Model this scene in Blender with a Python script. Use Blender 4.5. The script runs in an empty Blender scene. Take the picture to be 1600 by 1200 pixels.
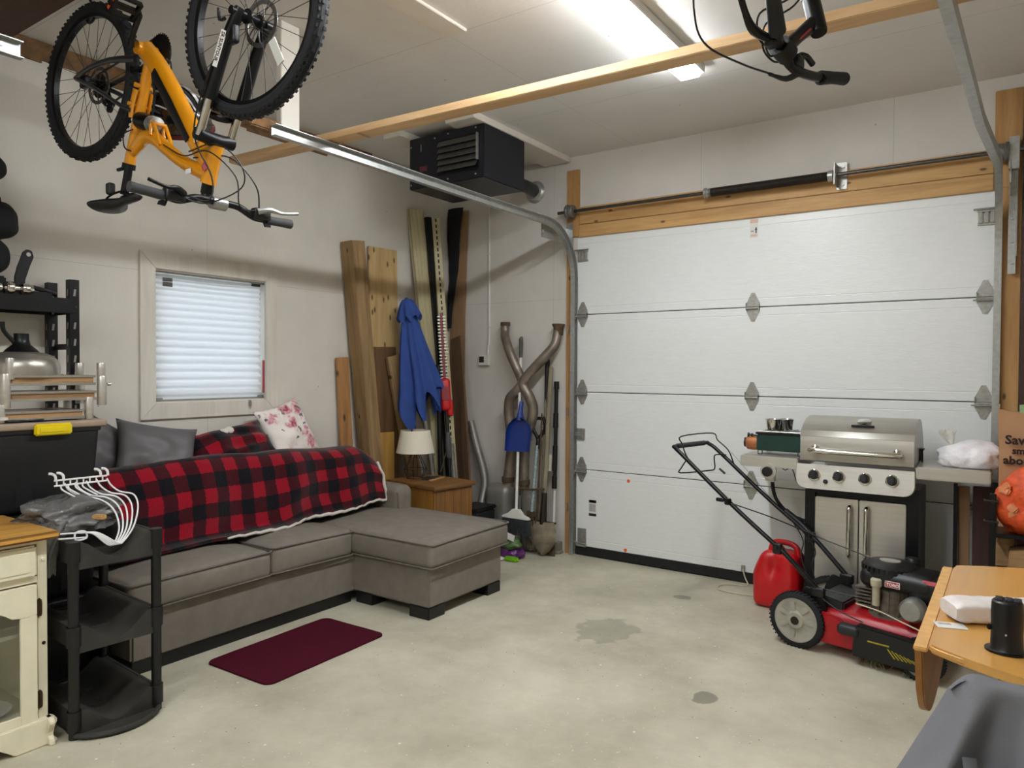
import bpy, bmesh, math, random
from mathutils import Matrix, Vector, Euler, noise as mnoise
random.seed(7)
SC = bpy.context.scene
COL = SC.collection
V = Vector
PI = math.pi

# ------------------------------------------------------------------ camera
cam_data = bpy.data.cameras.new('camera')
cam_data.sensor_width = 36.0
cam_data.lens = 36.0 * 1135.7 / 1600.0
cam_data.clip_start = 0.02
cam = bpy.data.objects.new('camera', cam_data)
COL.objects.link(cam)
_yaw, _pit, _rol = 0.6055, 0.0200, 0.0054
_F = V((-math.sin(_yaw) * math.cos(_pit), math.cos(_yaw) * math.cos(_pit), -math.sin(_pit)))
_R = V((math.cos(_yaw), math.sin(_yaw), 0))
_U = _R.cross(_F)
_R2 = _R * math.cos(_rol) + _U * math.sin(_rol)
_U2 = -_R * math.sin(_rol) + _U * math.cos(_rol)
_m = Matrix((_R2, _U2, -_F)).transposed().to_4x4()
_m.translation = (4.179, -5.029, 1.4665)
cam.matrix_world = _m
SC.camera = cam

# ------------------------------------------------------------------ world, exposure
w = bpy.data.worlds.new('world')
SC.world = w
w.use_nodes = True
w.node_tree.nodes['Background'].inputs[0].default_value = (0.82, 0.90, 1.0, 1)
w.node_tree.nodes['Background'].inputs[1].default_value = 2.4
SC.view_settings.view_transform = 'Standard'
SC.view_settings.look = 'None'
SC.view_settings.exposure = 0.70
SC.view_settings.gamma = 1.0
SC.view_settings.use_curve_mapping = False
LED_STRENGTH = 46.0

# ------------------------------------------------------------------ materials
MATS = {}
def _new(name):
    m = bpy.data.materials.new(name)
    m.use_nodes = True
    nt = m.node_tree
    return m, nt, nt.nodes['Principled BSDF']
def hexc(h):
    h = h.lstrip('#')
    c = [int(h[i:i + 2], 16) / 255 for i in (0, 2, 4)]
    return tuple(((x + 0.055) / 1.055) ** 2.4 if x > 0.04045 else x / 12.92 for x in c) + (1,)
def mat(name, col, rough=0.5, metal=0.0, var=0.12, scale=30.0, bump=0.0, bscale=None, stretch=(1, 1, 1), spec=0.5, coat=0.0, detail=4):
    """Plain procedural material: base colour broken up by noise, optional noise bump."""
    if name in MATS: return MATS[name]
    m, nt, b = _new(name)
    c = hexc(col) if isinstance(col, str) else tuple(col) + ((1,) if len(col) == 3 else ())
    tc = nt.nodes.new('ShaderNodeTexCoord')
    mp = nt.nodes.new('ShaderNodeMapping'); mp.inputs['Scale'].default_value = stretch
    nt.links.new(tc.outputs['Object'], mp.inputs[0])
    n = nt.nodes.new('ShaderNodeTexNoise'); n.inputs['Scale'].default_value = scale; n.inputs['Detail'].default_value = detail
    nt.links.new(mp.outputs[0], n.inputs['Vector'])
    r = nt.nodes.new('ShaderNodeValToRGB')
    r.color_ramp.elements[0].position = 0.3; r.color_ramp.elements[1].position = 0.7
    r.color_ramp.elements[0].color = tuple(max(0, x * (1 - var)) for x in c[:3]) + (1,)
    r.color_ramp.elements[1].color = tuple(min(1, x * (1 + var)) for x in c[:3]) + (1,)
    nt.links.new(n.outputs[0], r.inputs[0]); nt.links.new(r.outputs[0], b.inputs['Base Color'])
    b.inputs['Roughness'].default_value = rough; b.inputs['Metallic'].default_value = metal
    b.inputs['Specular IOR Level'].default_value = spec
    b.inputs['Coat Weight'].default_value = coat
    if bump:
        n2 = nt.nodes.new('ShaderNodeTexNoise'); n2.inputs['Scale'].default_value = bscale or scale; n2.inputs['Detail'].default_value = 5
        nt.links.new(mp.outputs[0], n2.inputs['Vector'])
        bp = nt.nodes.new('ShaderNodeBump'); bp.inputs['Strength'].default_value = bump; bp.inputs['Distance'].default_value = 0.01
        nt.links.new(n2.outputs[0], bp.inputs['Height']); nt.links.new(bp.outputs[0], b.inputs['Normal'])
    MATS[name] = m
    return m
def wood(name, c1, c2, axis='z', rough=0.6, knots=0.0, scale=14.0, planks=0.0, plank_axis='y', kscale=5.0, coat=0.0, flat='y'):
    """Wood grain stretched along one local axis, with optional knots and plank joints."""
    if name in MATS: return MATS[name]
    m, nt, b = _new(name)
    L = nt.links.new
    tc = nt.nodes.new('ShaderNodeTexCoord')
    mp = nt.nodes.new('ShaderNodeMapping')
    s = {'x': (0.09, 1, 1), 'y': (1, 0.09, 1), 'z': (1, 1, 0.09)}[axis]
    mp.inputs['Scale'].default_value = s
    L(tc.outputs['Object'], mp.inputs[0])
    n = nt.nodes.new('ShaderNodeTexNoise'); n.inputs['Scale'].default_value = scale; n.inputs['Detail'].default_value = 6; n.inputs['Distortion'].default_value = 0.6
    L(mp.outputs[0], n.inputs['Vector'])
    r = nt.nodes.new('ShaderNodeValToRGB')
    r.color_ramp.elements[0].position = 0.32; r.color_ramp.elements[1].position = 0.68
    r.color_ramp.elements[0].color = hexc(c1); r.color_ramp.elements[1].color = hexc(c2)
    n2 = nt.nodes.new('ShaderNodeTexNoise'); n2.inputs['Scale'].default_value = scale * 6; n2.inputs['Detail'].default_value = 3
    L(mp.outputs[0], n2.inputs['Vector'])
    ad = nt.nodes.new('ShaderNodeMath'); ad.operation = 'MULTIPLY_ADD'; ad.inputs[1].default_value = 0.35
    sb = nt.nodes.new('ShaderNodeMath'); sb.operation = 'SUBTRACT'; sb.inputs[1].default_value = 0.175
    L(n2.outputs[0], ad.inputs[0]); L(n.outputs[0], ad.inputs[2]); L(ad.outputs[0], sb.inputs[0]); L(sb.outputs[0], r.inputs[0])
    col = r.outputs[0]
    if knots:
        mk = nt.nodes.new('ShaderNodeMapping'); mk.inputs['Scale'].default_value = {'x': (0.45, 1, 1), 'y': (1, 0.45, 1), 'z': (1, 1, 0.45)}[axis]
        L(tc.outputs['Object'], mk.inputs[0])
        sp = nt.nodes.new('ShaderNodeSeparateXYZ'); cb = nt.nodes.new('ShaderNodeCombineXYZ'); L(mk.outputs[0], sp.inputs[0])
        a_, b_ = [i for i in range(3) if i != 'xyz'.index(flat)]
        L(sp.outputs[a_], cb.inputs[0]); L(sp.outputs[b_], cb.inputs[1])
        vo = nt.nodes.new('ShaderNodeTexVoronoi'); vo.voronoi_dimensions = '2D'; vo.inputs['Scale'].default_value = kscale; vo.inputs['Randomness'].default_value = 1.0
        L(cb.outputs[0], vo.inputs['Vector'])
        kr = nt.nodes.new('ShaderNodeValToRGB')
        kr.color_ramp.elements[0].position = knots * 0.45; kr.color_ramp.elements[0].color = (1, 1, 1, 1)
        kr.color_ramp.elements[1].position = knots; kr.color_ramp.elements[1].color = (0, 0, 0, 1)
        L(vo.outputs['Distance'], kr.inputs[0])
        mx = nt.nodes.new('ShaderNodeMix'); mx.data_type = 'RGBA'
        mx.inputs[7].default_value = tuple(x * 0.30 for x in hexc(c1)[:3]) + (1,)
        L(kr.outputs[0], mx.inputs[0]); L(col, mx.inputs[6]); col = mx.outputs[2]
    if planks:
        sx = nt.nodes.new('ShaderNodeSeparateXYZ'); L(tc.outputs['Object'], sx.inputs[0])
        dv = nt.nodes.new('ShaderNodeMath'); dv.operation = 'DIVIDE'; dv.inputs[1].default_value = planks
        L(sx.outputs[{'x': 0, 'y': 1, 'z': 2}[plank_axis]], dv.inputs[0])
        fr = nt.nodes.new('ShaderNodeMath'); fr.operation = 'FRACT'; L(dv.outputs[0], fr.inputs[0])
        lt = nt.nodes.new('ShaderNodeMath'); lt.operation = 'LESS_THAN'; lt.inputs[1].default_value = 0.05; L(fr.outputs[0], lt.inputs[0])
        mx = nt.nodes.new('ShaderNodeMix'); mx.data_type = 'RGBA'; mx.inputs[7].default_value = tuple(x * 0.35 for x in hexc(c1)[:3]) + (1,)
        L(lt.outputs[0], mx.inputs[0]); L(col, mx.inputs[6]); col = mx.outputs[2]
    L(col, b.inputs['Base Color'])
    b.inputs['Roughness'].default_value = rough
    b.inputs['Coat Weight'].default_value = coat
    b.inputs['Coat Roughness'].default_value = 0.15
    bp = nt.nodes.new('ShaderNodeBump'); bp.inputs['Strength'].default_value = 0.12; bp.inputs['Distance'].default_value = 0.004
    L(ad.outputs[0], bp.inputs['Height']); L(bp.outputs[0], b.inputs['Normal'])
    MATS[name] = m
    return m

# ------------------------------------------------------------------ mesh builder
def smooth_path(pts, k=6, closed=False):
    P = [V(p) for p in pts]
    if k <= 1 or len(P) < 3: return P
    n = len(P); out = []
    rng = range(n) if closed else range(n - 1)
    for i in rng:
        p1, p2 = P[i], P[(i + 1) % n]
        p0 = P[(i - 1) % n] if (closed or i > 0) else p1 * 2 - p2
        p3 = P[(i + 2) % n] if (closed or i < n - 2) else p2 * 2 - p1
        for j in range(k):
            t = j / k
            out.append(0.5 * ((2 * p1) + (p2 - p0) * t + (2 * p0 - 5 * p1 + 4 * p2 - p3) * t * t + (3 * p1 - p0 - 3 * p2 + p3) * t ** 3))
    if not closed: out.append(P[-1])
    return out
def aim(p0, p1, roll=0.0):
    """Matrix at p0 whose z axis points to p1."""
    d = (V(p1) - V(p0)).normalized()
    q = d.to_track_quat('Z', 'Y')
    return Matrix.Translation(p0) @ q.to_matrix().to_4x4() @ Matrix.Rotation(roll, 4, 'Z')
def basis(o, x, y):
    x = V(x).normalized(); y = V(y); z = x.cross(y).normalized(); y = z.cross(x)
    m = Matrix((x, y, z)).transposed().to_4x4(); m.translation = o
    return m
class MB:
    def __init__(s):
        s.bm = bmesh.new(); s.uv = s.bm.loops.layers.uv.new('UVMap')
    def _xf(s, vs, M):
        if M is not None:
            for v in vs: v.co = M @ v.co
    def box(s, c, size, bev=0.0, M=None, seg=2):
        r = bmesh.ops.create_cube(s.bm, size=1.0); vs = r['verts']
        for v in vs: v.co = V((v.co.x * size[0] + c[0], v.co.y * size[1] + c[1], v.co.z * size[2] + c[2]))
        if M is not None: s._xf(vs, M)
        if bev:
            es = list({e for v in vs for e in v.link_edges})
            bmesh.ops.bevel(s.bm, geom=es, offset=bev, segments=seg, affect='EDGES', clamp_overlap=True)
        return s
    def bx(s, x0, x1, y0, y1, z0, z1, bev=0.0, M=None, seg=2):
        return s.box(((x0 + x1) / 2, (y0 + y1) / 2, (z0 + z1) / 2), (abs(x1 - x0), abs(y1 - y0), abs(z1 - z0)), bev, M, seg)
    def cyl(s, p0, p1, r0, r1=None, n=16, cap=True):
        r1 = r0 if r1 is None else r1
        M = aim(p0, p1); L = (V(p1) - V(p0)).length
        a = [s.bm.verts.new(M @ V((r0 * math.cos(2 * PI * i / n), r0 * math.sin(2 * PI * i / n), 0))) for i in range(n)]
        b = [s.bm.verts.new(M @ V((r1 * math.cos(2 * PI * i / n), r1 * math.sin(2 * PI * i / n), L))) for i in range(n)]
        for i in range(n): s.bm.faces.new((a[i], a[(i + 1) % n], b[(i + 1) % n], b[i]))
        if cap:
            if r0 > 1e-6: s.bm.faces.new(a[::-1])
            if r1 > 1e-6: s.bm.faces.new(b)
        return s
    def tube(s, pts, r, n=8, k=1, closed=False, flat=None):
        """Swept tube; r a number or list per input point; flat=(a,b) for an elliptical section."""
        P = smooth_path(pts, k, closed)
        m = len(P)
        if isinstance(r, (list, tuple)):
            R = []
            for i in range(m):
                t = i / max(1, (m if closed else m - 1)) * (len(r) - (0 if closed else 1)); j = min(int(t), len(r) - 1); f = t - j
                R.append(r[j] * (1 - f) + r[(j + 1) % len(r) if closed else min(j + 1, len(r) - 1)] * f)
        else: R = [r] * m
        rings = []; nrm = None
        for i in range(m):
            a = P[(i - 1) % m] if (closed or i > 0) else P[i]; b = P[(i + 1) % m] if (closed or i < m - 1) else P[i]
            t = (b - a)
            t = t.normalized() if t.length > 1e-9 else V((0, 0, 1))
            if nrm is None:
                nrm = t.orthogonal().normalized() if abs(t.z) > 0.95 else V((0, 0, 1)).cross(t).normalized()
            nrm = (nrm - t * nrm.dot(t)); nrm = nrm.normalized() if nrm.length > 1e-6 else t.orthogonal().normalized()
            bn = t.cross(nrm)
            fa, fb = flat or (1, 1)
            rings.append([s.bm.verts.new(P[i] + nrm * (R[i] * fa * math.cos(2 * PI * j / n)) + bn * (R[i] * fb * math.sin(2 * PI * j / n))) for j in range(n)])
        for i in range(m if closed else m - 1):
            a, b = rings[i], rings[(i + 1) % m]
            for j in range(n):
                try: s.bm.faces.new((a[j], a[(j + 1) % n], b[(j + 1) % n], b[j]))
                except ValueError: pass
        if not closed:
            s.bm.faces.new(rings[0][::-1]); s.bm.faces.new(rings[-1])
        return s
    def lathe(s, prof, M=None, n=24, cap=True, sx=1.0, sy=1.0):
        M = M or Matrix.Identity(4); rings = []
        for r, z in prof:
            if r < 1e-6: rings.append([s.bm.verts.new(M @ V((0, 0, z)))])
            else: rings.append([s.bm.verts.new(M @ V((r * sx * math.cos(2 * PI * i / n), r * sy * math.sin(2 * PI * i / n), z))) for i in range(n)])
        for a, b in zip(rings, rings[1:]):
            for i in range(n):
                j = (i + 1) % n
                if len(a) == 1 and len(b) == 1: break
                if len(a) == 1: s.bm.faces.new((a[0], b[j], b[i]))
                elif len(b) == 1: s.bm.faces.new((a[i], a[j], b[0]))
                else: s.bm.faces.new((a[i], a[j], b[j], b[i]))
        if cap:
            if len(rings[0]) > 1: s.bm.faces.new(rings[0][::-1])
            if len(rings[-1]) > 1: s.bm.faces.new(rings[-1])
        return s
    def prism(s, poly, h, M=None, bev=0.0, seg=2):
        M = M or Matrix.Identity(4)
        a = [s.bm.verts.new(M @ V((p[0], p[1], 0))) for p in poly]; b = [s.bm.verts.new(M @ V((p[0], p[1], h))) for p in poly]
        n = len(poly); fs = [s.bm.faces.new(a[::-1]), s.bm.faces.new(b)]
        for i in range(n): fs.append(s.bm.faces.new((a[i], a[(i + 1) % n], b[(i + 1) % n], b[i])))
        if bev:
            es = [e for e in {e for v in a + b for e in v.link_edges}]
            bmesh.ops.bevel(s.bm, geom=es, offset=bev, segments=seg, affect='EDGES', clamp_overlap=True)
        return s
    def ball(s, c, r, n=16, M=None, cut=None):
        rx, ry, rz = (r, r, r) if not isinstance(r, (tuple, list)) else r
        q = bmesh.ops.create_uvsphere(s.bm, u_segments=n, v_segments=max(6, n * 2 // 3), radius=1.0)
        for v in q['verts']:
            v.co = V((v.co.x * rx + c[0], v.co.y * ry + c[1], v.co.z * rz + c[2]))
            if M is not None: v.co = M @ v.co
        return s
    def rbox(s, c, size, r, n=10, puff=0.0, side=0.0, M=None, fn=None):
        """Soft cushion-like box: rounded edges radius r, top bulge puff, side bulge."""
        hx, hy, hz = [d / 2 for d in size]
        grid = {}
        def vert(p):
            key = tuple(round(x, 5) for x in p)
            if key in grid: return grid[key]
            q = V((p[0] * hx, p[1] * hy, p[2] * hz))
            cl = V((max(-hx + r, min(hx - r, q.x)), max(-hy + r, min(hy - r, q.y)), max(-hz + r, min(hz - r, q.z))))
            d = q - cl
            if d.length > 1e-9: q = cl + d.normalized() * r
            if puff: q.z += puff * (1 - p[0] ** 2) * (1 - p[1] ** 2) * (1 if p[2] > 0 else 0.0) * max(0, p[2])
            if side:
                e = (1 - p[2] ** 2)
                q.x += side * p[0] * e * (1 - p[1] ** 2) * abs(p[0]); q.y += side * p[1] * e * (1 - p[0] ** 2) * abs(p[1])
            q = q + V(c)
            if fn: q = fn(q)
            if M is not None: q = M @ q
            grid[key] = s.bm.verts.new(q); return grid[key]
        def ax(h):
            # denser samples near the rounded edge
            a = max(0.02, min(0.45, r / h)); k = max(2, n)
            t = [-1, -1 + a * 0.3, -1 + a * 0.65, -1 + a] + [-1 + a + (2 - 2 * a) * i / k for i in range(1, k)] + [1 - a, 1 - a * 0.65, 1 - a * 0.3, 1]
            return t
        X, Y, Z = ax(hx), ax(hy), ax(hz)
        for (A, B, f) in ((X, Y, lambda a, b, w: (a, b, w)), (Y, Z, lambda a, b, w: (w, a, b)), (Z, X, lambda a, b, w: (b, w, a))):
            for w_ in (-1, 1):
                for i in range(len(A) - 1):
                    for j in range(len(B) - 1):
                        vs = [vert(f(A[i], B[j], w_)), vert(f(A[i + 1], B[j], w_)), vert(f(A[i + 1], B[j + 1], w_)), vert(f(A[i], B[j + 1], w_))]
                        if w_ < 0: vs = vs[::-1]
                        if len(set(vs)) == 4:
                            try: s.bm.faces.new(vs)
                            except ValueError: pass
        return s
    def surf(s, fn, nu, nv, uvs=(1, 1), thick=0.0, closeu=False):
        g = [[s.bm.verts.new(fn(i / nu, j / nv)) for j in range(nv + 1)] for i in range(nu if closeu else nu + 1)]
        fs = []
        for i in range(nu):
            for j in range(nv):
                i2 = (i + 1) % len(g)
                f = s.bm.faces.new((g[i][j], g[i2][j], g[i2][j + 1], g[i][j + 1])); fs.append(f)
                for l, (a, b) in zip(f.loops, ((i, j), (i + 1, j), (i + 1, j + 1), (i, j + 1))): l[s.uv].uv = (a / nu * uvs[0], b / nv * uvs[1])
        if thick:
            bmesh.ops.recalc_face_normals(s.bm, faces=fs)
            bmesh.ops.solidify(s.bm, geom=fs, thickness=thick)
        return s
    def xf(s, M):
        for v in s.bm.verts: v.co = M @ v.co
        return s
WM = {}
def _link(name, data):
    o = bpy.data.objects.new(name, data); COL.objects.link(o); return o
def tag(o, label=None, cat=None, group=None, kind=None):
    if label: o['label'] = label
    if cat: o['category'] = cat
    if group: o['group'] = group
    if kind: o['kind'] = kind
    return o
def thing(name, label, cat, loc=(0, 0, 0), rz=0.0, group=None):
    """Empty at a thing's base which parents its parts."""
    o = _link(name, None); o.empty_display_size = 0.05
    o.location = loc; o.rotation_euler = (0, 0, rz)
    WM[o] = Matrix.Translation(loc) @ Matrix.Rotation(rz, 4, 'Z')
    return tag(o, label, cat, group)
def mesh_of(name, mb, m, smooth=40):
    bm = mb.bm
    bmesh.ops.remove_doubles(bm, verts=bm.verts, dist=1e-6)
    bmesh.ops.recalc_face_normals(bm, faces=bm.faces)
    me = bpy.data.meshes.new(name); bm.to_mesh(me); bm.free()
    if smooth:
        me.polygons.foreach_set('use_smooth', [True] * len(me.polygons))
        me.set_sharp_from_angle(angle=math.radians(smooth))
    me.materials.append(m)
    return me
def part(name, mb, m, parent, world=False, smooth=40, label=None, kind=None):
    """A part: one mesh under its thing (or under another part). world=True: mb was built in room coordinates."""
    P = WM[parent]
    if world: mb.xf(P.inverted())
    o = _link(name, mesh_of(name, mb, m, smooth)); o.parent = parent; WM[o] = P
    return tag(o, label, None, None, kind)
def solo(name, mb, m, label, cat, base=None, group=None, kind=None, smooth=40):
    """A thing that is one mesh, built in room coordinates; origin moved to its base."""
    if base is None:
        vs = [v.co for v in mb.bm.verts]; z0 = min(v.z for v in vs)
        base = V((sum(v.x for v in vs) / len(vs), sum(v.y for v in vs) / len(vs), z0))
    T = Matrix.Translation(base)
    mb.xf(T.inverted())
    o = _link(name, mesh_of(name, mb, m, smooth)); o.location = base; WM[o] = T
    return tag(o, label, cat, group, kind)
def struct(name, mb, m, parent=None, label=None, smooth=40, cat=None):
    o = _link(name, mesh_of(name, mb, m, smooth)); WM[o] = Matrix.Identity(4)
    if parent: o.parent = parent; WM[o] = WM[parent]
    else: o['kind'] = 'structure'
    return tag(o, label, cat)
def copy_tree(o, parent=None):
    c = o.copy(); COL.objects.link(c); WM[c] = WM.get(o)
    if parent: c.parent = parent
    for ch in list(o.children): copy_tree(ch, c)
    return c
def text_part(name, body, size, M, m, parent, world=True, depth=0.0006, label=None, bold=0.0, spacing=1.0, align='LEFT'):
    cu = bpy.data.curves.new(name, 'FONT'); cu.body = body; cu.size = size; cu.extrude = depth; cu.offset = bold; cu.space_character = spacing
    cu.resolution_u = 2; cu.align_x = align
    t = _link(name, cu)
    dg = bpy.context.evaluated_depsgraph_get(); dg.update()
    me = bpy.data.meshes.new_from_object(t.evaluated_get(dg))
    bpy.data.objects.remove(t); bpy.data.curves.remove(cu)
    me.transform((WM[parent].inverted() @ M) if world else M); me.materials.clear(); me.materials.append(m); me.name = name
    o = _link(name, me); o.parent = parent; WM[o] = WM[parent]
    return tag(o, label)
def board(mb, p0, p1, wd, wdir, th, bev=0.003):
    """Plank from p0 to p1, width wd along wdir, thickness th."""
    p0, p1 = V(p0), V(p1); z = (p1 - p0).normalized(); x = V(wdir); x = (x - z * x.dot(z)).normalized(); y = z.cross(x)
    M = Matrix((x, y, z)).transposed().to_4x4(); M.translation = p0
    mb.bx(-wd / 2, wd / 2, -th / 2, th / 2, 0, (p1 - p0).length, bev, M)
    return mb
def rrect(x0, x1, y0, y1, r, k=5):
    pts = []
    for cx, cy, a0 in ((x1 - r, y1 - r, 0), (x0 + r, y1 - r, PI / 2), (x0 + r, y0 + r, PI), (x1 - r, y0 + r, 1.5 * PI)):
        for i in range(k + 1): a = a0 + PI / 2 * i / k; pts.append((cx + r * math.cos(a), cy + r * math.sin(a)))
    return pts
def fnoise(x, y, z=0.0): return mnoise.noise(V((x, y, z)))

# ------------------------------------------------------------------ special materials
def wall_mat(name, col, ax=None, period=1.22, off=0.0, zline=None, var=0.05, axis2=None):
    m, nt, b = _new(name); L = nt.links.new
    tc = nt.nodes.new('ShaderNodeTexCoord')
    n = nt.nodes.new('ShaderNodeTexNoise'); n.inputs['Scale'].default_value = 3.0; n.inputs['Detail'].default_value = 8; n.inputs['Roughness'].default_value = 0.65
    L(tc.outputs['Object'], n.inputs['Vector'])
    r = nt.nodes.new('ShaderNodeValToRGB'); c = hexc(col)
    r.color_ramp.elements[0].position = 0.3; r.color_ramp.elements[1].position = 0.7
    r.color_ramp.elements[0].color = tuple(x * (1 - var) for x in c[:3]) + (1,); r.color_ramp.elements[1].color = tuple(min(1, x * (1 + var)) for x in c[:3]) + (1,)
    L(n.outputs[0], r.inputs[0]); colr = r.outputs[0]
    sx = nt.nodes.new('ShaderNodeSeparateXYZ'); L(tc.outputs['Object'], sx.inputs[0])
    def line(sock, per, o, wdt, colr):
        a = nt.nodes.new('ShaderNodeMath'); a.operation = 'MULTIPLY_ADD'; a.inputs[1].default_value = 1 / per; a.inputs[2].default_value = -o / per; L(sock, a.inputs[0])
        f = nt.nodes.new('ShaderNodeMath'); f.operation = 'FRACT'; L(a.outputs[0], f.inputs[0])
        g = nt.nodes.new('ShaderNodeMath'); g.operation = 'LESS_THAN'; g.inputs[1].default_value = wdt / per; L(f.outputs[0], g.inputs[0])
        mx = nt.nodes.new('ShaderNodeMix'); mx.data_type = 'RGBA'; mx.inputs[7].default_value = tuple(x * 0.55 for x in c[:3]) + (1,)
        sc = nt.nodes.new('ShaderNodeMath'); sc.operation = 'MULTIPLY'; sc.inputs[1].default_value = 0.6; L(g.outputs[0], sc.inputs[0])
        L(sc.outputs[0], mx.inputs[0]); L(colr, mx.inputs[6]); return mx.outputs[2]
    if ax is not None: colr = line(sx.outputs[ax], period, off, 0.003, colr)
    if zline is not None: colr = line(sx.outputs[2], 2.44, zline, 0.003, colr)
    if axis2 is not None: colr = line(sx.outputs[axis2[0]], axis2[1], axis2[2], 0.004, colr)
    # scattered small dark nicks and nail heads
    vo = nt.nodes.new('ShaderNodeTexVoronoi'); vo.inputs['Scale'].default_value = 6.5; L(tc.outputs['Object'], vo.inputs['Vector'])
    lt = nt.nodes.new('ShaderNodeMath'); lt.operation = 'LESS_THAN'; lt.inputs[1].default_value = 0.035; L(vo.outputs['Distance'], lt.inputs[0])
    mx = nt.nodes.new('ShaderNodeMix'); mx.data_type = 'RGBA'; mx.inputs[7].default_value = tuple(x * 0.55 for x in c[:3]) + (1,)
    L(lt.outputs[0], mx.inputs[0]); L(colr, mx.inputs[6]); L(mx.outputs[2], b.inputs['Base Color'])
    b.inputs['Roughness'].default_value = 0.75; b.inputs['Specular IOR Level'].default_value = 0.3
    n3 = nt.nodes.new('ShaderNodeTexNoise'); n3.inputs['Scale'].default_value = 60; n3.inputs['Detail'].default_value = 4
    mp = nt.nodes.new('ShaderNodeMapping'); mp.inputs['Scale'].default_value = (1, 1, 0.4); L(tc.outputs['Object'], mp.inputs[0]); L(mp.outputs[0], n3.inputs['Vector'])
    bp = nt.nodes.new('ShaderNodeBump'); bp.inputs['Strength'].default_value = 0.18; bp.inputs['Distance'].default_value = 0.006
    L(n3.outputs[0], bp.inputs['Height']); L(bp.outputs[0], b.inputs['Normal'])
    return m
M_WALL_L = wall_mat('painted_board_left', '#d8d2c8', 1, 2.44, -2.36, 2.03)
M_WALL_D = wall_mat('painted_board_door', '#d5d0c9', 0, 1.22, 0.04 + 1.06, 2.03)
M_CEIL = wall_mat('painted_ceiling', '#dedbd7', 0, 2.44, 1.80, None, 0.03, (1, 1.22, -2.17))
M_WALL_P = wall_mat('painted_board_plain', '#cfc9bf', None)

def floor_mat():
    m, nt, b = _new('concrete_floor'); L = nt.links.new
    tc = nt.nodes.new('ShaderNodeTexCoord')
    n = nt.nodes.new('ShaderNodeTexNoise'); n.inputs['Scale'].default_value = 1.6; n.inputs['Detail'].default_value = 10; n.inputs['Roughness'].default_value = 0.68
    L(tc.outputs['Object'], n.inputs['Vector'])
    r = nt.nodes.new('ShaderNodeValToRGB')
    r.color_ramp.elements[0].position = 0.34; r.color_ramp.elements[1].position = 0.66
    r.color_ramp.elements[0].color = hexc('#aaa48f'); r.color_ramp.elements[1].color = hexc('#cdc7b2')
    L(n.outputs[0], r.inputs[0]); colr = r.outputs[0]
    # light aggregate specks
    for sc_, th, cc in ((9.0, 0.05, '#dedccf'), (23.0, 0.07, '#d8d3c2'), (15.0, 0.05, '#77715f')):
        vo = nt.nodes.new('ShaderNodeTexVoronoi'); vo.inputs['Scale'].default_value = sc_; L(tc.outputs['Object'], vo.inputs['Vector'])
        lt = nt.nodes.new('ShaderNodeMath'); lt.operation = 'LESS_THAN'; lt.inputs[1].default_value = th; L(vo.outputs['Distance'], lt.inputs[0])
        mx = nt.nodes.new('ShaderNodeMix'); mx.data_type = 'RGBA'; mx.inputs[7].default_value = hexc(cc)
        L(lt.outputs[0], mx.inputs[0]); L(colr, mx.inputs[6]); colr = mx.outputs[2]
    # dark damp stains with their own ragged outlines
    nz = nt.nodes.new('ShaderNodeTexNoise'); nz.inputs['Scale'].default_value = 9.0; nz.inputs['Detail'].default_value = 5; L(tc.outputs['Object'], nz.inputs['Vector'])
    for (sx_, sy_, rx, ry, am) in ((2.30, -1.38, 0.21, 0.24, 0.32), (2.44, -0.55, 0.075, 0.055, 0.45), (3.06, -1.87, 0.065, 0.085, 0.55)):
        mp = nt.nodes.new('ShaderNodeMapping'); mp.inputs['Location'].default_value = (-sx_ / rx, -sy_ / ry, 0); mp.inputs['Scale'].default_value = (1 / rx, 1 / ry, 0)
        L(tc.outputs['Object'], mp.inputs[0])
        ln = nt.nodes.new('ShaderNodeVectorMath'); ln.operation = 'LENGTH'; L(mp.outputs[0], ln.inputs[0])
        ad = nt.nodes.new('ShaderNodeMath'); ad.operation = 'MULTIPLY_ADD'; ad.inputs[1].default_value = 1.3; L(nz.outputs[0], ad.inputs[0]); L(ln.outputs['Value'], ad.inputs[2])
        rm = nt.nodes.new('ShaderNodeMapRange'); rm.inputs[1].default_value = 1.5; rm.inputs[2].default_value = 1.38; rm.inputs[3].default_value = 0; rm.inputs[4].default_value = am
        L(ad.outputs[0], rm.inputs[0])
        mx = nt.nodes.new('ShaderNodeMix'); mx.data_type = 'RGBA'; mx.inputs[7].default_value = hexc('#4c4a40')
        L(rm.outputs[0], mx.inputs[0]); L(colr, mx.inputs[6]); colr = mx.outputs[2]
    L(colr, b.inputs['Base Color']); b.inputs['Roughness'].default_value = 0.62; b.inputs['Specular IOR Level'].default_value = 0.35
    bp = nt.nodes.new('ShaderNodeBump'); bp.inputs['Strength'].default_value = 0.15; bp.inputs['Distance'].default_value = 0.01
    L(n.outputs[0], bp.inputs['Height']); L(bp.outputs[0], b.inputs['Normal'])
    return m
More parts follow.
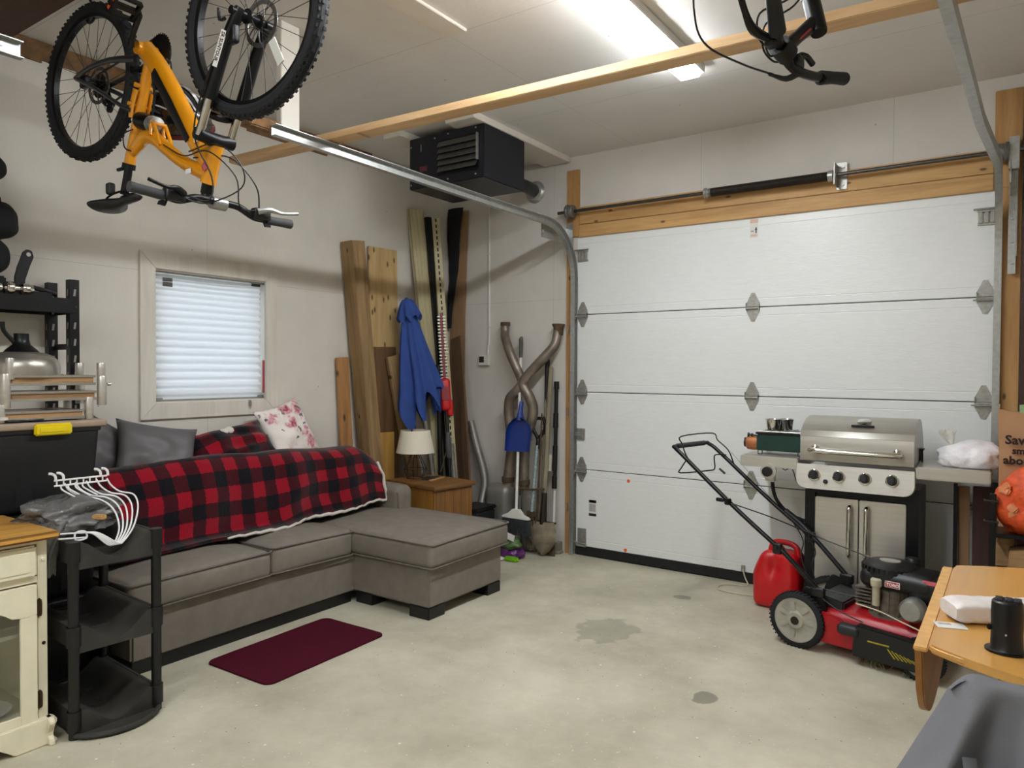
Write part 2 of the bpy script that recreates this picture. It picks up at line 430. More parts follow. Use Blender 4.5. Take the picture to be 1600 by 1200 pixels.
def plaid_mat(name, ku, kv):
    """Buffalo check from the cloth's own UV, woven from two dark bands."""
    m, nt, b = _new(name); L = nt.links.new
    uv = nt.nodes.new('ShaderNodeUVMap'); sx = nt.nodes.new('ShaderNodeSeparateXYZ'); L(uv.outputs[0], sx.inputs[0])
    tc = nt.nodes.new('ShaderNodeTexCoord')
    n = nt.nodes.new('ShaderNodeTexNoise'); n.inputs['Scale'].default_value = 90; n.inputs['Detail'].default_value = 3; L(tc.outputs['Object'], n.inputs['Vector'])
    bands = []
    for i, k in ((0, ku), (1, kv)):
        a = nt.nodes.new('ShaderNodeMath'); a.operation = 'MULTIPLY'; a.inputs[1].default_value = k; L(sx.outputs[i], a.inputs[0])
        a2 = nt.nodes.new('ShaderNodeMath'); a2.operation = 'MULTIPLY_ADD'; a2.inputs[1].default_value = 0.10; L(n.outputs[0], a2.inputs[0]); L(a.outputs[0], a2.inputs[2])
        f = nt.nodes.new('ShaderNodeMath'); f.operation = 'FRACT'; L(a2.outputs[0], f.inputs[0])
        g = nt.nodes.new('ShaderNodeMath'); g.operation = 'LESS_THAN'; g.inputs[1].default_value = 0.5; L(f.outputs[0], g.inputs[0]); bands.append(g.outputs[0])
    s = nt.nodes.new('ShaderNodeMath'); s.operation = 'ADD'; L(bands[0], s.inputs[0]); L(bands[1], s.inputs[1])
    h = nt.nodes.new('ShaderNodeMath'); h.operation = 'MULTIPLY'; h.inputs[1].default_value = 0.5; L(s.outputs[0], h.inputs[0])
    r = nt.nodes.new('ShaderNodeValToRGB'); r.color_ramp.interpolation = 'CONSTANT'
    e = r.color_ramp.elements; e[0].position = 0.0; e[0].color = hexc('#8d0b1f'); e[1].position = 0.75; e[1].color = hexc('#0c0b11')
    q = e.new(0.25); q.color = hexc('#3d0812')
    L(h.outputs[0], r.inputs[0]); L(r.outputs[0], b.inputs['Base Color'])
    b.inputs['Roughness'].default_value = 0.95; b.inputs['Specular IOR Level'].default_value = 0.1
    b.inputs['Sheen Weight'].default_value = 0.25; b.inputs['Sheen Roughness'].default_value = 0.5
    bp = nt.nodes.new('ShaderNodeBump'); bp.inputs['Strength'].default_value = 0.35; bp.inputs['Distance'].default_value = 0.006
    L(n.outputs[0], bp.inputs['Height']); L(bp.outputs[0], b.inputs['Normal'])
    return m
def floral_mat():
    m, nt, b = _new('floral_print'); L = nt.links.new
    tc = nt.nodes.new('ShaderNodeTexCoord')
    vo = nt.nodes.new('ShaderNodeTexVoronoi'); vo.inputs['Scale'].default_value = 9; vo.inputs['Randomness'].default_value = 0.9
    nz = nt.nodes.new('ShaderNodeTexNoise'); nz.inputs['Scale'].default_value = 28; nz.inputs['Detail'].default_value = 3; L(tc.outputs['Object'], nz.inputs['Vector'])
    mxv = nt.nodes.new('ShaderNodeMix'); mxv.data_type = 'RGBA'; mxv.inputs[0].default_value = 0.12; L(tc.outputs['Object'], mxv.inputs[6]); L(nz.outputs['Color'], mxv.inputs[7])
    L(mxv.outputs[2], vo.inputs['Vector'])
    r = nt.nodes.new('ShaderNodeValToRGB'); e = r.color_ramp.elements
    e[0].position = 0.0; e[0].color = hexc('#7a2436'); e[1].position = 0.55; e[1].color = hexc('#efe7e0')
    for p_, c_ in ((0.12, '#b0546a'), (0.30, '#dca9b0'), (0.40, '#ead9d4')): q = e.new(p_); q.color = hexc(c_)
    L(vo.outputs['Distance'], r.inputs[0])
    wv = nt.nodes.new('ShaderNodeTexNoise'); wv.inputs['Scale'].default_value = 14; wv.inputs['Detail'].default_value = 2; L(tc.outputs['Object'], wv.inputs['Vector'])
    cr = nt.nodes.new('ShaderNodeValToRGB'); cr.color_ramp.elements[0].position = 0.63; cr.color_ramp.elements[1].position = 0.66
    cr.color_ramp.elements[0].color = (0, 0, 0, 1); cr.color_ramp.elements[1].color = (1, 1, 1, 1); L(wv.outputs[0], cr.inputs[0])
    mx = nt.nodes.new('ShaderNodeMix'); mx.data_type = 'RGBA'; mx.inputs[7].default_value = hexc('#6d6a70'); L(cr.outputs[0], mx.inputs[0]); L(r.outputs[0], mx.inputs[6])
    L(mx.outputs[2], b.inputs['Base Color']); b.inputs['Roughness'].default_value = 0.9
    return m
def shade_mat():
    m, nt, b = _new('shade_fabric'); L = nt.links.new
    b.inputs['Base Color'].default_value = hexc('#f0f0ef'); b.inputs['Roughness'].default_value = 0.8
    tr = nt.nodes.new('ShaderNodeBsdfTranslucent'); tr.inputs[0].default_value = (0.95, 0.97, 1, 1)
    mx = nt.nodes.new('ShaderNodeMixShader'); mx.inputs[0].default_value = 0.45
    L(b.outputs[0], mx.inputs[1]); L(tr.outputs[0], mx.inputs[2]); L(mx.outputs[0], nt.nodes['Material Output'].inputs[0])
    return m
def emit_mat(name, col, strength):
    m = bpy.data.materials.new(name); m.use_nodes = True; nt = m.node_tree; nt.nodes.remove(nt.nodes['Principled BSDF'])
    e = nt.nodes.new('ShaderNodeEmission'); e.inputs[0].default_value = col; e.inputs[1].default_value = strength
    nt.links.new(e.outputs[0], nt.nodes['Material Output'].inputs[0]); return m
def glass_mat(name, tint=(0.9, 0.95, 0.95, 1), alpha=0.25):
    m, nt, b = _new(name); b.inputs['Base Color'].default_value = tint; b.inputs['Roughness'].default_value = 0.02
    b.inputs['Transmission Weight'].default_value = 1.0; b.inputs['IOR'].default_value = 1.45; return m
def film_mat(name, col, t=0.5, rough=0.18):
    """Thin plastic film: part see-through, glossy."""
    m, nt, b = _new(name); L = nt.links.new
    b.inputs['Base Color'].default_value = hexc(col); b.inputs['Roughness'].default_value = rough; b.inputs['Specular IOR Level'].default_value = 0.8
    tr = nt.nodes.new('ShaderNodeBsdfTransparent'); mx = nt.nodes.new('ShaderNodeMixShader'); mx.inputs[0].default_value = t
    L(b.outputs[0], mx.inputs[1]); L(tr.outputs[0], mx.inputs[2]); L(mx.outputs[0], nt.nodes['Material Output'].inputs[0])
    n = nt.nodes.new('ShaderNodeTexNoise'); n.inputs['Scale'].default_value = 22; n.inputs['Detail'].default_value = 4
    tc = nt.nodes.new('ShaderNodeTexCoord'); L(tc.outputs['Object'], n.inputs['Vector'])
    bp = nt.nodes.new('ShaderNodeBump'); bp.inputs['Strength'].default_value = 0.8; bp.inputs['Distance'].default_value = 0.02
    L(n.outputs[0], bp.inputs['Height']); L(bp.outputs[0], b.inputs['Normal']); return m

M_FLOOR = floor_mat()
M_PLAID = plaid_mat('buffalo_plaid', 1.0, 1.0)
M_FLORAL = floral_mat()
M_SHADE = shade_mat()
M_LED = emit_mat('led_diffuser', (0.93, 0.97, 1.0, 1), LED_STRENGTH)
M_GLASS = glass_mat('clear_glass')
M_WHITEWOOD = mat('white_painted_wood', '#d9d3c8', 0.55, var=0.04, scale=8)
M_TRIMW = wood('whitewashed_pine', '#cfc8bc', '#dcd6cb', 'z', 0.6, knots=0.05, kscale=2.6, flat='x')
M_PINE = wood('pine_board', '#b0834f', '#cfa56c', 'x', 0.6, knots=0.05, kscale=4.5)
M_PINEV = wood('pine_board_upright', '#a67a48', '#c39760', 'z', 0.6, knots=0.05, kscale=4.5)
M_BEAM = wood('spruce_beam', '#c39a6c', '#dcb98c', 'x', 0.65, knots=0.03, kscale=3.5)
M_POST = wood('treated_post', '#7d6341', '#a4865d', 'z', 0.75, knots=0.05, kscale=5.0)
M_PLY = wood('knotty_plywood', '#b4935f', '#cfb07c', 'z', 0.75, knots=0.12, kscale=9.0)
M_PLYD = wood('brown_plywood', '#5b4128', '#78583a', 'z', 0.7)
M_CEDAR = wood('cedar_board', '#94683c', '#b78654', 'z', 0.7, knots=0.08)
M_YELLOWP = wood('yellow_plywood', '#a9803d', '#c49a52', 'z', 0.6)
M_BROWNB = wood('brown_weathered_board', '#5d4430', '#7d5f45', 'z', 0.8)
M_OAK = wood('oak_veneer', '#6f4a22', '#94662f', 'z', 0.5, planks=0.085, plank_axis='y')
M_OAKP = wood('oak_panel', '#936528', '#aa7a38', 'z', 0.5)
M_OAKT = wood('oak_top', '#6e4a24', '#916636', 'y', 0.45)
M_MAPLE = wood('honey_maple_top', '#c88f40', '#dca657', 'y', 0.28, coat=0.4, scale=6)
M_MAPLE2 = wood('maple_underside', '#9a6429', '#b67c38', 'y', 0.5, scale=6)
M_CABTOP = wood('cabinet_pine_top', '#c9913f', '#dba653', 'y', 0.35, coat=0.3, planks=0.09, plank_axis='x')
M_CREAM = mat('cream_paint', '#e7dfc4', 0.5, var=0.05, scale=12)
M_CREAMD = mat('cream_paint_inside', '#d6cdb2', 0.6, var=0.05, scale=12)
M_BRONZE = mat('antique_bronze', '#4a3a2a', 0.4, 0.8)
M_GALV = mat('galvanised_steel', '#b2b4b1', 0.36, 0.7, var=0.12, scale=40)
M_ZINC = mat('zinc_hardware', '#a9a8a2', 0.38, 0.65, var=0.15, scale=60)
M_DKSTEEL = mat('dark_spring_steel', '#37312d', 0.45, 0.7)
M_STEEL = mat('brushed_stainless', '#cdc9c1', 0.36, 0.72, var=0.06, scale=60, stretch=(0.05, 1, 1))
M_STEELD = mat('stainless_lid', '#aaa59b', 0.34, 0.8, var=0.06, scale=60, stretch=(0.05, 1, 1))
M_CHROME = mat('polished_chrome', '#d8d6d0', 0.10, 1.0, var=0.02)
M_DOOR = mat('door_white_enamel', '#e9ebea', 0.33, var=0.02, scale=50, bump=0.10, bscale=120, stretch=(0.25, 1, 1), spec=0.5)
M_RUBBER = mat('black_rubber', '#0d0d10', 0.7, var=0.2)
M_BLACK = mat('black_plastic', '#0d0e10', 0.42, var=0.2)
M_BLACKM = mat('black_metal', '#0c0c0f', 0.38, 0.3, var=0.2)
M_BLACKF = mat('black_fabric', '#0f1014', 0.85, var=0.25, scale=60, bump=0.2)
M_TOTE = mat('tote_black', '#111214', 0.5, var=0.15)
M_YELLOW = mat('yellow_latch_plastic', '#e8cf14', 0.4, var=0.04)
M_GREY = mat('sofa_microfibre', '#7f776d', 0.92, var=0.09, scale=14, bump=0.05, bscale=200, spec=0.2)
M_GREYP = mat('sofa_piping', '#6c655d', 0.9, var=0.08)
M_PILLOW = mat('grey_satin_pillow', '#5f5b5d', 0.5, var=0.08, scale=8, bump=0.25, bscale=9)
M_SHERPA = mat('cream_sherpa', '#e4ddd2', 0.95, var=0.06, scale=60, bump=1.0, bscale=120)
M_MAT = mat('burgundy_carpet', '#4c1222', 0.95, var=0.22, scale=120, bump=0.5, bscale=260, spec=0.1)
M_BLUE = mat('blue_canvas', '#2f4c93', 0.85, var=0.10, scale=9, bump=0.15, bscale=300)
M_BLUEP = mat('blue_plastic', '#16327f', 0.3, var=0.06)
M_WHITEP = mat('white_plastic', '#dedcd6', 0.45, var=0.03)
M_ALU = mat('bare_aluminium', '#a8a8a4', 0.4, 0.8)
M_VINYL = mat('cream_vinyl', '#c3b893', 0.5, var=0.06, scale=20, stretch=(1, 1, 0.05))
M_CARD = wood('cardboard', '#8c6d50', '#a17f5e', 'z', 0.85)
M_RUST = mat('weathered_exhaust', '#857a6e', 0.42, 0.5, var=0.35, scale=9, bump=0.1)
M_MUFF = mat('muffler_steel', '#8b8881', 0.48, 0.5, var=0.25, scale=7)
M_RUSTY = mat('rusted_iron', '#5c4a38', 0.8, 0.3, var=0.3, scale=30)
M_DIRT = mat('muddy_shovel_steel', '#857a66', 0.85, 0.1, var=0.35, scale=14, bump=0.2)
M_ASH = wood('ash_handle', '#6f6553', '#8d826c', 'z', 0.7)
M_RED = mat('red_plastic', '#c4161c', 0.35, var=0.08, scale=10)
M_REDP = mat('red_deck_paint', '#a80f1c', 0.35, var=0.15, scale=10)
M_TYRE = mat('tyre_rubber', '#18191d', 0.8, var=0.2, scale=60)
M_ORANGEY = mat('yellow_frame_paint', '#e0930e', 0.28, var=0.03, coat=0.5)
M_WHEELG = mat('grey_wheel_plastic', '#a39f92', 0.55, var=0.12, scale=12)
M_ENG = mat('dirty_aluminium', '#7d776b', 0.5, 0.6, var=0.3, scale=30)
M_STOVE = mat('green_enamel', '#12372f', 0.3, var=0.15)
M_COPPER = mat('propane_orange', '#a8683c', 0.4, 0.2)
M_ORANGE = mat('orange_mesh', '#d8501c', 0.6, var=0.2, scale=40, bump=0.4)
M_FIREWOOD = wood('split_firewood', '#8c6a42', '#b8946a', 'x', 0.8)
M_PAPER = mat('kraft_paper', '#b98d68', 0.8, var=0.06, scale=10, bump=0.15, bscale=12)
M_INK = mat('printed_ink', '#2a1a16', 0.8)
M_WHITEINK = mat('white_ink', '#e8e6e2', 0.6, var=0.02)
M_DKWOOD = mat('dark_brown_board', '#4a302a', 0.7, var=0.15, stretch=(1, 1, .1))
M_NAVY = mat('heater_black_enamel', '#14161f', 0.4, 0.1, var=0.1)
M_LAMPSHADE = mat('linen_lampshade', '#ece4d0', 0.85, var=0.02, scale=90)
M_GREYCLOTH = mat('grey_fleece', '#77777b', 0.95, var=0.06, scale=14, bump=0.08, bscale=220, spec=0.15)
M_BAGG = film_mat('grey_bag_film', '#6c6b6a', 0.18)
M_BAGW = mat('white_bag_film', '#e9e6ea', 0.35, var=0.06, scale=30, bump=0.6, bscale=35)
M_FILMC = film_mat('clear_bag_film', '#f2efe6', 0.45)
M_COATW = mat('white_coated_wire', '#eceaea', 0.35, var=0.02)
M_CORD = mat('cream_cord', '#ccc2a6', 0.7)
M_LABELR = mat('red_label', '#b5323c', 0.5)
M_ORANGEB = mat('signal_orange', '#e5602a', 0.5)
M_GRILLE = mat('louvre_grey', '#5d5c58', 0.4, 0.6)
M_DKPLASTIC = mat('charcoal_plastic', '#1f2124', 0.5, var=0.15)
M_GREENPL = mat('green_film', '#46662f', 0.4, var=0.2, scale=12, bump=0.3)
M_LIME = mat('lime_plastic', '#7ec41c', 0.4)
M_PURPLE = mat('purple_film', '#5a2066', 0.35, var=0.25, scale=14, bump=0.4)

# ================================================================== STRUCTURE
CZ = 3.15
D0, D1, DT = 1.327, 4.073, 2.513     # garage door opening and top
m = MB().bx(-0.2, 5.7, -8.0, 0.25, -0.12, 0.0); struct('floor', m, M_FLOOR)
m = MB().bx(-0.2, 5.7, -8.0, 0.25, CZ, CZ + 0.1); struct('ceiling', m, M_CEIL)
WY0, WY1, WZ0, WZ1 = -2.70, -1.91, 1.255, 2.05
m = MB()
m.bx(-0.14, 0, -8.0, WY0, 0, CZ).bx(-0.14, 0, WY1, 0.0, 0, CZ).bx(-0.14, 0, WY0, WY1, 0, WZ0).bx(-0.14, 0, WY0, WY1, WZ1, CZ)
struct('wall_left', m, M_WALL_L)
m = MB().bx(-0.14, D0, 0, 0.14, 0, CZ).bx(D1, 5.6, 0, 0.14, 0, CZ).bx(D0, D1, 0, 0.14, DT, CZ)
struct('wall_door', m, M_WALL_D)
m = MB().bx(5.5, 5.64, -8.0, 0, 0, CZ); struct('wall_right', m, M_WALL_P)
m = MB().bx(0, 5.5, -7.95, -7.8, 0, CZ); struct('wall_back', m, M_WALL_P)
# ragged raw edge along the top of the left wall
m = MB()
yy = -4.4; random.seed(3)
while yy < -0.95:
    dl = random.uniform(0.10, 0.22); h = random.uniform(0.035, 0.075)
    m.bx(0, 0.012, yy, min(yy + dl, -0.95), CZ - 0.055 - h, CZ - 0.002); yy += dl
struct('trim_1', m, mat('raw_sheathing_edge', '#76583a', 0.85, var=0.3, scale=25), smooth=0)
# header boards and jambs
m = MB().bx(1.345, 4.06, -0.022, 0, DT - 0.005, 2.603, 0.003); struct('trim_2', m, M_PINE)
m = MB().bx(1.345, 4.06, -0.020, 0, 2.607, 2.742, 0.003); struct('trim_3', m, M_PINE)
m = MB().bx(1.232, 1.342, -0.020, 0, 2.515, 3.04, 0.003).bx(1.232, 1.283, -0.018, 0, 0.0, 2.515, 0.002); struct('trim_4', m, M_PINEV)
m = MB().bx(4.062, 4.195, -0.020, 0, 2.515, 3.07, 0.003).bx(4.098, 4.195, -0.018, 0, 0.0, 2.515, 0.002); struct('trim_5', m, M_PINEV)
m = MB().bx(4.20, 4.34, -0.05, 0, 0.0, 3.05, 0.003); struct('trim_6', m, M_DKWOOD)
# flat batten and joints on the ceiling
m = MB().bx(1.785, 1.925, -5.2, -2.18, CZ - 0.016, CZ, 0.003); struct('trim_7', m, M_WHITEWOOD)
# window: casing, jamb liner, sash glass
m = MB()
for y0, y1, z0, z1 in ((-2.795, -1.845, WZ1, 2.145), (-2.795, -1.845, 1.160, WZ0)):
    t = 0.0925
    if z0 < 2: poly = [(y0, z0), (y1, z0), (y1 - t, z1), (y0 + t, z1)]
    else: poly = [(y0 + t, z0), (y1 - t, z0), (y1, z1), (y0, z1)]
    m.prism(poly, 0.02, Matrix(((0, 0, 1, 0), (1, 0, 0, 0), (0, 1, 0, 0), (0, 0, 0, 1))), 0.002)
for a, b in ((-2.795, -2.7025), (-1.845, -1.9375)):
    poly = [(a, 1.160), (b, 1.2525), (b, 2.0525), (a, 2.145)]
    m.prism(poly, 0.02, Matrix(((0, 0, 1, 0), (1, 0, 0, 0), (0, 1, 0, 0), (0, 0, 0, 1))), 0.002)
win = struct('window_1', m, M_TRIMW, label=None)
m = MB()
m.bx(-0.14, 0.0, WY0, WY0 + 0.008, WZ0, WZ1).bx(-0.14, 0.0, WY1 - 0.008, WY1, WZ0, WZ1).bx(-0.14, 0, WY0, WY1, WZ0, WZ0 + 0.008).bx(-0.14, 0, WY0, WY1, WZ1 - 0.008, WZ1)
struct('window_jamb', m, M_WHITEWOOD, win)
m = MB().bx(-0.125, -0.095, WY0, WY0 + 0.05, WZ0, WZ1).bx(-0.125, -0.095, WY1 - 0.05, WY1, WZ0, WZ1).bx(-0.125, -0.095, WY0, WY1, WZ0, WZ0 + 0.05).bx(-0.125, -0.095, WY0, WY1, WZ1 - 0.05, WZ1)
struct('window_sash', m, M_WHITEP, win)
m = MB().bx(-0.113, -0.108, WY0 + 0.05, WY1 - 0.05, WZ0 + 0.05, WZ1 - 0.05); struct('window_pane', m, M_GLASS, win)
m = MB().bx(-0.02, 0.0, WY1 - 0.03, WY1 - 0.012, 1.30, 1.52); struct('red_strip', m, M_LABELR, win, 'red strip at the right edge of the opening')
# pleated paper shade
t = thing('window_shade', 'white pleated paper shade hanging loosely in the window', 'window shade', (-0.035, -2.305, WZ0 + 0.012))
m = MB(); NP = 17
def shade_pt(u, v):
    z = WZ1 - 0.03 - v * (WZ1 - WZ0 - 0.045); y = WY0 + 0.012 + u * (WY1 - WY0 - 0.05)
    amp = 0.007 + 0.006 * v
    x = -0.035 + amp * math.sin(v ** 0.85 * NP * 2 * PI) + 0.004 * math.sin(u * 7)
    if v < 0.12: x += 0.0; z -= 0.016 * math.sin(u * 2.4 + 0.5) * (1 - v / 0.12)
    return V((x, y, z))
m.surf(shade_pt, 24, NP * 8, thick=0.0015)
part('pleated_fabric', m, M_SHADE, t, True, 60)
m = MB().bx(-0.05, -0.02, WY0 + 0.012, WY1 - 0.012, WZ1 - 0.02, WZ1 - 0.009); part('headrail', m, M_ALU, t, True)
m = MB().bx(-0.045, -0.025, WY0 + 0.012, WY1 - 0.03, WZ0 + 0.009, WZ0 + 0.018); part('bottom_rail', m, M_ALU, t, True)
for yc in (WY0 + 0.03, WY1 - 0.05):
    m = MB().bx(-0.03, -0.018, yc - 0.012, yc + 0.03, WZ0 + 0.010, WZ0 + 0.030, 0.002); part('rail_clip', m, M_ALU, t, True)
for z0, h in ((1.985, 0.022), (1.955, 0.026)):
    m = MB().bx(-0.026, -0.022, -2.635, -2.575, z0, z0 + h); part('tape_patch', m, mat('grey_tape', '#55534f', 0.6), t, True, label='dark grey tape patch')
m = MB().bx(-0.026, -0.020, -2.02, -1.955, 2.014, 2.032); part('tape_patch', m, M_BLACK, t, True, label='black tape patch')

# ------------------------------------------------------------------ garage door
gd = MB(); SEC = 2.438 / 4; B0 = 0.072
first = None
MX = Matrix(((0, 0, 1, D0 - 0.003), (1, 0, 0, 0), (0, 1, 0, 0), (0, 0, 0, 1)))   # poly (y,z) extruded along +x
def door_panel(k):
    z0 = B0 + k * SEC + 0.003; z1 = B0 + (k + 1) * SEC - 0.003; f = -0.004; bk = 0.042
    g = 0.055; poly = [(bk, z0), (f + 0.003, z0), (f, z0 + 0.004)]
    for zc in (z0 + g, z1 - g): poly += [(f, zc - 0.004), (f + 0.002, zc - 0.001), (f + 0.002, zc + 0.001), (f, zc + 0.004)]
    poly += [(f, z1 - 0.004), (f + 0.003, z1), (bk, z1)]
    return MB().prism(poly, D1 - D0 + 0.0, MX)
root = struct('door_1', door_panel(0), M_DOOR, smooth=20)
for k in (1, 2, 3): struct('panel', door_panel(k), M_DOOR, root, smooth=20)
for k in (1, 2, 3):
    m = MB().bx(D0, D1, 0.008, 0.034, B0 + k * SEC - 0.004, B0 + k * SEC + 0.004); struct('joint_light_stop', m, M_RUBBER, root, 'added black strip stopping daylight in the joint between panels')  # added backing strips that keep daylight from showing through the panel gaps
m = MB().prism([(0.035, 0.0), (0.0, 0.0), (-0.012, 0.012), (-0.006, B0 + 0.002), (0.035, B0 + 0.002)], D1 - D0, MX); struct('bottom_seal', m, M_RUBBER, root, 'black rubber bottom seal')
def hinge(xc, zc, roller=0):
    m = MB()
    for sg in (1, -1):
        poly = [(-0.043, 0.0), (0.043, 0.0), (0.043, 0.03), (0.012, 0.098), (-0.012, 0.098), (-0.043, 0.03)]
        m.prism([(x, sg * z) for x, z in poly], 0.004, Matrix(((1, 0, 0, xc), (0, 0, -1, -0.004), (0, 1, 0, zc), (0, 0, 0, 1))), 0.001)
        m.cyl((xc, -0.008, zc + sg * 0.082), (xc, -0.013, zc + sg * 0.082), 0.007, n=8)
        m.cyl((xc, -0.008, zc + sg * 0.034), (xc, -0.013, zc + sg * 0.034), 0.007, n=8)
    m.bx(xc - 0.045, xc + 0.045, -0.022, -0.006, zc + 0.002, zc + 0.010)
    for sx in (-1, 1): m.bx(xc + sx * 0.043 - 0.002, xc + sx * 0.043 + 0.002, -0.03, -0.006, zc - 0.022, zc + 0.03)
    h = struct('hinge', m, M_ZINC, root)
    m = MB().cyl((xc - 0.045, -0.018, zc - 0.008), (xc + 0.045, -0.018, zc - 0.008), 0.008, n=10)
    struct('knuckle', m, M_ZINC, h)
    if roller:
        m = MB().cyl((xc - 0.06, -0.03, zc - 0.018), (xc + 0.06, -0.03, zc - 0.018), 0.0055, n=8)
        xr = xc + roller * 0.058
        m.cyl((xr - 0.009, -0.03, zc - 0.018), (xr + 0.009, -0.03, zc - 0.018), 0.020, n=16)
        struct('roller', m, M_ZINC, h)
for k in (1, 2, 3):
    z = B0 + k * SEC
    hinge(1.375, z, -1); hinge(2.70, z); hinge(4.030, z, 1)
for xc, sd in ((1.375, -1), (4.030, 1)):
    m = MB()
    for i in range(3): m.bx(xc - 0.042 + i * 0.030, xc - 0.020 + i * 0.030, -0.022, -0.004, 2.325, 2.395, 0.004)
    m.bx(xc - 0.045, xc + 0.045, -0.026, -0.004, 2.390, 2.402).bx(xc - 0.045, xc + 0.045, -0.012, -0.004, 2.315, 2.330)
    m.cyl((xc - 0.065, -0.03, 2.405), (xc + 0.06, -0.03, 2.405), 0.006, n=8)
    struct('top_roller_bracket', m, M_ZINC, root)
    m = MB().bx(xc - 0.03, xc + 0.045, -0.012, -0.004, 0.075, 0.215, 0.002).bx(xc - 0.03, xc + 0.05, -0.03, -0.004, 0.075, 0.09)
    m.cyl((xc - 0.05, -0.03, 0.105), (xc + 0.05, -0.03, 0.098), 0.006, n=8).bx(xc + 0.002, xc + 0.012, -0.016, -0.010, 0.13, 0.165)
    struct('bottom_bracket', m, M_ZINC, root)
m = MB().bx(1.335, 1.405, -0.02, -0.004, 0.915, 1.005, 0.003).bx(1.31, 1.345, -0.028, -0.012, 0.94, 0.975, 0.002).bx(1.35, 1.39, -0.030, -0.018, 0.93, 0.955, 0.002)
for zz in (0.925, 0.995): m.cyl((1.395, -0.018, zz), (1.395, -0.024, zz), 0.006, n=8)
struct('slide_lock', m, M_ZINC, root, 'grey metal slide lock')
def sticker(x, z, w_, h_, bars, name='warning_label'):
    m = MB().bx(x - w_ / 2, x + w_ / 2, -0.006, -0.0045, z - h_ / 2, z + h_ / 2)
    s = struct(name, m, M_WHITEP, root, 'printed paper sticker', smooth=0)
    for (x0, x1, z0, z1, mm, nm) in bars:
        q = MB().bx(x - w_ / 2 + x0 * w_, x - w_ / 2 + x1 * w_, -0.0066, -0.006, z - h_ / 2 + z0 * h_, z - h_ / 2 + z1 * h_); struct(nm, q, mm, s, smooth=0)
M_PINKL = mat('faded_label_band', '#d9b6a4', 0.6); M_GREYINK = mat('grey_print', '#a9a6a2', 0.7); M_BLK = mat('label_black', '#1a1a1a', 0.6)
sticker(2.70, 2.435, 0.052, 0.125, ((0, 1, 0.80, 1.0, M_PINKL, 'label_band'), (0.70, 0.84, 0.24, 0.56, M_BLK, 'label_print'), (0.62, 0.90, 0.42, 0.47, M_BLK, 'label_print'), (0.1, 0.5, 0.32, 0.40, M_GREYINK, 'label_print'), (0.1, 0.9, 0.08, 0.18, M_PINKL, 'label_band')))
sticker(1.475, 0.385, 0.065, 0.125, ((0, 1, 0.83, 1.0, M_BLK, 'label_band'), (0.2, 0.75, 0.86, 0.97, M_LABELR, 'label_print'), (0.05, 0.9, 0.28, 0.74, M_GREYINK, 'label_print'), (0, 1, 0.0, 0.16, M_BLK, 'label_band')))
for x, z in ((1.78, 0.625), (1.76, 0.095)):
    m = MB().cyl((x, -0.0045, z), (x, -0.0058, z), 0.013, n=14); struct('orange_dot', m, M_ORANGEB, root, 'orange dot sticker')

# door tracks: C-channel swept along vertical run, curve, and horizontal run
def track(xc, side, yend, label, back_x=0.0):
    t = thing('door_track', label, 'garage door track', (xc, -0.03, 0.0), 0, 'garage door tracks')
    path = [(0, -0.028, 0.0), (0, -0.028, 1.2), (0, -0.028, 2.17)]
    R = 0.40; zc, yc = 2.17, -0.028 - R
    for i in range(1, 11):
        a = PI / 2 * i / 10; path.append((0, yc + R * math.cos(a), zc + R * math.sin(a)))
    n0 = len(path)
    path += [(back_x * 0.4, -1.2, 2.578), (back_x, yend, 2.60)]
    sec = [(0.010, -0.027), (0.016, -0.024), (0.016, -0.027), (-0.020, -0.027), (-0.020, 0.027), (0.016, 0.027), (0.016, 0.024), (-0.0175, 0.024), (-0.0175, -0.024), (0.010, -0.024)]
    sec = [(side * -1 * a, b) for a, b in sec]
    m = MB(); rings = []
    P = [V((xc + p[0], p[1], p[2])) for p in path]
    for i, p in enumerate(P):
        tg = (P[min(i + 1, len(P) - 1)] - P[max(i - 1, 0)]).normalized()
        nx = V((1, 0, 0)); nx = (nx - tg * nx.dot(tg)).normalized(); bn = tg.cross(nx)
        rings.append([m.bm.verts.new(p + nx * a + bn * b) for a, b in sec])
    k = len(sec)
    for a, b in zip(rings, rings[1:]):
        for j in range(k): m.bm.faces.new((a[j], a[(j + 1) % k], b[(j + 1) % k], b[j]))
    m.bm.faces.new(rings[0]); m.bm.faces.new(rings[-1][::-1])
    part('channel', m, M_GALV, t, True, 30)
    return t
M_TRK = M_GALV
t1 = track(1.312, -1, -2.82, 'galvanized door track curving up from the floor on the left side of the door', -0.045)
m = MB()
prof = [(0.0, 0.0), (0.16, 0.02), (0.16, 0.05), (0.02, 0.12), (0, 0.12)]
m.bx(1.245, 1.249, -0.42, -0.036, 2.46, 2.58)
for i in range(4): m.bx(1.244, 1.252, -0.40 + i * 0.09, -0.34 + i * 0.09, 2.50 + 0.01 * i, 2.52 + 0.01 * i)
m.bx(1.245, 1.30, -0.045, -0.036, 2.40, 2.62)
part('flag_bracket', m, M_GALV, t1, True)
for zz in (0.35, 1.1, 1.75):
    m = MB().bx(1.262, 1.268, -0.045, -0.0365, zz, zz + 0.06); part('jamb_bracket', m, M_GALV, t1, True)
t2 = track(4.086, 1, -3.6, 'galvanized door track running up and back from the right side of the door', -0.135)
m = MB().bx(4.14, 4.146, -0.40, -0.036, 2.46, 2.60).bx(4.135, 4.175, -0.05, -0.036, 2.12, 2.74).bx(4.13, 4.18, -0.10, -0.05, 2.60, 2.78, 0.003)
part('flag_bracket', m, M_GALV, t2, True)
m = MB().bx(4.133, 4.17, -0.056, -0.05, 2.02, 2.38)
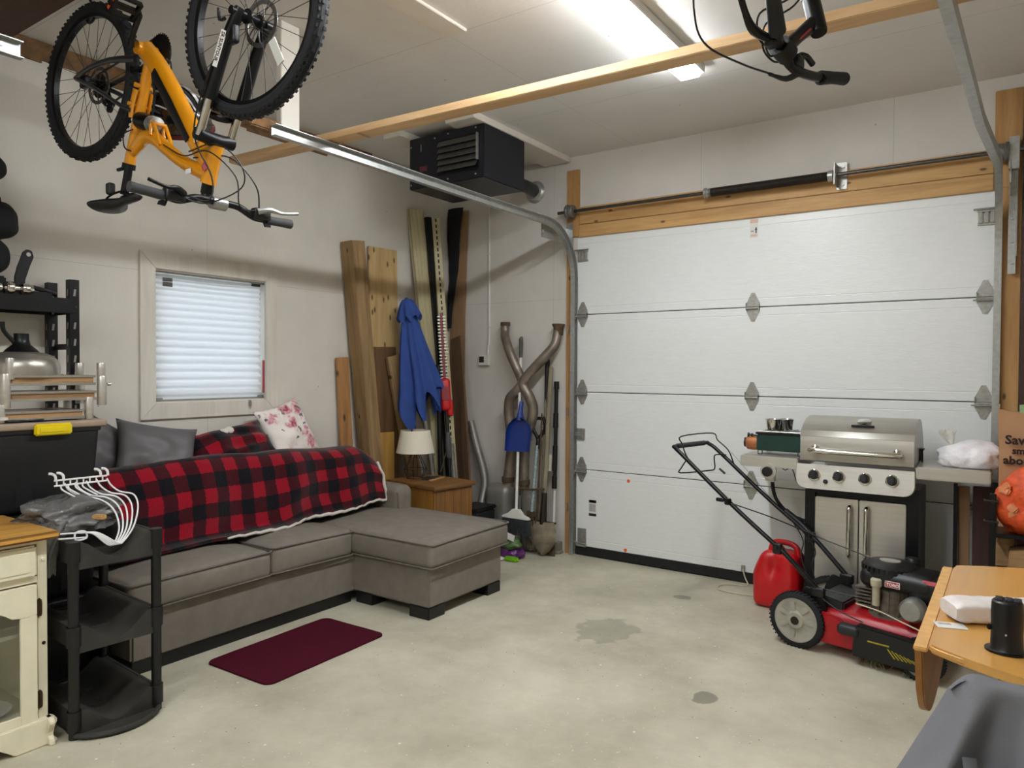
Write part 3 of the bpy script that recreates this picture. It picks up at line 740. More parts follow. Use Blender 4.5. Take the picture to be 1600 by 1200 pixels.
for zz in (2.08, 2.2, 2.33): m.cyl((4.15, -0.056, zz), (4.15, -0.064, zz), 0.008, n=8)
part('jamb_bracket', m, M_GALV, t2, True)
# strut piece of the same track further toward the camera
m = MB(); m.bx(1.252, 1.256, -5.0, -3.885, 2.555, 2.615).bx(1.256, 1.284, -5.0, -3.885, 2.611, 2.615).bx(1.256, 1.284, -5.0, -3.885, 2.555, 2.559)
for i in range(4): m.cyl((1.272, -3.95 - i * 0.25, 2.585), (1.278, -3.95 - i * 0.25, 2.585), 0.008, n=8)
o = solo('support_channel', m, M_GALV, 'short galvanized channel ending at the top left corner', 'channel')
# white painted hangers for the left track
m = MB().bx(1.20, 1.238, -2.755, -2.645, 2.60, CZ, 0.003); solo('hanger_board', m, M_WHITEWOOD, 'white painted board hanging from the ceiling to the end of the door track', 'board')
m = MB().bx(1.19, 1.240, -2.93, -2.76, 2.60, 2.655, 0.006)
solo('wood_block', m, mat('rough_brown_block', '#7b5a38', 0.85, var=0.3, scale=30), 'rough brown wood block behind the free end of the left door track', 'wood block')

# torsion spring on its shaft
t = thing('torsion_spring', 'black torsion spring on a long steel shaft above the door', 'torsion spring', (2.7, -0.03, 2.58))
SZ = 2.700; SY = -0.085
m = MB().cyl((1.19, SY, SZ), (4.30, SY, SZ + 0.006), 0.0125, n=12); part('shaft', m, mat('shaft_steel', '#5a5958', 0.4, 0.85), t, True)
m = MB(); prof = []
L0, L1 = 2.41, 3.19; NC = 96
prof.append((0.020, 0.0))
for i in range(NC):
    z = (L1 - L0) * i / NC; d = (L1 - L0) / NC
    prof += [(0.0265, z), (0.0305, z + d * 0.35), (0.0305, z + d * 0.65), (0.0265, z + d * 0.999)]
m.lathe(prof, aim((L0, SY, SZ), (L1, SY, SZ)), 14); part('coil', m, M_DKSTEEL, t, True, 60)
m = MB().lathe([(0.02, 0), (0.036, 0.0), (0.036, 0.015), (0.03, 0.02), (0.03, 0.045), (0.02, 0.05)], aim((L0 - 0.03, SY, SZ), (L1, SY, SZ)), 16); part('winding_cone', m, M_ZINC, t, True)
m = MB().lathe([(0.02, 0), (0.036, 0.0), (0.036, 0.03), (0.02, 0.035)], aim((L1 - 0.005, SY, SZ), (L1 + 1, SY, SZ)), 16); part('winding_cone', m, M_ZINC, t, True)
m = MB().bx(3.225, 3.231, -0.13, -0.022, 2.635, 2.775, 0.002).bx(3.225, 3.285, -0.030, -0.022, 2.62, 2.79, 0.002)
for zz in (2.65, 2.76): m.cyl((3.262, -0.03, zz), (3.262, -0.038, zz), 0.009, n=8)
m.cyl((3.222, SY, SZ), (3.236, SY, SZ), 0.032, n=14); part('center_bracket', m, M_ZINC, t, True)
for x0, sg in ((1.275, 1), (4.13, -1)):
    m = MB().lathe([(0.015, 0), (0.055, 0.0), (0.057, 0.012), (0.050, 0.02), (0.052, 0.05), (0.045, 0.06), (0.02, 0.062)], aim((x0, SY, SZ), (x0 + sg, SY, SZ)), 22); part('cable_drum', m, mat('cast_drum', '#75726c', 0.5, 0.6), t, True)

# ceiling lights (the second hangs further back, behind the camera)
def led(x0, x1, y0, y1, label):
    t = thing('ceiling_light', label, 'ceiling light', ((x0 + x1) / 2, (y0 + y1) / 2, CZ - 0.065), 0, 'strip lights on the ceiling')
    m = MB().bx(x0, x1, y0, y1, CZ - 0.045, CZ, 0.004); part('housing', m, M_WHITEP, t, True)
    m = MB().bx(x0 + 0.014, x1 - 0.022, y0 + 0.012, y1 - 0.012, CZ - 0.068, CZ - 0.044, 0.006); part('diffuser', m, M_LED, t, True)
    return t
led(2.60, 2.75, -3.55, -1.115, 'long bright strip light on the ceiling above the wooden beam')
led(2.60, 2.75, -7.1, -4.65, 'long strip light on the ceiling behind the viewer')
# spruce beam lying across both door tracks
m = MB(); board(m, (0.478, -2.52, 2.652), (4.62, -2.37, 2.652), 0.038, (0, 1, 0), 0.0)
m = MB(); m.bx(0, 4.20, -0.0445, 0.0445, -0.0, 0.038, 0.003)
o = _link('wooden_beam', mesh_of('wooden_beam', m, M_BEAM)); o.location = (0.478, -2.485, 2.632); o.rotation_euler = (0, 0, math.atan2(0.12, 3.27)); WM[o] = Matrix.Identity(4)
tag(o, 'long bare wooden two-by-four lying across the door tracks under the ceiling', 'beam')

# unit heater on two boards
for (x0, x1, y0, y1, lb) in ((1.02, 1.26, -1.27, -0.02, 'white painted board on the ceiling over the right end of the heater'), (0.44, 0.60, -1.26, -0.02, 'white painted board on the ceiling over the left end of the heater')):
    m = MB().bx(x0, x1, y0, y1, CZ - 0.045, CZ, 0.003); solo('mounting_board', m, M_WHITEWOOD, lb, 'board', None, 'heater boards on the ceiling')
HX0, HX1, HY0, HY1, HZ0, HZ1 = 0.59, 1.255, -1.15, -0.66, 2.745, CZ - 0.047
t = thing('unit_heater', 'black gas heater with louvres hanging under the ceiling', 'heater', ((HX0 + HX1) / 2, (HY0 + HY1) / 2, HZ0))
m = MB().bx(HX0, HX1, HY0, HY1, HZ0, HZ1, 0.006); part('cabinet', m, M_NAVY, t, True)
m = MB(); gx0, gx1, gz0, gz1 = 0.86, 1.215, HZ0 + 0.06, HZ1 - 0.055
m.bx(gx0, gx1, HY0 - 0.006, HY0, gz0, gz1); part('louvre_backing', m, M_BLACKM, t, True)
for i in range(5):
    z = gz0 + 0.02 + i * (gz1 - gz0 - 0.03) / 5
    m = MB().box((0, 0, 0), (gx1 - gx0 - 0.02, 0.005, 0.045), 0.001, Matrix.Translation(((gx0 + gx1) / 2, HY0 - 0.016, z + 0.02)) @ Matrix.Rotation(math.radians(-28), 4, 'X')); part('louvre', m, M_GRILLE, t, True)
for x, z in ((0.61, HZ1 - 0.06), (0.61, HZ0 + 0.03), (0.83, HZ1 - 0.03), (0.95, HZ1 - 0.02), (1.19, HZ1 - 0.02), (0.95, HZ0 + 0.03), (1.19, HZ0 + 0.03)):
    m = MB().cyl((x, HY0, z), (x, HY0 - 0.006, z), 0.006, n=8); part('screw', m, M_ZINC, t, True)
m = MB().bx(1.205, 1.217, HY0 - 0.022, HY0 - 0.006, gz0 + 0.06, gz1 - 0.005); part('louvre_link', m, M_ALU, t, True)
m = MB().bx(0.70, 0.705, HY0 - 0.003, HY0, HZ1 - 0.1, HZ1 - 0.05); part('seam_mark', m, M_ALU, t, True)
m = MB().bx(0.69, 0.76, HY0 - 0.003, HY0, HZ0 + 0.115, HZ0 + 0.15); part('badge', m, mat('dull_red_badge', '#5a2a30', 0.5), t, True, label='small dull red badge')
m = MB().tube([(1.05, HY1 - 0.01, 2.87), (1.03, -0.5, 2.885), (0.98, -0.2, 2.91), (0.92, 0.0, 2.92)], 0.05, 14, 3); part('flue_pipe', m, M_BLACKM, t, True)
m = MB().lathe([(0.055, -0.05), (0.065, -0.05), (0.07, -0.02), (0.09, -0.004), (0.092, 0.0), (0.05, 0.0)], basis((0.92, -0.0, 2.92), (1, 0, 0), (0, 0, 1)) @ Matrix.Scale(-1, 4, (0, 0, 1)), 22); part('wall_flange', m, M_GALV, t, True)
# thermostat and conduit
t = thing('thermostat', 'small white thermostat with a dark screen on the far wall', 'thermostat', (0.43, 0, 1.495))
m = MB().bx(0.365, 0.475, -0.032, 0, 1.50, 1.59, 0.005); part('body', m, M_WHITEP, t, True)
m = MB().bx(0.375, 0.425, -0.034, -0.031, 1.525, 1.577); part('screen', m, mat('dark_lcd', '#31322f', 0.25), t, True)
m = MB().tube([(0.455, -0.012, 1.59), (0.455, -0.012, 1.66), (0.465, -0.010, 1.75), (0.462, -0.010, 2.3), (0.462, -0.010, 3.08)], 0.009, 8, 3)
for z in (1.83, 2.45): m.bx(0.445, 0.482, -0.022, 0, z, z + 0.006)
part('conduit', m, M_WHITEP, t, True)

# ================================================================== SOFA
t = thing('sectional_sofa', 'grey fabric sectional sofa with a chaise standing along the window wall', 'sofa', (0.70, -2.2, 0))
m = MB().bx(0.03, 0.77, -3.25, -1.09, 0.062, 0.31, 0.012); part('base', m, M_GREY, t, True)
m = MB().bx(0.755, 1.40, -1.85, -1.125, 0.068, 0.31, 0.012); part('chaise_base', m, M_GREY, t, True)
m = MB().bx(0.05, 0.76, -3.24, -1.86, 0.0, 0.064); part('plinth', m, M_BLACK, t, True, label='black plinth')
for x0, x1, y0, y1 in ((1.24, 1.395, -1.845, -1.70), (0.79, 0.93, -1.845, -1.72), (1.25, 1.395, -1.27, -1.13), (0.79, 0.93, -1.27, -1.13)):
    m = MB().bx(x0, x1, y0, y1, 0, 0.07, 0.003); part('foot', m, M_BLACK, t, True, label='black block foot')
def seat(name, x0, x1, y0, y1, z0, z1, puff, r=0.035):
    m = MB().rbox(((x0 + x1) / 2, (y0 + y1) / 2, (z0 + z1) / 2), (x1 - x0, y1 - y0, z1 - z0), r, 12, puff, 0.012)
    s = part(name, m, M_GREY, t, True, 60)
    for z, e in ((z1 - 0.010, 0.002), (z0 + 0.012, 0.002)):
        q = rrect(x0 - e, x1 + e, y0 - e, y1 + e, 0.03)
        def bulge(p): return 0.0
        m = MB().tube([(a, b, z + (0.006 * math.sin(a * 9 + b * 5))) for a, b in q] , 0.0055, 6, 1, True)
        part('piping', m, M_GREYP, s, True)
    return s
seat('seat_cushion', 0.22, 0.80, -3.275, -2.476, 0.30, 0.452, 0.035)
seat('seat_cushion', 0.22, 0.80, -2.472, -1.872, 0.30, 0.465, 0.035)
seat('chaise_cushion', 0.22, 1.432, -1.868, -1.08, 0.30, 0.458, 0.03)
m = MB().rbox((0.315, -1.188, 0.45), (0.58, 0.165, 0.36), 0.055, 8, 0.008); a_ = part('armrest', m, M_GREY, t, True, 60)
m = MB().tube([(0.06, -1.258, 0.60), (0.45, -1.258, 0.60), (0.565, -1.258, 0.585), (0.592, -1.258, 0.55), (0.596, -1.258, 0.3)], 0.005, 6, 3); part('piping', m, M_GREYP, a_, True)
m = MB().rbox((0.125, -2.27, 0.55), (0.19, 1.98, 0.62), 0.05, 10); part('backrest', m, M_GREY, t, True, 60)
for y0, y1 in ((-3.21, -2.58), (-2.57, -1.94), (-1.93, -1.30)):
    m = MB().rbox((0.31, (y0 + y1) / 2, 0.66), (0.17, y1 - y0, 0.40), 0.06, 8, 0.02, 0.01); part('back_cushion', m, M_GREY, t, True, 60)

# plaid blanket over the back cushions
prof = [V((0.135, 0, 0.875)), V((0.19, 0, 0.905)), V((0.27, 0, 0.925)), V((0.36, 0, 0.905)), V((0.43, 0, 0.80)), V((0.455, 0, 0.67)), V((0.475, 0, 0.55)), V((0.50, 0, 0.525)), V((0.56, 0, 0.512))]
pp = smooth_path(prof, 6)
dist = [0.0]
for a, b in zip(pp, pp[1:]): dist.append(dist[-1] + (b - a).length)
def on_prof(s):
    for i in range(len(pp) - 1):
        if dist[i + 1] >= s: return pp[i].lerp(pp[i + 1], (s - dist[i]) / (dist[i + 1] - dist[i]))
    return pp[-1].copy()
BLU = 1.97
def blanket(u, v):
    y = -3.24 + u * BLU
    cut = 0.985 - 0.14 * max(0, (u - 0.55) / 0.45) + 0.015 * math.sin(u * 17)
    p = on_prof(v * dist[-1] * cut); x, z = p.x, p.z
    sag = 0.018 * math.sin(u * 2 * PI * 1.5 - 0.6)
    top = max(0, 1 - abs(v - 0.3) / 0.4)
    z += top * (0.018 * math.sin(u * 5.0 + 0.2) + 0.022 * math.sin(PI * u))
    z += 0.010 * fnoise(u * 7, v * 5, 2.0); x += 0.016 * fnoise(u * 9, v * 4, 7.0) + 0.012 * math.sin(u * 21 + v * 3) * v
    e = max(0, (u - 0.90) / 0.10)
    x -= 0.0 * e; z -= 0.10 * e * e * (1 - v * 0.6); x += 0.02 * e * v
    y += 0.02 * fnoise(u * 3, v * 6, 4.0) - 0.03 * e * (1 - v)
    return V((x, y, z))
m = MB().surf(blanket, 90, 44, (BLU / 0.165 , dist[-1] / 0.165), 0.018)
bl = solo('plaid_blanket', m, M_PLAID, 'red and black buffalo plaid blanket draped over the sofa back cushions', 'blanket', V((0.42, -2.25, 0.47)), smooth=70)
m = MB(); pts = [blanket(i / 60, 1.0) + V((0.006, 0, -0.006 + 0.004 * math.sin(i * 2.1))) for i in range(20, 61)]
m.tube(pts, [0.007, 0.011, 0.008, 0.012, 0.007, 0.010], 8)
pts = [blanket(1.0, 1.0 - i / 30) + V((0.012, 0.004, 0)) for i in range(0, 17)]
m.tube(pts, [0.008, 0.012, 0.008, 0.011], 8)
part('sherpa_edge', m, M_SHERPA, bl, True, 60, label='cream sherpa edge')
m = MB(); q = blanket(1.0, 0.86)
m.bx(q.x + 0.008, q.x + 0.045, q.y + 0.01, q.y + 0.013, q.z - 0.055, q.z - 0.005); part('care_tag', m, M_WHITEINK, bl, True, label='white care tag')

# pillows along the back
def pillow(name, c, w_, h_, d_, M, label, material, plaid=None):
    """Puffed square with pinched corners; local x=width, y=height, z=thickness."""
    m = MB(); N = 22
    def side(sg):
        def f(u, v):
            a, b = 2 * u - 1, 2 * v - 1
            th = (max(0, 1 - a * a) * max(0, 1 - b * b)) ** 0.45
            pin = 1 - 0.07 * (1 - abs(a)) * 0 - 0.10 * (1 - b * b) * abs(a) ** 3; pin2 = 1 - 0.10 * (1 - a * a) * abs(b) ** 3
            n_ = 0.14 * fnoise(a * 2.2 + c[1] * 5, b * 2.2, sg * 3.0)
            return V((a * w_ / 2 * pin, b * h_ / 2 * pin2, sg * th * d_ / 2 * (1 + n_ * 3)))
        return f
    m.surf(side(1), N, N, plaid or (1, 1)); m.surf(side(-1), N, N, plaid or (1, 1))
    bmesh.ops.remove_doubles(m.bm, verts=m.bm.verts, dist=1e-5)
    m.xf(Matrix.Translation(c) @ M)
    return solo(name, m, material, label, 'pillow', None, 'pillows along the sofa back', smooth=80)
def stand(yaw, tilt, roll=0.0):
    # pillow standing: width along +y, height along z leaning back to the wall
    return Matrix.Rotation(yaw, 4, 'Z') @ Matrix.Rotation(tilt, 4, 'Y') @ basis((0, 0, 0), (0, 1, 0), (0, 0, 1)) @ Matrix.Rotation(roll, 4, 'Z')
pillow('pillow', V((0.10, -3.00, 0.98)), 0.38, 0.34, 0.11, stand(0.05, math.radians(-14), math.radians(-30)), 'grey satin pillow at the left end, mostly behind its twin', M_PILLOW)
pillow('pillow', V((0.235, -2.82, 0.985)), 0.45, 0.36, 0.13, stand(-0.1, math.radians(-24), math.radians(-12)), 'grey satin pillow propped in front of its twin under the window', M_PILLOW)
pillow('pillow', V((0.20, -2.33, 0.985)), 0.60, 0.26, 0.16, stand(0.0, math.radians(-38), math.radians(10)), 'red and black plaid pillow on the sofa back under the window', M_PLAID, (3.4, 1.7))
pillow('pillow', V((0.13, -1.85, 1.04)), 0.40, 0.40, 0.14, stand(0.06, math.radians(-22), math.radians(13)), 'white pillow with pink flower print beyond the plaid pillow', M_FLORAL)
m = MB()
for i in range(9): m.ball((0.19 + 0.012 * fnoise(i, 1), -2.61 + i * 0.034, 0.985 + 0.012 * i + 0.01 * fnoise(i * 3.1, 2.2)), (0.030, 0.032, 0.026), 10)
solo('sherpa_throw', m, M_SHERPA, 'cream fluffy sherpa throw edge peeking out behind the plaid pillow', 'throw', smooth=60)

# floor mat
m = MB()
def matf(u, v):
    x = 0.89 + u * 0.475 + 0.035 * (v - 0.5) * 0 ; y = -2.945 + v * 0.785
    x += 0.004 * fnoise(v * 12, 1.0) * (1 if u > 0.5 else -1)
    return V((x, y, 0.007 + 0.0015 * fnoise(u * 6, v * 9)))
poly = [(x + 0.004 * fnoise(x * 20, y * 20), y + 0.004 * fnoise(x * 20, y * 20, 5)) for x, y in sum(([(p[0] + (q[0] - p[0]) * k / 6, p[1] + (q[1] - p[1]) * k / 6) for k in range(6)] for p, q in zip(rrect(0.885, 1.365, -2.945, -2.16, 0.045, 4), rrect(0.885, 1.365, -2.945, -2.16, 0.045, 4)[1:] + rrect(0.885, 1.365, -2.945, -2.16, 0.045, 4)[:1])), [])]
m.prism(poly, 0.008, Matrix.Translation((0, 0, 0.001)) @ Matrix.Translation((1.12, -2.55, 0)) @ Matrix.Rotation(math.radians(1.5), 4, 'Z') @ Matrix.Translation((-1.12, 2.55, 0)), 0.002)
solo('floor_mat', m, M_MAT, 'burgundy carpet mat on the concrete in front of the sofa', 'mat')

# ================================================================== SIDE TABLE AND LAMP
TZ = 0.605
t = thing('side_table', 'oak side cabinet standing between the sofa arm and the boards', 'side table', (0.455, -0.765, 0), math.radians(-7))
m = MB().bx(-0.27, 0.29, -0.215, 0.225, TZ - 0.03, TZ, 0.006); part('top', m, M_OAKT, t)
m = MB().bx(-0.25, 0.25, -0.20, 0.21, 0.06, TZ - 0.03, 0.002); part('carcass', m, M_OAKP, t)
m = MB().bx(0.25, 0.262, -0.195, 0.205, 0.08, TZ - 0.045, 0.002); part('door', m, M_OAK, t)
m = MB().bx(-0.24, 0.24, -0.19, 0.20, 0.0, 0.06); part('plinth', m, M_OAKP, t)
LX, LY = 0.305, -0.765
t = thing('table_lamp', 'small table lamp with a white drum shade and black wire base', 'lamp', (LX, LY, TZ))
LK = 0.87
m = MB().lathe([(0.150, 0.205), (0.116, 0.380), (0.114, 0.380), (0.148, 0.205), (0.150, 0.205)], None, 40, False); part('lamp_shade', m, M_LAMPSHADE, t)
m = MB()
n = 6; zb, zm, zt = 0.004, 0.075, 0.235; rb, rm_ = 0.066, 0.092
for i in range(n):
    a = 2 * PI * i / n; b = 2 * PI * (i + 1) / n; h = 2 * PI * (i + 0.5) / n
    B1 = (rb * math.cos(a), rb * math.sin(a), zb); B2 = (rb * math.cos(b), rb * math.sin(b), zb); Mi = (rm_ * math.cos(a), rm_ * math.sin(a), zm); M2 = (rm_ * math.cos(b), rm_ * math.sin(b), zm)
    for p, q in ((B1, B2), (B1, Mi), (Mi, M2), (Mi, (0.012 * math.cos(a), 0.012 * math.sin(a), zt))): m.cyl(p, q, 0.0028, n=6)
part('wire_base', m, M_BLACKM, t)
m = MB().cyl((0, 0, 0.21), (0, 0, 0.28), 0.016, n=12); part('lamp_socket', m, M_BLACKM, t)
m = MB().lathe([(0.0, 0.34), (0.02, 0.335), (0.028, 0.315), (0.018, 0.28), (0.012, 0.275)], None, 14); part('light_bulb', m, M_WHITEP, t)
m = MB()
for i in range(3): a = 2 * PI * i / 3; m.cyl((0, 0, 0.28), (0.131 * math.cos(a), 0.131 * math.sin(a), 0.28), 0.002, n=5)
part('shade_ring', m, M_BLACKM, t)
m = MB().bx(0.36, 0.46, -0.80, -0.66, TZ + 0.001, TZ + 0.012, 0.002, Matrix.Translation((0.4, -0.7, 0)) @ Matrix.Rotation(0.5, 4, 'Z') @ Matrix.Translation((-0.4, 0.7, 0)))
solo('folded_leather_strap', m, M_DKPLASTIC, 'flat dark strap lying on the oak side cabinet beside the lamp', 'strap')
m = MB().bx(0.47, 0.50, -0.82, -0.62, TZ + 0.001, TZ + 0.012, 0.002, Matrix.Translation((0.48, -0.7, 0)) @ Matrix.Rotation(0.2, 4, 'Z') @ Matrix.Translation((-0.48, 0.7, 0)))
solo('paint_stick', m, M_PINE, 'pale wooden stick lying on the oak side cabinet', 'stick')

# ================================================================== LUMBER AND TOOLS IN THE CORNER
def plank(name, p0, p1, wd, wdir, th, mm, label, group='lumber leaning in the corner', bev=0.003, cat='board'):
    p0, p1 = V(p0), V(p1); z = (p1 - p0).normalized(); x = V(wdir); x = (x - z * x.dot(z)).normalized(); y = z.cross(x)
    R = Matrix((x, y, z)).transposed()
    m = MB().bx(-wd / 2, wd / 2, -th / 2, th / 2, 0, (p1 - p0).length, bev)
    o = _link(name, mesh_of(name, m, mm)); o.matrix_world = Matrix.Translation(p0) @ R.to_4x4(); WM[o] = o.matrix_world.copy()
    return tag(o, label, cat, group)
plank('wooden_post', (0.118, -0.975, 0.012), (0.078, -1.215, 2.42), 0.128, (1, 0, 0), 0.128, M_POST, 'thick square treated post leaning on the wall right of the window', cat='post')
plank('plywood_board', (0.035, -0.80, 0.0), (0.022, -0.845, 2.425), 0.315, (0, 1, 0), 0.018, M_PLY, 'tall pale knotty board on the wall right of the thick post')
plank('plywood_board', (0.075, -0.83, 0.0), (0.045, -0.87, 1.64), 0.30, (0, 1, 0), 0.016, M_PLYD, 'dark brown plywood panel below the knotty board')
plank('cedar_board', (0.065, -1.205, 0.0), (0.03, -1.275, 1.55), 0.11, (0, 1, 0), 0.028, M_CEDAR, 'narrow reddish board left of the thick post')
plank('short_board', (0.160, -0.47, 0.012), (0.095, -0.80, 1.57), 0.13, (0.25, 1, 0), 0.038, M_POST, 'short tilted plank between the dark panel and the blue parasol')
plank('plywood_offcut', (0.118, -0.90, 0.0), (0.095, -0.885, 0.965), 0.19, (0, 1, 0), 0.018, M_YELLOWP, 'yellowish plywood offcut behind the lamp')
# cream vinyl trims, black trim and slotted angle
def channel(name, p0, p1, wd, dp, wdir, mm, label, cat, slots=0):
    p0, p1 = V(p0), V(p1); z = (p1 - p0).normalized(); x = V(wdir); x = (x - z * x.dot(z)).normalized(); y = z.cross(x)
    R = Matrix((x, y, z)).transposed(); L_ = (p1 - p0).length
    m = MB(); m.bx(-wd / 2, wd / 2, -0.002, 0.002, 0, L_)
    m.bx(-wd / 2, -wd / 2 + 0.004, -0.002, dp, 0, L_).bx(wd / 2 - 0.004, wd / 2, -0.002, dp, 0, L_)
    if slots == 0:
        for k in (-0.25, 0.0, 0.25): m.bx(wd * k - 0.004, wd * k + 0.004, -0.006, -0.002, 0, L_)
    o = _link(name, mesh_of(name, m, mm)); o.matrix_world = Matrix.Translation(p0) @ R.to_4x4(); WM[o] = o.matrix_world.copy(); tag(o, label, cat)
    if slots:
        s = MB(); n_ = int(L_ / 0.05)
        for i in range(n_): s.bx(-0.006, 0.006, -0.0035, -0.0018, 0.02 + i * 0.05, 0.05 + i * 0.05)
        q = _link('slot_row', mesh_of('slot_row', s, M_BLACK)); q.parent = o; WM[q] = WM[o]
    return o
channel('vinyl_trim', (0.30, -0.335, 0.002), (0.040, -0.475, 2.80), 0.145, 0.03, (0.25, 1, 0), M_VINYL, 'long cream vinyl siding trim leaning below the left end of the heater', 'siding trim')
channel('metal_trim', (0.34, -0.30, 0.002), (0.115, -0.40, 2.74), 0.05, 0.03, (0.3, 1, 0), M_BLACK, 'long thin black strip right of the cream siding trim', 'trim strip')
channel('slotted_angle', (0.44, -0.385, 0.002), (0.135, -0.335, 2.74), 0.07, 0.03, (0.55, 1, 0), M_VINYL, 'long cream slotted rail with a row of dark slots', 'slotted rail', 1)
m = MB().prism([(0.0, 0), (0.16, 0), (0.17, 1.9), (0.20, 2.85), (0.0, 2.85)], 0.006, basis((0.035, -0.012, 0), (1, 0, 0), (0, 0, 1)))
solo('cardboard_sheet', m, M_CARD, 'tall brown cardboard sheet in the corner under the heater', 'cardboard')
def torn(u, v):
    z = 2.88 - v * 1.05; hw = 0.085 * (1 - v * 0.75) + 0.008 * fnoise(v * 9, 3)
    return V((0.045 + (2 * u - 1) * hw + 0.10 * (1 - v) * 0.6, -0.030 - 0.012 * math.sin(v * 9) - 0.018 * math.sin(u * PI), z))
m = MB().surf(torn, 10, 30, thick=0.003)
solo('plastic_liner', m, M_BLACKF, 'torn black plastic liner hanging over the cardboard under the heater', 'plastic sheet', smooth=60)
plank('weathered_board', (0.462, -0.27, 0.004), (0.155, -0.075, 1.745), 0.165, (1, -0.35, 0), 0.022, M_BROWNB, 'brown weathered board leaning in the corner right of the slotted rail')

# folded blue parasol
t = thing('patio_umbrella', 'closed blue patio umbrella leaning upright behind the lamp', 'umbrella', (0.335, -0.45, 0))
AX0, AX1 = V((0.335, -0.45, 0.0)), V((0.19, -0.745, 2.02))
axu = (AX1 - AX0).normalized(); LEN = (AX1 - AX0).length
Mu = basis(AX0, V((0.3, 1, 0)) - axu * V((0.3, 1, 0)).dot(axu), axu.cross(V((0.3, 1, 0))))
m = MB(); m.cyl((0, 0, 0.01), (0, 0, 1.35), 0.019, n=14); m.xf(Mu); part('pole', m, M_ALU, t, True)
m = MB(); m.cyl((0, 0, 1.14), (0, 0, 1.24), 0.028, n=14); m.xf(Mu); part('pole_collar', m, mat('grey_collar', '#6d6c69', 0.5), t, True)
def canopy(u, v):
    a = 2 * PI * u; s = v
    R = 0.045 + 0.135 * min(1, s / 0.92) ** 0.75
    fold = 1 + (0.10 + 0.22 * s) * math.sin(a * 8 + 1.5 * math.sin(a)) + 0.12 * fnoise(math.cos(a) * 1.5, math.sin(a) * 1.5, s * 2)
    sq = 0.55
    drop = 0.10 * math.sin(a * 8 + 0.8) * s ** 6 + 0.07 * math.sin(a + 2.2) * s ** 4
    return Mu @ V((R * fold * math.cos(a), R * fold * math.sin(a) * sq, 1.95 - s * 0.80 + drop))
m = MB().surf(canopy, 128, 40, thick=0.002, closeu=True); part('canopy', m, M_BLUE, t, True, 60)
def cape(u, v):
    a = 2 * PI * u; R = 0.012 + 0.085 * v ** 0.6 * (1 + 0.16 * v * math.sin(a * 8)) 
    return Mu @ V((R * math.cos(a), R * math.sin(a) * 0.75, 2.05 - 0.16 * v ** 1.6 + 0.025 * v ** 4 * math.sin(a * 8 + 1)))
m = MB().surf(cape, 64, 12, thick=0.002, closeu=True); part('top_vent', m, M_BLUE, t, True, 60)
m = MB(); m.cyl((0, 0, 2.03), (0, 0, 2.06), 0.022, 0.012, n=12); m.xf(Mu); part('finial', m, mat('navy_cap', '#26365f', 0.6), t, True)
m = MB(); m.cyl((0.018, 0, 0.78), (0.045, 0, 0.78), 0.012, n=10); m.xf(Mu); part('crank_knob', m, M_ALU, t, True)

# pole hedge trimmer
t = thing('pole_hedge_trimmer', 'red pole hedge trimmer standing blade up beside the parasol', 'hedge trimmer', (0.50, -0.515, 0))
P0, P1 = V((0.500, -0.515, 0.0)), V((0.255, -0.400, 1.925))
d_ = (P1 - P0).normalized(); Mh = basis(P0, V((1, 0.9, 0)) - d_ * V((1, 0.9, 0)).dot(d_), d_.cross(V((1, 0.9, 0))))
m = MB(); m.cyl((0, 0, 0.02), (0, 0, 1.16), 0.015, n=10); m.xf(Mh); part('pole', m, M_BLACK, t, True)
m = MB(); m.lathe([(0.016, 0.75), (0.024, 0.76), (0.026, 0.86), (0.019, 0.95), (0.016, 0.96)], None, 12); m.xf(Mh); part('grip', m, mat('grey_grip', '#4b4a4d', 0.6), t, True)
m = MB(); m.rbox((0, 0, 1.27), (0.085, 0.09, 0.27), 0.03, 4).rbox((0.03, 0.0, 1.16), (0.05, 0.06, 0.14), 0.02, 3); m.xf(Mh); part('motor_housing', m, M_RED, t, True)
m = MB(); m.bx(-0.03, 0.03, -0.05, -0.044, 1.22, 1.33); m.xf(Mh); part('housing_badge', m, mat('dark_red_badge', '#8c1218', 0.4), t, True)
m = MB(); m.bx(-0.012, 0.012, -0.004, 0.004, 1.38, 1.95); m.xf(Mh); part('blade_bar', m, mat('red_blade_bar', '#7a2a2a', 0.5), t, True)
m = MB()
for i in range(20):
    z = 1.40 + i * 0.027
    for sg in (-1, 1): m.prism([(sg * 0.010, z), (sg * 0.034, z + 0.004), (sg * 0.034, z + 0.010), (sg * 0.010, z + 0.014)], 0.004, basis((0, 0.002, 0), (1, 0, 0), (0, 0, 1)))
m.xf(Mh); part('blade_teeth', m, M_ZINC, t, True)
# black poles and rods behind the side table
m = MB().cyl((0.315, -0.44, 0.0), (0.250, -0.43, 1.50), 0.020, n=12).cyl((0.256, -0.43, 1.36), (0.250, -0.43, 1.50), 0.024, n=12)
solo('black_pole', m, M_BLACK, 'plain black pole between the parasol and the hedge trimmer', 'pole')
m = MB().tube([(0.30, -0.45, 0.62), (0.36, -0.45, 0.80), (0.40, -0.45, 0.86)], 0.004, 6); 
m.cyl((0.505, -0.45, 0.0), (0.385, -0.43, 0.90), 0.009, n=8)
solo('metal_rod', m, M_ALU, 'thin bright metal rod leaning behind the side cabinet', 'rod', group='metal rods behind the side cabinet')
m = MB().cyl((0.53, -0.44, 0.0), (0.41, -0.42, 0.86), 0.008, n=8); solo('metal_rod', m, M_ALU, 'second thin metal rod just right of the bright one behind the side cabinet', 'rod', group='metal rods behind the side cabinet')
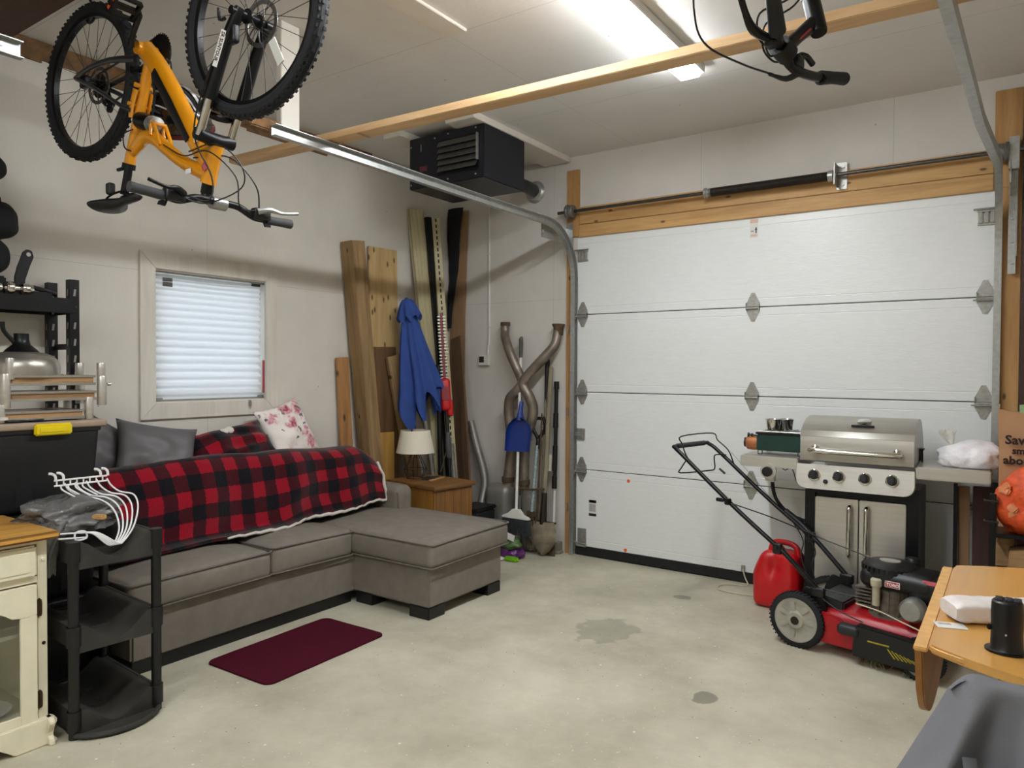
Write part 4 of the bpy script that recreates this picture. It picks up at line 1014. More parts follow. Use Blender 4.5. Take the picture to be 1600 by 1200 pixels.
# grey curved pipe and dark bin behind the side table
m = MB().tube([(0.56, -0.31, 0.0), (0.54, -0.245, 0.25), (0.512, -0.13, 0.47), (0.475, -0.09, 0.58), (0.43, -0.08, 0.70), (0.36, -0.07, 0.87), (0.325, -0.06, 0.96), (0.305, -0.06, 1.02)], [0.032, 0.033, 0.034, 0.036, 0.034, 0.034, 0.032, 0.03], 12, 4)
m.prism([(0, 0), (0.055, 0.006), (0.0, 0.02)], 0.006, basis((0.385, -0.09, 0.78), (1, 0, 0.1), (0, 0, 1)))
solo('bent_exhaust_pipe', m, M_MUFF, 'bent grey exhaust tailpipe leaning between the brown board and the muffler', 'exhaust pipe', smooth=60)
t = thing('storage_bin', 'low dark grey bin on the floor behind the side cabinet', 'bin', (0.66, -0.47, 0))
m = MB().prism([(-0.09, -0.12), (0.11, -0.12), (0.11, 0.14), (-0.09, 0.14)], 0.36, None, 0.012); part('bin_body', m, M_DKPLASTIC, t)
m = MB().bx(-0.10, 0.12, -0.13, 0.15, 0.36, 0.385, 0.008); part('bin_lid', m, M_BLACK, t)

# ================================================================== TOOLS ON THE WALL LEFT OF THE DOOR
t = thing('exhaust_system', 'rusty twin exhaust with crossing pipes and two mufflers standing against the wall', 'exhaust', (0.85, -0.15, 0))
YE = -0.13
m = MB().tube([(0.668, -0.06, 1.84), (0.672, -0.07, 1.78), (0.69, -0.09, 1.73), (0.775, YE, 1.585), (0.85, YE, 1.45), (0.895, YE - 0.01, 1.36), (0.85, YE - 0.02, 1.29), (0.785, YE - 0.02, 1.23), (0.758, YE, 1.13), (0.775, YE, 1.00), (0.79, YE, 0.90), (0.778, YE, 0.74), (0.755, YE, 0.55), (0.75, YE, 0.45)],
    [0.036, 0.036, 0.037, 0.038, 0.038, 0.04, 0.042, 0.043, 0.043, 0.043, 0.043, 0.043, 0.045, 0.045], 14, 4); part('exhaust_pipe', m, M_RUST, t, True, 60)
m = MB().lathe([(0.036, 0.0), (0.042, 0.0), (0.042, 0.03), (0.030, 0.03), (0.030, 0.0)], aim((0.668, -0.06, 1.83), (0.666, -0.055, 2)), 14, False); part('pipe_flange', m, M_RUSTY, t, True)
m = MB().tube([(1.185, -0.06, 1.81), (1.180, -0.07, 1.74), (1.168, -0.09, 1.66), (1.10, YE, 1.565), (1.01, YE - 0.015, 1.475), (0.93, YE - 0.02, 1.39), (0.915, YE - 0.02, 1.33), (0.965, YE - 0.015, 1.25), (0.995, YE, 1.15), (0.975, YE, 1.03), (0.93, YE, 0.94), (0.915, YE, 0.80), (0.908, YE, 0.55), (0.91, YE, 0.45)],
    [0.036, 0.036, 0.038, 0.040, 0.040, 0.04, 0.042, 0.043, 0.043, 0.043, 0.043, 0.043, 0.045, 0.045], 14, 4); part('exhaust_pipe', m, M_RUST, t, True, 60)
m = MB().lathe([(0.038, -0.06), (0.040, 0.0), (0.052, 0.022), (0.052, 0.03), (0.034, 0.03)], aim((1.185, -0.06, 1.80), (1.187, -0.055, 2)), 16, False); part('pipe_flange', m, M_RUSTY, t, True)
m = MB().rbox((0.69, -0.145, 0.265), (0.25, 0.17, 0.52), 0.07, 4); part('muffler', m, M_MUFF, t, True, 60)
m = MB().rbox((0.985, -0.125, 0.255), (0.17, 0.16, 0.50), 0.07, 4); part('muffler', m, M_MUFF, t, True, 60)
for xc, zz, rr in ((0.753, 0.56, 0.053), (0.908, 0.55, 0.053)):
    m = MB().lathe([(0.043, -0.025), (rr, -0.02), (rr, 0.02), (0.043, 0.025)], Matrix.Translation((xc, YE, zz)), 16, False); part('pipe_clamp', m, M_RUSTY, t, True)
m = MB().tube([(0.88, -0.21, 0.50), (1.0, -0.225, 0.515), (1.16, -0.215, 0.53)], 0.008, 8, 3); part('hanger_rod', m, M_RUSTY, t, True)

t = thing('broom', 'white push broom standing with its bristles down against the exhaust', 'broom', (0.985, -0.36, 0.2))
B0, B1 = V((0.983, -0.345, 0.36)), V((0.846, -0.085, 1.66))
m = MB().cyl(B0, B1, 0.0115, n=12); part('handle', m, M_WHITEP, t, True)
m = MB().tube([B1 - (B1 - B0).normalized() * 0.10, B1, B1 + V((-0.006, 0.006, 0.05)), B1 + V((0.0, 0.01, 0.075))], [0.014, 0.018, 0.019, 0.010], 12, 3); part('hand_grip', m, mat('grey_rubber_grip', '#55534f', 0.7), t, True)
Mbr = basis((0.985, -0.352, 0.30), (1, 0, 0), (0, 0.1, 1))
m = MB().prism([(-0.125, 0.0), (0.125, 0.0), (0.125, 0.015), (0.065, 0.035), (0.03, 0.075), (-0.03, 0.075), (-0.065, 0.035), (-0.125, 0.015)], 0.04, Mbr @ Matrix.Translation((0, 0, -0.02)), 0.004); part('broom_head', m, M_WHITEP, t, True)
m = MB()
random.seed(4)
for i in range(38):
    for k in range(3):
        x = -0.118 + 0.236 * i / 37; p = Mbr @ V((x, 0, -0.015 + 0.015 * k)); q = p + V((x * 0.25 + random.uniform(-0.006, 0.006), -0.012 + k * 0.01, -0.125 + random.uniform(-0.012, 0.012)))
        m.cyl(p, q, 0.0032, 0.0022, n=4)
part('bristles', m, mat('dark_bristle', '#34363b', 0.8), t, True, kind='stuff')
t = thing('dustpan', 'blue plastic dustpan clipped on the white broom handle', 'dustpan', (0.94, -0.25, 0.82))
Md = basis((0.944, -0.268, 0.815), (1, 0, 0.03), V((-0.10, 0.2, 1.0)))
m = MB()
out = [(-0.105, 0.0), (0.105, 0.0), (0.112, 0.15), (0.095, 0.21), (0.055, 0.25), (0.02, 0.27), (-0.02, 0.27), (-0.055, 0.25), (-0.095, 0.21), (-0.112, 0.15)]
m.prism(out, 0.004, Md, 0.0)
for a, b in zip(out[1:], out[2:] + out[:1]):
    if (a[1] == 0 and b[1] == 0): continue
    A, B_ = Md @ V((a[0], a[1], 0.0)), Md @ V((b[0], b[1], 0.0)); nn = (Md.to_3x3() @ V((0, 0, 1)))
    f = [m.bm.verts.new(x) for x in (A, B_, B_ + nn * 0.035, A + nn * 0.035)]; fc = m.bm.faces.new(f); bmesh.ops.solidify(m.bm, geom=[fc], thickness=0.003)
part('pan', m, M_BLUEP, t, True)
m = MB().tube([Md @ V((0, 0.25, 0.01)), Md @ V((0, 0.32, 0.016)), Md @ V((0.0, 0.40, 0.012))], [0.034, 0.020, 0.017], 12, 4, flat=(1, 0.6)); part('pan_handle', m, M_BLUEP, t, True)

t = thing('shovel', 'round point shovel with a muddy blade standing left of the door track', 'shovel', (1.14, -0.24, 0))
S0, S1 = V((1.142, -0.205, 0.25)), V((1.128, -0.075, 1.475))
m = MB().cyl(S0 + (S1 - S0) * 0.12, S1, 0.019, n=12).ball(S1, 0.019, 10); part('shaft', m, M_ASH, t, True)
m = MB().tube([S0, S0 + (S1 - S0) * 0.1, S0 + (S1 - S0) * 0.20], [0.030, 0.026, 0.022], 12); part('socket', m, M_DKSTEEL, t, True)
def blade(u, v):
    a = 2 * u - 1; s = v
    hw = 0.128 * (1 if s < 0.45 else max(0.0, 1 - ((s - 0.45) / 0.55) ** 1.7) * 0.95 + 0.05)
    hw = min(hw, 0.105 + s * 0.1)
    return V((1.143 + a * hw, -0.225 + 0.03 * a * a - 0.03 * math.sin(s * PI) + 0.0 , 0.272 - s * 0.268))
m = MB().surf(blade, 18, 22, thick=0.003); part('blade', m, M_DIRT, t, True, 60)
m = MB(); zz = 0.272
m.bx(1.03, 1.11, -0.20, -0.188, zz - 0.01, zz + 0.002).bx(1.175, 1.255, -0.20, -0.188, zz - 0.01, zz + 0.002); part('foot_step', m, M_DKSTEEL, t, True)
m = MB().cyl((1.136, -0.108, 0.66), (1.134, -0.096, 0.79), 0.0205, n=12, cap=False); part('handle_label', m, mat('worn_label', '#b9b5a0', 0.7), t, True, label='pale worn printed label')
t = thing('garden_spade', 'spade with a black sleeve grip standing behind the shovel', 'spade', (1.11, -0.2, 0))
m = MB().cyl((1.118, -0.20, 0.12), (1.083, -0.06, 1.34), 0.016, n=12); part('shaft', m, M_ASH, t, True)
m = MB().cyl((1.088, -0.072, 1.19), (1.075, -0.045, 1.54), 0.020, n=12).ball((1.075, -0.045, 1.54), 0.02, 10); part('sleeve_grip', m, M_BLACK, t, True)
m = MB().bx(1.085, 1.235, -0.178, -0.171, 0.002, 0.27, 0.003); part('blade', m, M_RUSTY, t, True)
t = thing('d_handle_fork', 'digging fork with a black and white D handle in front of the exhaust', 'garden fork', (1.045, -0.22, 0))
m = MB().cyl((1.045, -0.215, 0.34), (1.040, -0.135, 0.86), 0.014, n=12); part('shaft', m, mat('printed_shaft', '#8fa0a0', 0.5, var=0.5, scale=60), t, True)
m = MB().tube([(1.040, -0.13, 0.83), (1.038, -0.12, 0.91), (0.990, -0.112, 0.98), (0.983, -0.105, 1.055), (1.04, -0.10, 1.075), (1.097, -0.105, 1.055), (1.092, -0.112, 0.98), (1.045, -0.12, 0.915)], [0.02, 0.017, 0.014, 0.013, 0.014, 0.013, 0.014, 0.016], 10, 4); part('d_grip', m, M_BLACK, t, True)
m = MB().bx(1.00, 1.09, -0.225, -0.205, 0.30, 0.345, 0.004)
for x in (1.005, 1.033, 1.058, 1.085): m.tube([(x, -0.215, 0.30), (x, -0.225, 0.15), (x, -0.235, 0.03)], [0.007, 0.006, 0.003], 6)
part('tines', m, M_RUSTY, t, True)
m = MB()
t = thing('pruning_saw', 'thin rusty saw blade strip hanging beside the digging fork', 'saw', (1.07, -0.17, 0.2))
m = MB().prism([(0, 0), (0.022, 0), (0.016, 0.92), (0.004, 0.92)], 0.002, basis((1.068, -0.20, 0.20), (1, 0, 0), (0.03, 0.08, 1)))
for i in range(40): m.prism([(0.0, 0), (-0.007, 0.010), (0, 0.018)], 0.002, basis((1.068 + 0.0007 * i, -0.20 + 0.0018 * i, 0.21 + i * 0.0225), (1, 0, 0), (0.03, 0.08, 1)))
part('blade', m, M_RUSTY, t, True)
m = MB().tube([(1.085, -0.125, 1.09), (1.105, -0.115, 1.02), (1.10, -0.115, 0.95)], [0.013, 0.016, 0.012], 10, 3); part('saw_handle', m, M_BLACK, t, True)
t = thing('telescopic_pole', 'black and silver telescopic pole nearest the door track', 'pole', (1.185, -0.13, 0))
m = MB().cyl((1.183, -0.12, 0.02), (1.170, -0.07, 0.66), 0.0105, n=10); part('inner_tube', m, M_WHITEP, t, True)
m = MB().cyl((1.173, -0.08, 0.54), (1.160, -0.04, 1.37), 0.0155, n=12).cyl((1.162, -0.042, 1.31), (1.160, -0.04, 1.372), 0.021, n=12); part('outer_tube', m, M_BLACK, t, True)
for z0, z1, r in ((0.52, 0.62, 0.021), (0.66, 0.86, 0.020), (1.0, 1.12, 0.021)):
    f = lambda z: (1.183 - 0.0169 * z, -0.12 + 0.0585 * z, z)
    m = MB().cyl(f(z0), f(z1), r, n=12); part('lock_sleeve', m, M_BLACK, t, True)

# bags and bits on the floor below the broom
def crumple(c, size, seed, amp=0.25, n=22):
    m = MB(); q = bmesh.ops.create_icosphere(m.bm, subdivisions=4, radius=1.0)
    for v in q['verts']:
        p = v.co.copy(); f = 1 + amp * fnoise(p.x * 1.6 + seed, p.y * 1.6, p.z * 1.6) + amp * 0.5 * fnoise(p.x * 4 + seed, p.y * 4, p.z * 4) + amp * 0.25 * (1 - 2 * abs(fnoise(p.x * 6, p.y * 6 + seed, p.z * 6)))
        p *= f; p.z = max(p.z, -0.72)
        v.co = V((p.x * size[0] + c[0], p.y * size[1] + c[1], (p.z + 0.72) * size[2] + c[2]))
    return m
t_ = solo('garden_bag', crumple((0.955, -0.40, 0.075), (0.10, 0.075, 0.055), 2.0), M_GREENPL, 'crumpled green printed bag lying under the broom', 'bag', smooth=60)
m = MB().bx(0.965, 1.06, -0.482, -0.478, 0.165, 0.215, 0.001, Matrix.Translation((1.0, -0.48, 0.19)) @ Matrix.Rotation(0.25, 4, 'Y') @ Matrix.Translation((-1.0, 0.48, -0.19))); part('white_print', m, M_WHITEINK, t_, True, label='white printed corner')
solo('seed_packet', crumple((0.96, -0.39, 0.002), (0.11, 0.085, 0.055), 5.0), M_PURPLE, 'crumpled purple plastic bag on the floor under the green bag', 'bag', smooth=60)
solo('paper_scrap', crumple((0.90, -0.50, 0.001), (0.08, 0.04, 0.016), 9.0), M_WHITEP, 'small pale crumpled wrapper on the floor at the chaise corner', 'wrapper', smooth=60)
m = MB().bx(0.975, 1.095, -0.505, -0.455, 0.001, 0.034, 0.010); solo('hand_trowel_handle', m, M_LIME, 'lime green plastic handle lying on the floor beside the shovel tip', 'tool handle')
m = MB().bx(1.165, 1.205, -0.075, -0.006, 0.001, 0.085, 0.004)
for i in range(4): m.bx(1.205, 1.206, -0.07, -0.01, 0.012 + i * 0.018, 0.020 + i * 0.018)
m.bx(1.166, 1.225, -0.10, -0.02, 0.001, 0.018, 0.005)
solo('corner_block', m, mat('grey_concrete_block', '#8f8a7c', 0.8, var=0.12), 'grey ribbed block on the floor against the door frame', 'block')

# ================================================================== GRILL
GF = -0.585
t = thing('gas_grill', 'stainless four burner gas grill standing in front of the garage door', 'grill', (3.46, -0.34, 0))
MXZ = lambda x0: Matrix(((0, 0, 1, x0), (1, 0, 0, 0), (0, 1, 0, 0), (0, 0, 0, 1)))
m = MB().bx(3.175, 3.755, -0.50, -0.10, 0.10, 0.80, 0.004).bx(3.17, 3.76, -0.525, -0.50, 0.76, 0.82).bx(3.17, 3.225, -0.525, -0.50, 0.10, 0.76).bx(3.70, 3.76, -0.525, -0.50, 0.10, 0.76); part('cabinet', m, M_BLACKM, t, True)
for x, y in ((3.22, -0.45), (3.71, -0.45), (3.22, -0.14), (3.71, -0.14)):
    m = MB().cyl((x - 0.015, y, 0.05), (x + 0.015, y, 0.05), 0.05, n=16).bx(x - 0.012, x + 0.012, y - 0.02, y + 0.02, 0.05, 0.11); part('caster', m, M_BLACK, t, True)
for x0, x1, hx in ((3.228, 3.458, 3.417), (3.464, 3.698, 3.505)):
    m = MB().bx(x0, x1, -0.532, -0.510, 0.12, 0.735, 0.004); d = part('door', m, M_STEEL, t, True)
    m = MB().tube([(hx, -0.53, 0.70), (hx, -0.565, 0.69), (hx, -0.572, 0.66), (hx, -0.572, 0.45), (hx, -0.565, 0.42), (hx, -0.53, 0.41)], 0.013, 12, 4); part('door_handle', m, M_CHROME, d, True)
m = MB()
fp = rrect(3.135, 3.745, 0.790, 0.935, 0.055, 5)
fp = [(x, z) for x, z in fp]; fp = [(x, 0.935) if z > 0.87 and (x < 3.19 or x > 3.69) and z > 0.88 else (x, z) for x, z in fp]
fp = [(3.135, 0.93), (3.135, 0.845)] + [(3.19 - 0.055 * math.cos(a), 0.845 - 0.055 * math.sin(a)) for a in [PI / 2 * i / 6 for i in range(1, 7)]] + [(3.69 + 0.055 * math.sin(a), 0.845 - 0.055 * math.cos(a)) for a in [PI / 2 * i / 6 for i in range(0, 7)]] + [(3.745, 0.93)]
m.prism([(x, z) for x, z in fp], 0.06, basis((0, -0.6695, 0), (1, 0, 0), (0, 0.15, 1)), 0.004); part('control_panel', m, M_STEEL, t, True)
for i, x in enumerate((3.235, 3.367, 3.502, 3.637)):
    m = MB().lathe([(0.034, 0), (0.034, 0.008), (0.029, 0.011), (0.0, 0.011)], basis((x, -0.600, 0.868), (1, 0, 0), (0, 0.15, 1)), 22); b = part('knob_bezel', m, M_CHROME, t, True)
    Mk = basis((x, -0.611, 0.870), (1, 0, 0), (0, 0.15, 1)) @ Matrix.Rotation(math.radians((-8, 6, 5, 4)[i]), 4, 'Z')
    m = MB().lathe([(0.026, 0.0), (0.025, 0.010), (0.0, 0.012)], Mk, 20).box((0, 0.004, 0.018), (0.026, 0.05, 0.028), 0.006, Mk); part('knob', m, M_BLACK, b, True)
m = MB().lathe([(0.013, 0), (0.012, 0.016), (0, 0.018)], basis((3.298, -0.603, 0.836), (1, 0, 0), (0, 0.15, 1)), 12); part('igniter_button', m, M_BLACK, t, True)
lidp = [(-0.575, 0.945), (-0.582, 0.95), (-0.582, 1.088), (-0.570, 1.122), (-0.52, 1.155), (-0.45, 1.183), (-0.37, 1.198), (-0.29, 1.196), (-0.21, 1.170), (-0.14, 1.105), (-0.095, 1.02), (-0.08, 0.945)]
m = MB().prism(lidp, 0.585, MXZ(3.153)); l = part('lid', m, M_STEELD, t, True, 25)
m = MB().prism([(-0.586, 1.090), (-0.5855, 1.089), (-0.574, 1.1225), (-0.576, 1.124)], 0.587, MXZ(3.152)); part('lid_band', m, M_CHROME, l, True)
m = MB().tube([(3.235, -0.582, 1.015), (3.237, -0.625, 1.013), (3.255, -0.645, 1.012), (3.64, -0.645, 1.012), (3.658, -0.625, 1.013), (3.66, -0.582, 1.015)], 0.016, 14, 5); part('lid_handle', m, M_CHROME, l, True)
for x in (3.236, 3.659):
    m = MB().lathe([(0.026, 0), (0.026, 0.008), (0.018, 0.014), (0, 0.014)], basis((x, -0.582, 1.015), (1, 0, 0), (0, 0, 1)), 16); part('handle_rose', m, M_CHROME, l, True)
Mt = Matrix.Translation((3.475, -0.475, 1.174)) @ Matrix.Rotation(math.radians(20), 4, 'X')
m = MB().lathe([(0.036, 0), (0.036, 0.010), (0.03, 0.014), (0, 0.014)], Mt, 22); part('thermometer', m, M_CHROME, l, True)
m = MB().box((0, -0.055, 0.002), (0.12, 0.014, 0.008), 0.002, Mt); part('badge', m, M_DKPLASTIC, l, True, label='dark badge strip')
m = MB().bx(3.739, 3.746, -0.33, -0.29, 0.96, 1.02).bx(3.739, 3.76, -0.34, -0.27, 1.02, 1.03).tube([(3.75, -0.31, 1.02), (3.752, -0.30, 0.94)], 0.004, 6); part('spit_bracket', m, M_DKSTEEL, l, True)
for x0, x1 in ((2.803, 3.14), (3.747, 4.085)):
    m = MB().bx(x0, x1, GF, -0.12, 0.888, 0.953, 0.005); part('side_shelf', m, M_STEEL, t, True)
m = MB().lathe([(0.040, -0.03), (0.046, 0.0), (0.046, 0.008), (0, 0.01)], basis((2.975, -0.592, 0.868), (1, 0, 0), (0, 0, 1)), 22); b = part('side_burner_bezel', m, M_STEEL, t, True)
m = MB().lathe([(0.030, 0.0), (0.029, 0.018), (0.0, 0.022)], basis((2.972, -0.602, 0.866), (1, 0, 0), (0, 0, 1)), 20); part('side_burner_knob', m, M_BLACK, b, True)
m = MB().bx(2.945, 3.0, -0.56, -0.52, 0.80, 0.89, 0.004); part('burner_valve_box', m, M_WHITEP, t, True)
m = MB().tube([(2.99, -0.53, 0.87), (2.985, -0.54, 0.80), (3.0, -0.52, 0.70), (3.06, -0.49, 0.615), (3.13, -0.46, 0.575), (3.19, -0.44, 0.56)], 0.011, 8, 5); part('gas_hose', m, M_RUBBER, t, True)
m = MB().tube([(3.0, -0.45, 0.888), (3.03, -0.43, 0.86), (3.07, -0.43, 0.875), (3.10, -0.44, 0.80), (3.12, -0.44, 0.79)], 0.003, 6, 3); part('igniter_wire', m, M_BLACK, t, True)

# camp stove and cups on the left shelf
t = thing('camp_stove', 'dark green portable camp stove on the left grill shelf', 'camp stove', (3.0, -0.42, 0.953))
m = MB().bx(2.875, 3.145, -0.50, -0.28, 0.978, 1.078, 0.006); part('case', m, M_STOVE, t, True)
m = MB().bx(2.870, 3.147, -0.505, -0.275, 1.078, 1.090, 0.003); part('rim', m, M_BLACKM, t, True)
m = MB()
for x in (2.91, 2.99, 3.07, 3.13): m.cyl((x, -0.50, 1.098), (x, -0.28, 1.098), 0.003, n=6)
for y in (-0.50, -0.28): m.cyl((2.87, y, 1.096), (3.147, y, 1.096), 0.0035, n=6)
part('grate', m, M_ZINC, t, True)
for x in (2.885, 3.12):
    m = MB().tube([(x, -0.495, 0.98), (x, -0.495, 0.957), (x + 0.025, -0.495, 0.957), (x + 0.025, -0.495, 0.978)], 0.003, 6).tube([(x, -0.29, 0.98), (x, -0.29, 0.957), (x + 0.025, -0.29, 0.957), (x + 0.025, -0.29, 0.978)], 0.003, 6); part('wire_foot', m, M_BLACKM, t, True)
m = MB().lathe([(0, -0.012), (0.025, -0.008), (0.043, 0.008), (0.045, 0.03), (0.045, 0.075), (0.0, 0.076)], aim((2.80, -0.44, 1.018), (2.9, -0.44, 1.018)), 22); part('gas_bottle', m, M_COPPER, t, True)
m = MB().lathe([(0.03, -0.0), (0.03, 0.012), (0, 0.014)], aim((2.802, -0.448, 1.02), (2.7, -0.45, 1.02)), 18); part('bottle_base', m, M_BLACK, t, True)
m = MB().cyl((2.876, -0.46, 1.066), (2.825, -0.46, 1.068), 0.004, n=8).cyl((2.842, -0.46, 1.068), (2.832, -0.46, 1.068), 0.010, n=10).cyl((2.82, -0.46, 1.068), (2.812, -0.46, 1.068), 0.014, n=10); part('valve', m, M_BLACK, t, True)
def cup(loc, label):
    m = MB().lathe([(0.0, 0.0), (0.038, 0.0), (0.046, 0.062), (0.050, 0.068), (0.0475, 0.069), (0.043, 0.062), (0.036, 0.004), (0.0, 0.004)], Matrix.Translation(loc), 26)
    return solo('steel_cup', m, M_CHROME, label, 'cup', group='steel cups on the camp stove')
cup(V((2.955, -0.42, 1.101)), 'stainless cup on the camp stove, left of the pair')
cup(V((3.018, -0.375, 1.101)), 'stainless cup on the camp stove, right of the pair next to the lid')

# bag of ice-like white filling on the right shelf
def bagfn(seed): return crumple((3.985, -0.40, 0.9535), (0.155, 0.12, 0.082), seed, 0.20)
m = bagfn(3.3)
for v in m.bm.verts:
    k = (v.co.x - 3.985) / 0.155; v.co.z = 0.9535 + (v.co.z - 0.9535) * (0.98 + 0.10 * k); v.co.y -= 0.03 * max(0, k)
wb = solo('white_bag', m, M_BAGW, 'knotted white plastic bag full of padding on the right grill shelf', 'bag', smooth=80)
m = MB()
def flare(u, v):
    a = 2 * PI * u; r = 0.012 + 0.030 * v * (1 + 0.35 * math.sin(a * 5) + 0.2 * math.sin(a * 9 + v * 4)); return V((3.895 - 0.02 * v + r * math.cos(a) * 0.9, -0.37 + r * math.sin(a) * 0.6, 1.07 + 0.065 * v + 0.014 * v * math.sin(a * 4)))
m.surf(flare, 40, 8, thick=0.0015, closeu=True); part('bag_knot', m, M_FILMC, wb, True, 60)

# leaning panels under the right shelf, rack with bags
plank('cardboard_strip', (3.965, -0.36, 0.002), (3.955, -0.30, 0.835), 0.055, (1, 0.15, 0), 0.03, M_CARD, 'tall folded cardboard box edge leaning under the right grill shelf', cat='cardboard', group=None)
plank('dark_panel', (4.045, -0.36, 0.002), (4.04, -0.30, 0.84), 0.085, (1, 0.1, 0), 0.02, M_DKWOOD, 'dark brown wood panel leaning beside the cardboard under the grill shelf', cat='panel', group=None)
plank('black_frame_rail', (3.925, -0.40, 0.002), (3.918, -0.33, 0.85), 0.02, (1, 0.1, 0), 0.03, M_BLACKM, 'thin black metal rail leaning left of the cardboard under the grill shelf', cat='rail', group=None)
t = thing('storage_rack', 'black steel rack at the right edge holding bags and firewood', 'rack', (4.34, -0.60, 0))
for x, y in ((4.10, -0.80), (4.58, -0.80), (4.10, -0.36), (4.58, -0.36)):
    m = MB().bx(x - 0.014, x + 0.014, y - 0.014, y + 0.014, 0, 0.875, 0.002); part('post', m, M_BLACKM, t, True)
for z in (0.84, 0.74):
    m = MB().cyl((4.062, -0.815, z), (4.125, -0.815, z), 0.006, n=8).cyl((4.062, -0.815, z), (4.070, -0.815, z), 0.010, n=8).cyl((4.10, -0.814, z), (4.10, -0.825, z), 0.009, n=8); part('bolt', m, M_DKSTEEL, t, True)
for z in (0.145, 0.495, 0.685):
    m = MB().bx(4.09, 4.59, -0.81, -0.35, z - 0.02, z, 0.002); part('shelf', m, M_BLACKM, t, True)
t = thing('paper_bag', 'brown kraft paper shopping bag with printed words behind the orange bag', 'paper bag', (4.33, -0.50, 0.686))
m = MB()
def bagwall(u, v):
    x0, x1, y0, y1 = 4.118, 4.50, -0.615, -0.40; z = 0.686 + 0.595 * v
    per = [(x0, y0), (x1, y0), (x1, y1), (x0, y1)]
    k = u * 4; i = int(k) % 4; f = k - int(k); a, b = per[i], per[(i + 1) % 4]
    x, y = a[0] + (b[0] - a[0]) * f, a[1] + (b[1] - a[1]) * f
    x += 0.012 * fnoise(x * 9, y * 9, z * 5); y += 0.012 * fnoise(x * 9, y * 9 + 4, z * 5)
    if v > 0.97: z -= 0.02 * math.sin(u * 20)
    return V((x, y, z))
m.surf(bagwall, 48, 26, thick=0.002, closeu=True); m.bx(4.125, 4.49, -0.605, -0.41, 0.6865, 0.690); part('bag_body', m, M_PAPER, t, True, 50)
Mb = lambda x, z: basis((x, -0.632, z), (1, 0, 0), (0, 0, 1))
text_part('lettering', 'Savings', 0.062, Mb(4.142, 1.108), M_INK, t, depth=0.001, bold=0.002)
text_part('lettering', 'sm', 0.046, Mb(4.172, 1.060), M_INK, t, depth=0.001, bold=0.002)
text_part('lettering', 'about', 0.056, Mb(4.136, 1.008), M_INK, t, depth=0.001, bold=0.002)
solo('jar', MB().lathe([(0, 0), (0.035, 0), (0.035, 0.1), (0, 0.1)], Matrix.Translation((4.235, -0.52, 1.20)), 16), mat('pale_green_jar', '#9db27f', 0.4), 'pale green container top sticking out of the paper bag', 'container')
m = crumple((4.31, -0.735, 0.686), (0.19, 0.10, 0.195), 11.0, 0.25)
ob = solo('mesh_bag', m, M_ORANGE, 'orange mesh bag of kindling on the rack in front of the paper bag', 'bag', smooth=70)
random.seed(12)
m = MB()
for i in range(16):
    a = random.uniform(-1, 1); zz = random.uniform(0.72, 0.93)
    x = 4.30 + a * 0.17; y = -0.735 - 0.098 * math.sqrt(max(0.02, 1 - a * a * 0.8)) * (1 - abs(zz - 0.81) * 1.5)
    m = MB().box((0, 0, 0), (0.045, 0.02, 0.035), 0.006, Matrix.Translation((x, y, zz)) @ Euler((random.uniform(-.4, .4), random.uniform(-.8, .8), a * 0.7)).to_matrix().to_4x4())
    part('kindling_piece', m, mat('orange_kindling', '#dd8a5c', 0.7, var=0.2, scale=20), ob, True)
for i, (x, y, z, s, lb) in enumerate(((4.245, -0.72, 0.497, (0.17, 0.13, 0.115), 'split log with rough grain on the middle rack shelf'), (4.14, -0.62, 0.497, (0.06, 0.12, 0.14), 'narrow split log standing behind the wider one on the rack'))):
    m = MB().prism([(-s[0] / 2, 0), (s[0] / 2, 0.004), (s[0] / 2 * 0.95, s[2]), (s[0] * 0.1, s[2] * 1.08), (-s[0] / 2 * 0.9, s[2] * 0.9)], s[1], Matrix.Translation((x, y + s[1] / 2, z)) @ Matrix.Rotation(PI / 2, 4, 'X'), 0.004)
    solo('firewood_log', m, M_FIREWOOD, lb, 'firewood', None, 'firewood on the rack')
for i, (x, z, lb) in enumerate(((4.19, 0.147, 'crumpled dark scrap on the lowest rack shelf'),)):
    solo('bark_scraps', crumple((4.30, -0.6, 0.147), (0.17, 0.14, 0.10), 17, 0.35), mat('dark_bark', '#3b332b', 0.9, var=0.4, scale=30, bump=0.6), lb, 'bark')

# ================================================================== GAS CAN
t = thing('gas_can', 'red plastic gas can on the floor between the door and the mower', 'gas can', (2.995, -0.375, 0), math.radians(-8))
def canfn(q):
    k = max(0, (q.z - 0.20) / 0.16)
    if q.x < 0: q.x *= 1 - 0.42 * min(1, k) ** 1.3
    else: q.x *= 1 - 0.10 * min(1, k)
    q.y *= 1 - 0.12 * min(1, k)
    # grip hollow
    g = math.exp(-((q.x + 0.0) / 0.035) ** 2 - ((q.z - 0.26) / 0.07) ** 2) * (1 if q.y < 0 else -1)
    q.y += 0.03 * g
    return q
m = MB().rbox((0, 0, 0.178), (0.275, 0.21, 0.352), 0.042, 14, 0.0, 0.01, None, canfn); part('can_body', m, M_RED, t, smooth=70)
m = MB().tube([(-0.055, 0, 0.33), (-0.04, 0, 0.385), (0.0, 0, 0.405), (0.07, 0, 0.40), (0.105, 0, 0.375), (0.11, 0, 0.33)], [0.022, 0.02, 0.018, 0.018, 0.02, 0.024], 12, 5, flat=(1.2, 0.9)); part('carry_handle', m, M_RED, t, smooth=70)
m = MB().cyl((0.02, -0.02, 0.33), (0.01, -0.035, 0.375), 0.03, 0.026, n=16); part('spout_cap', m, mat('dark_red_cap', '#8a1014', 0.45), t)
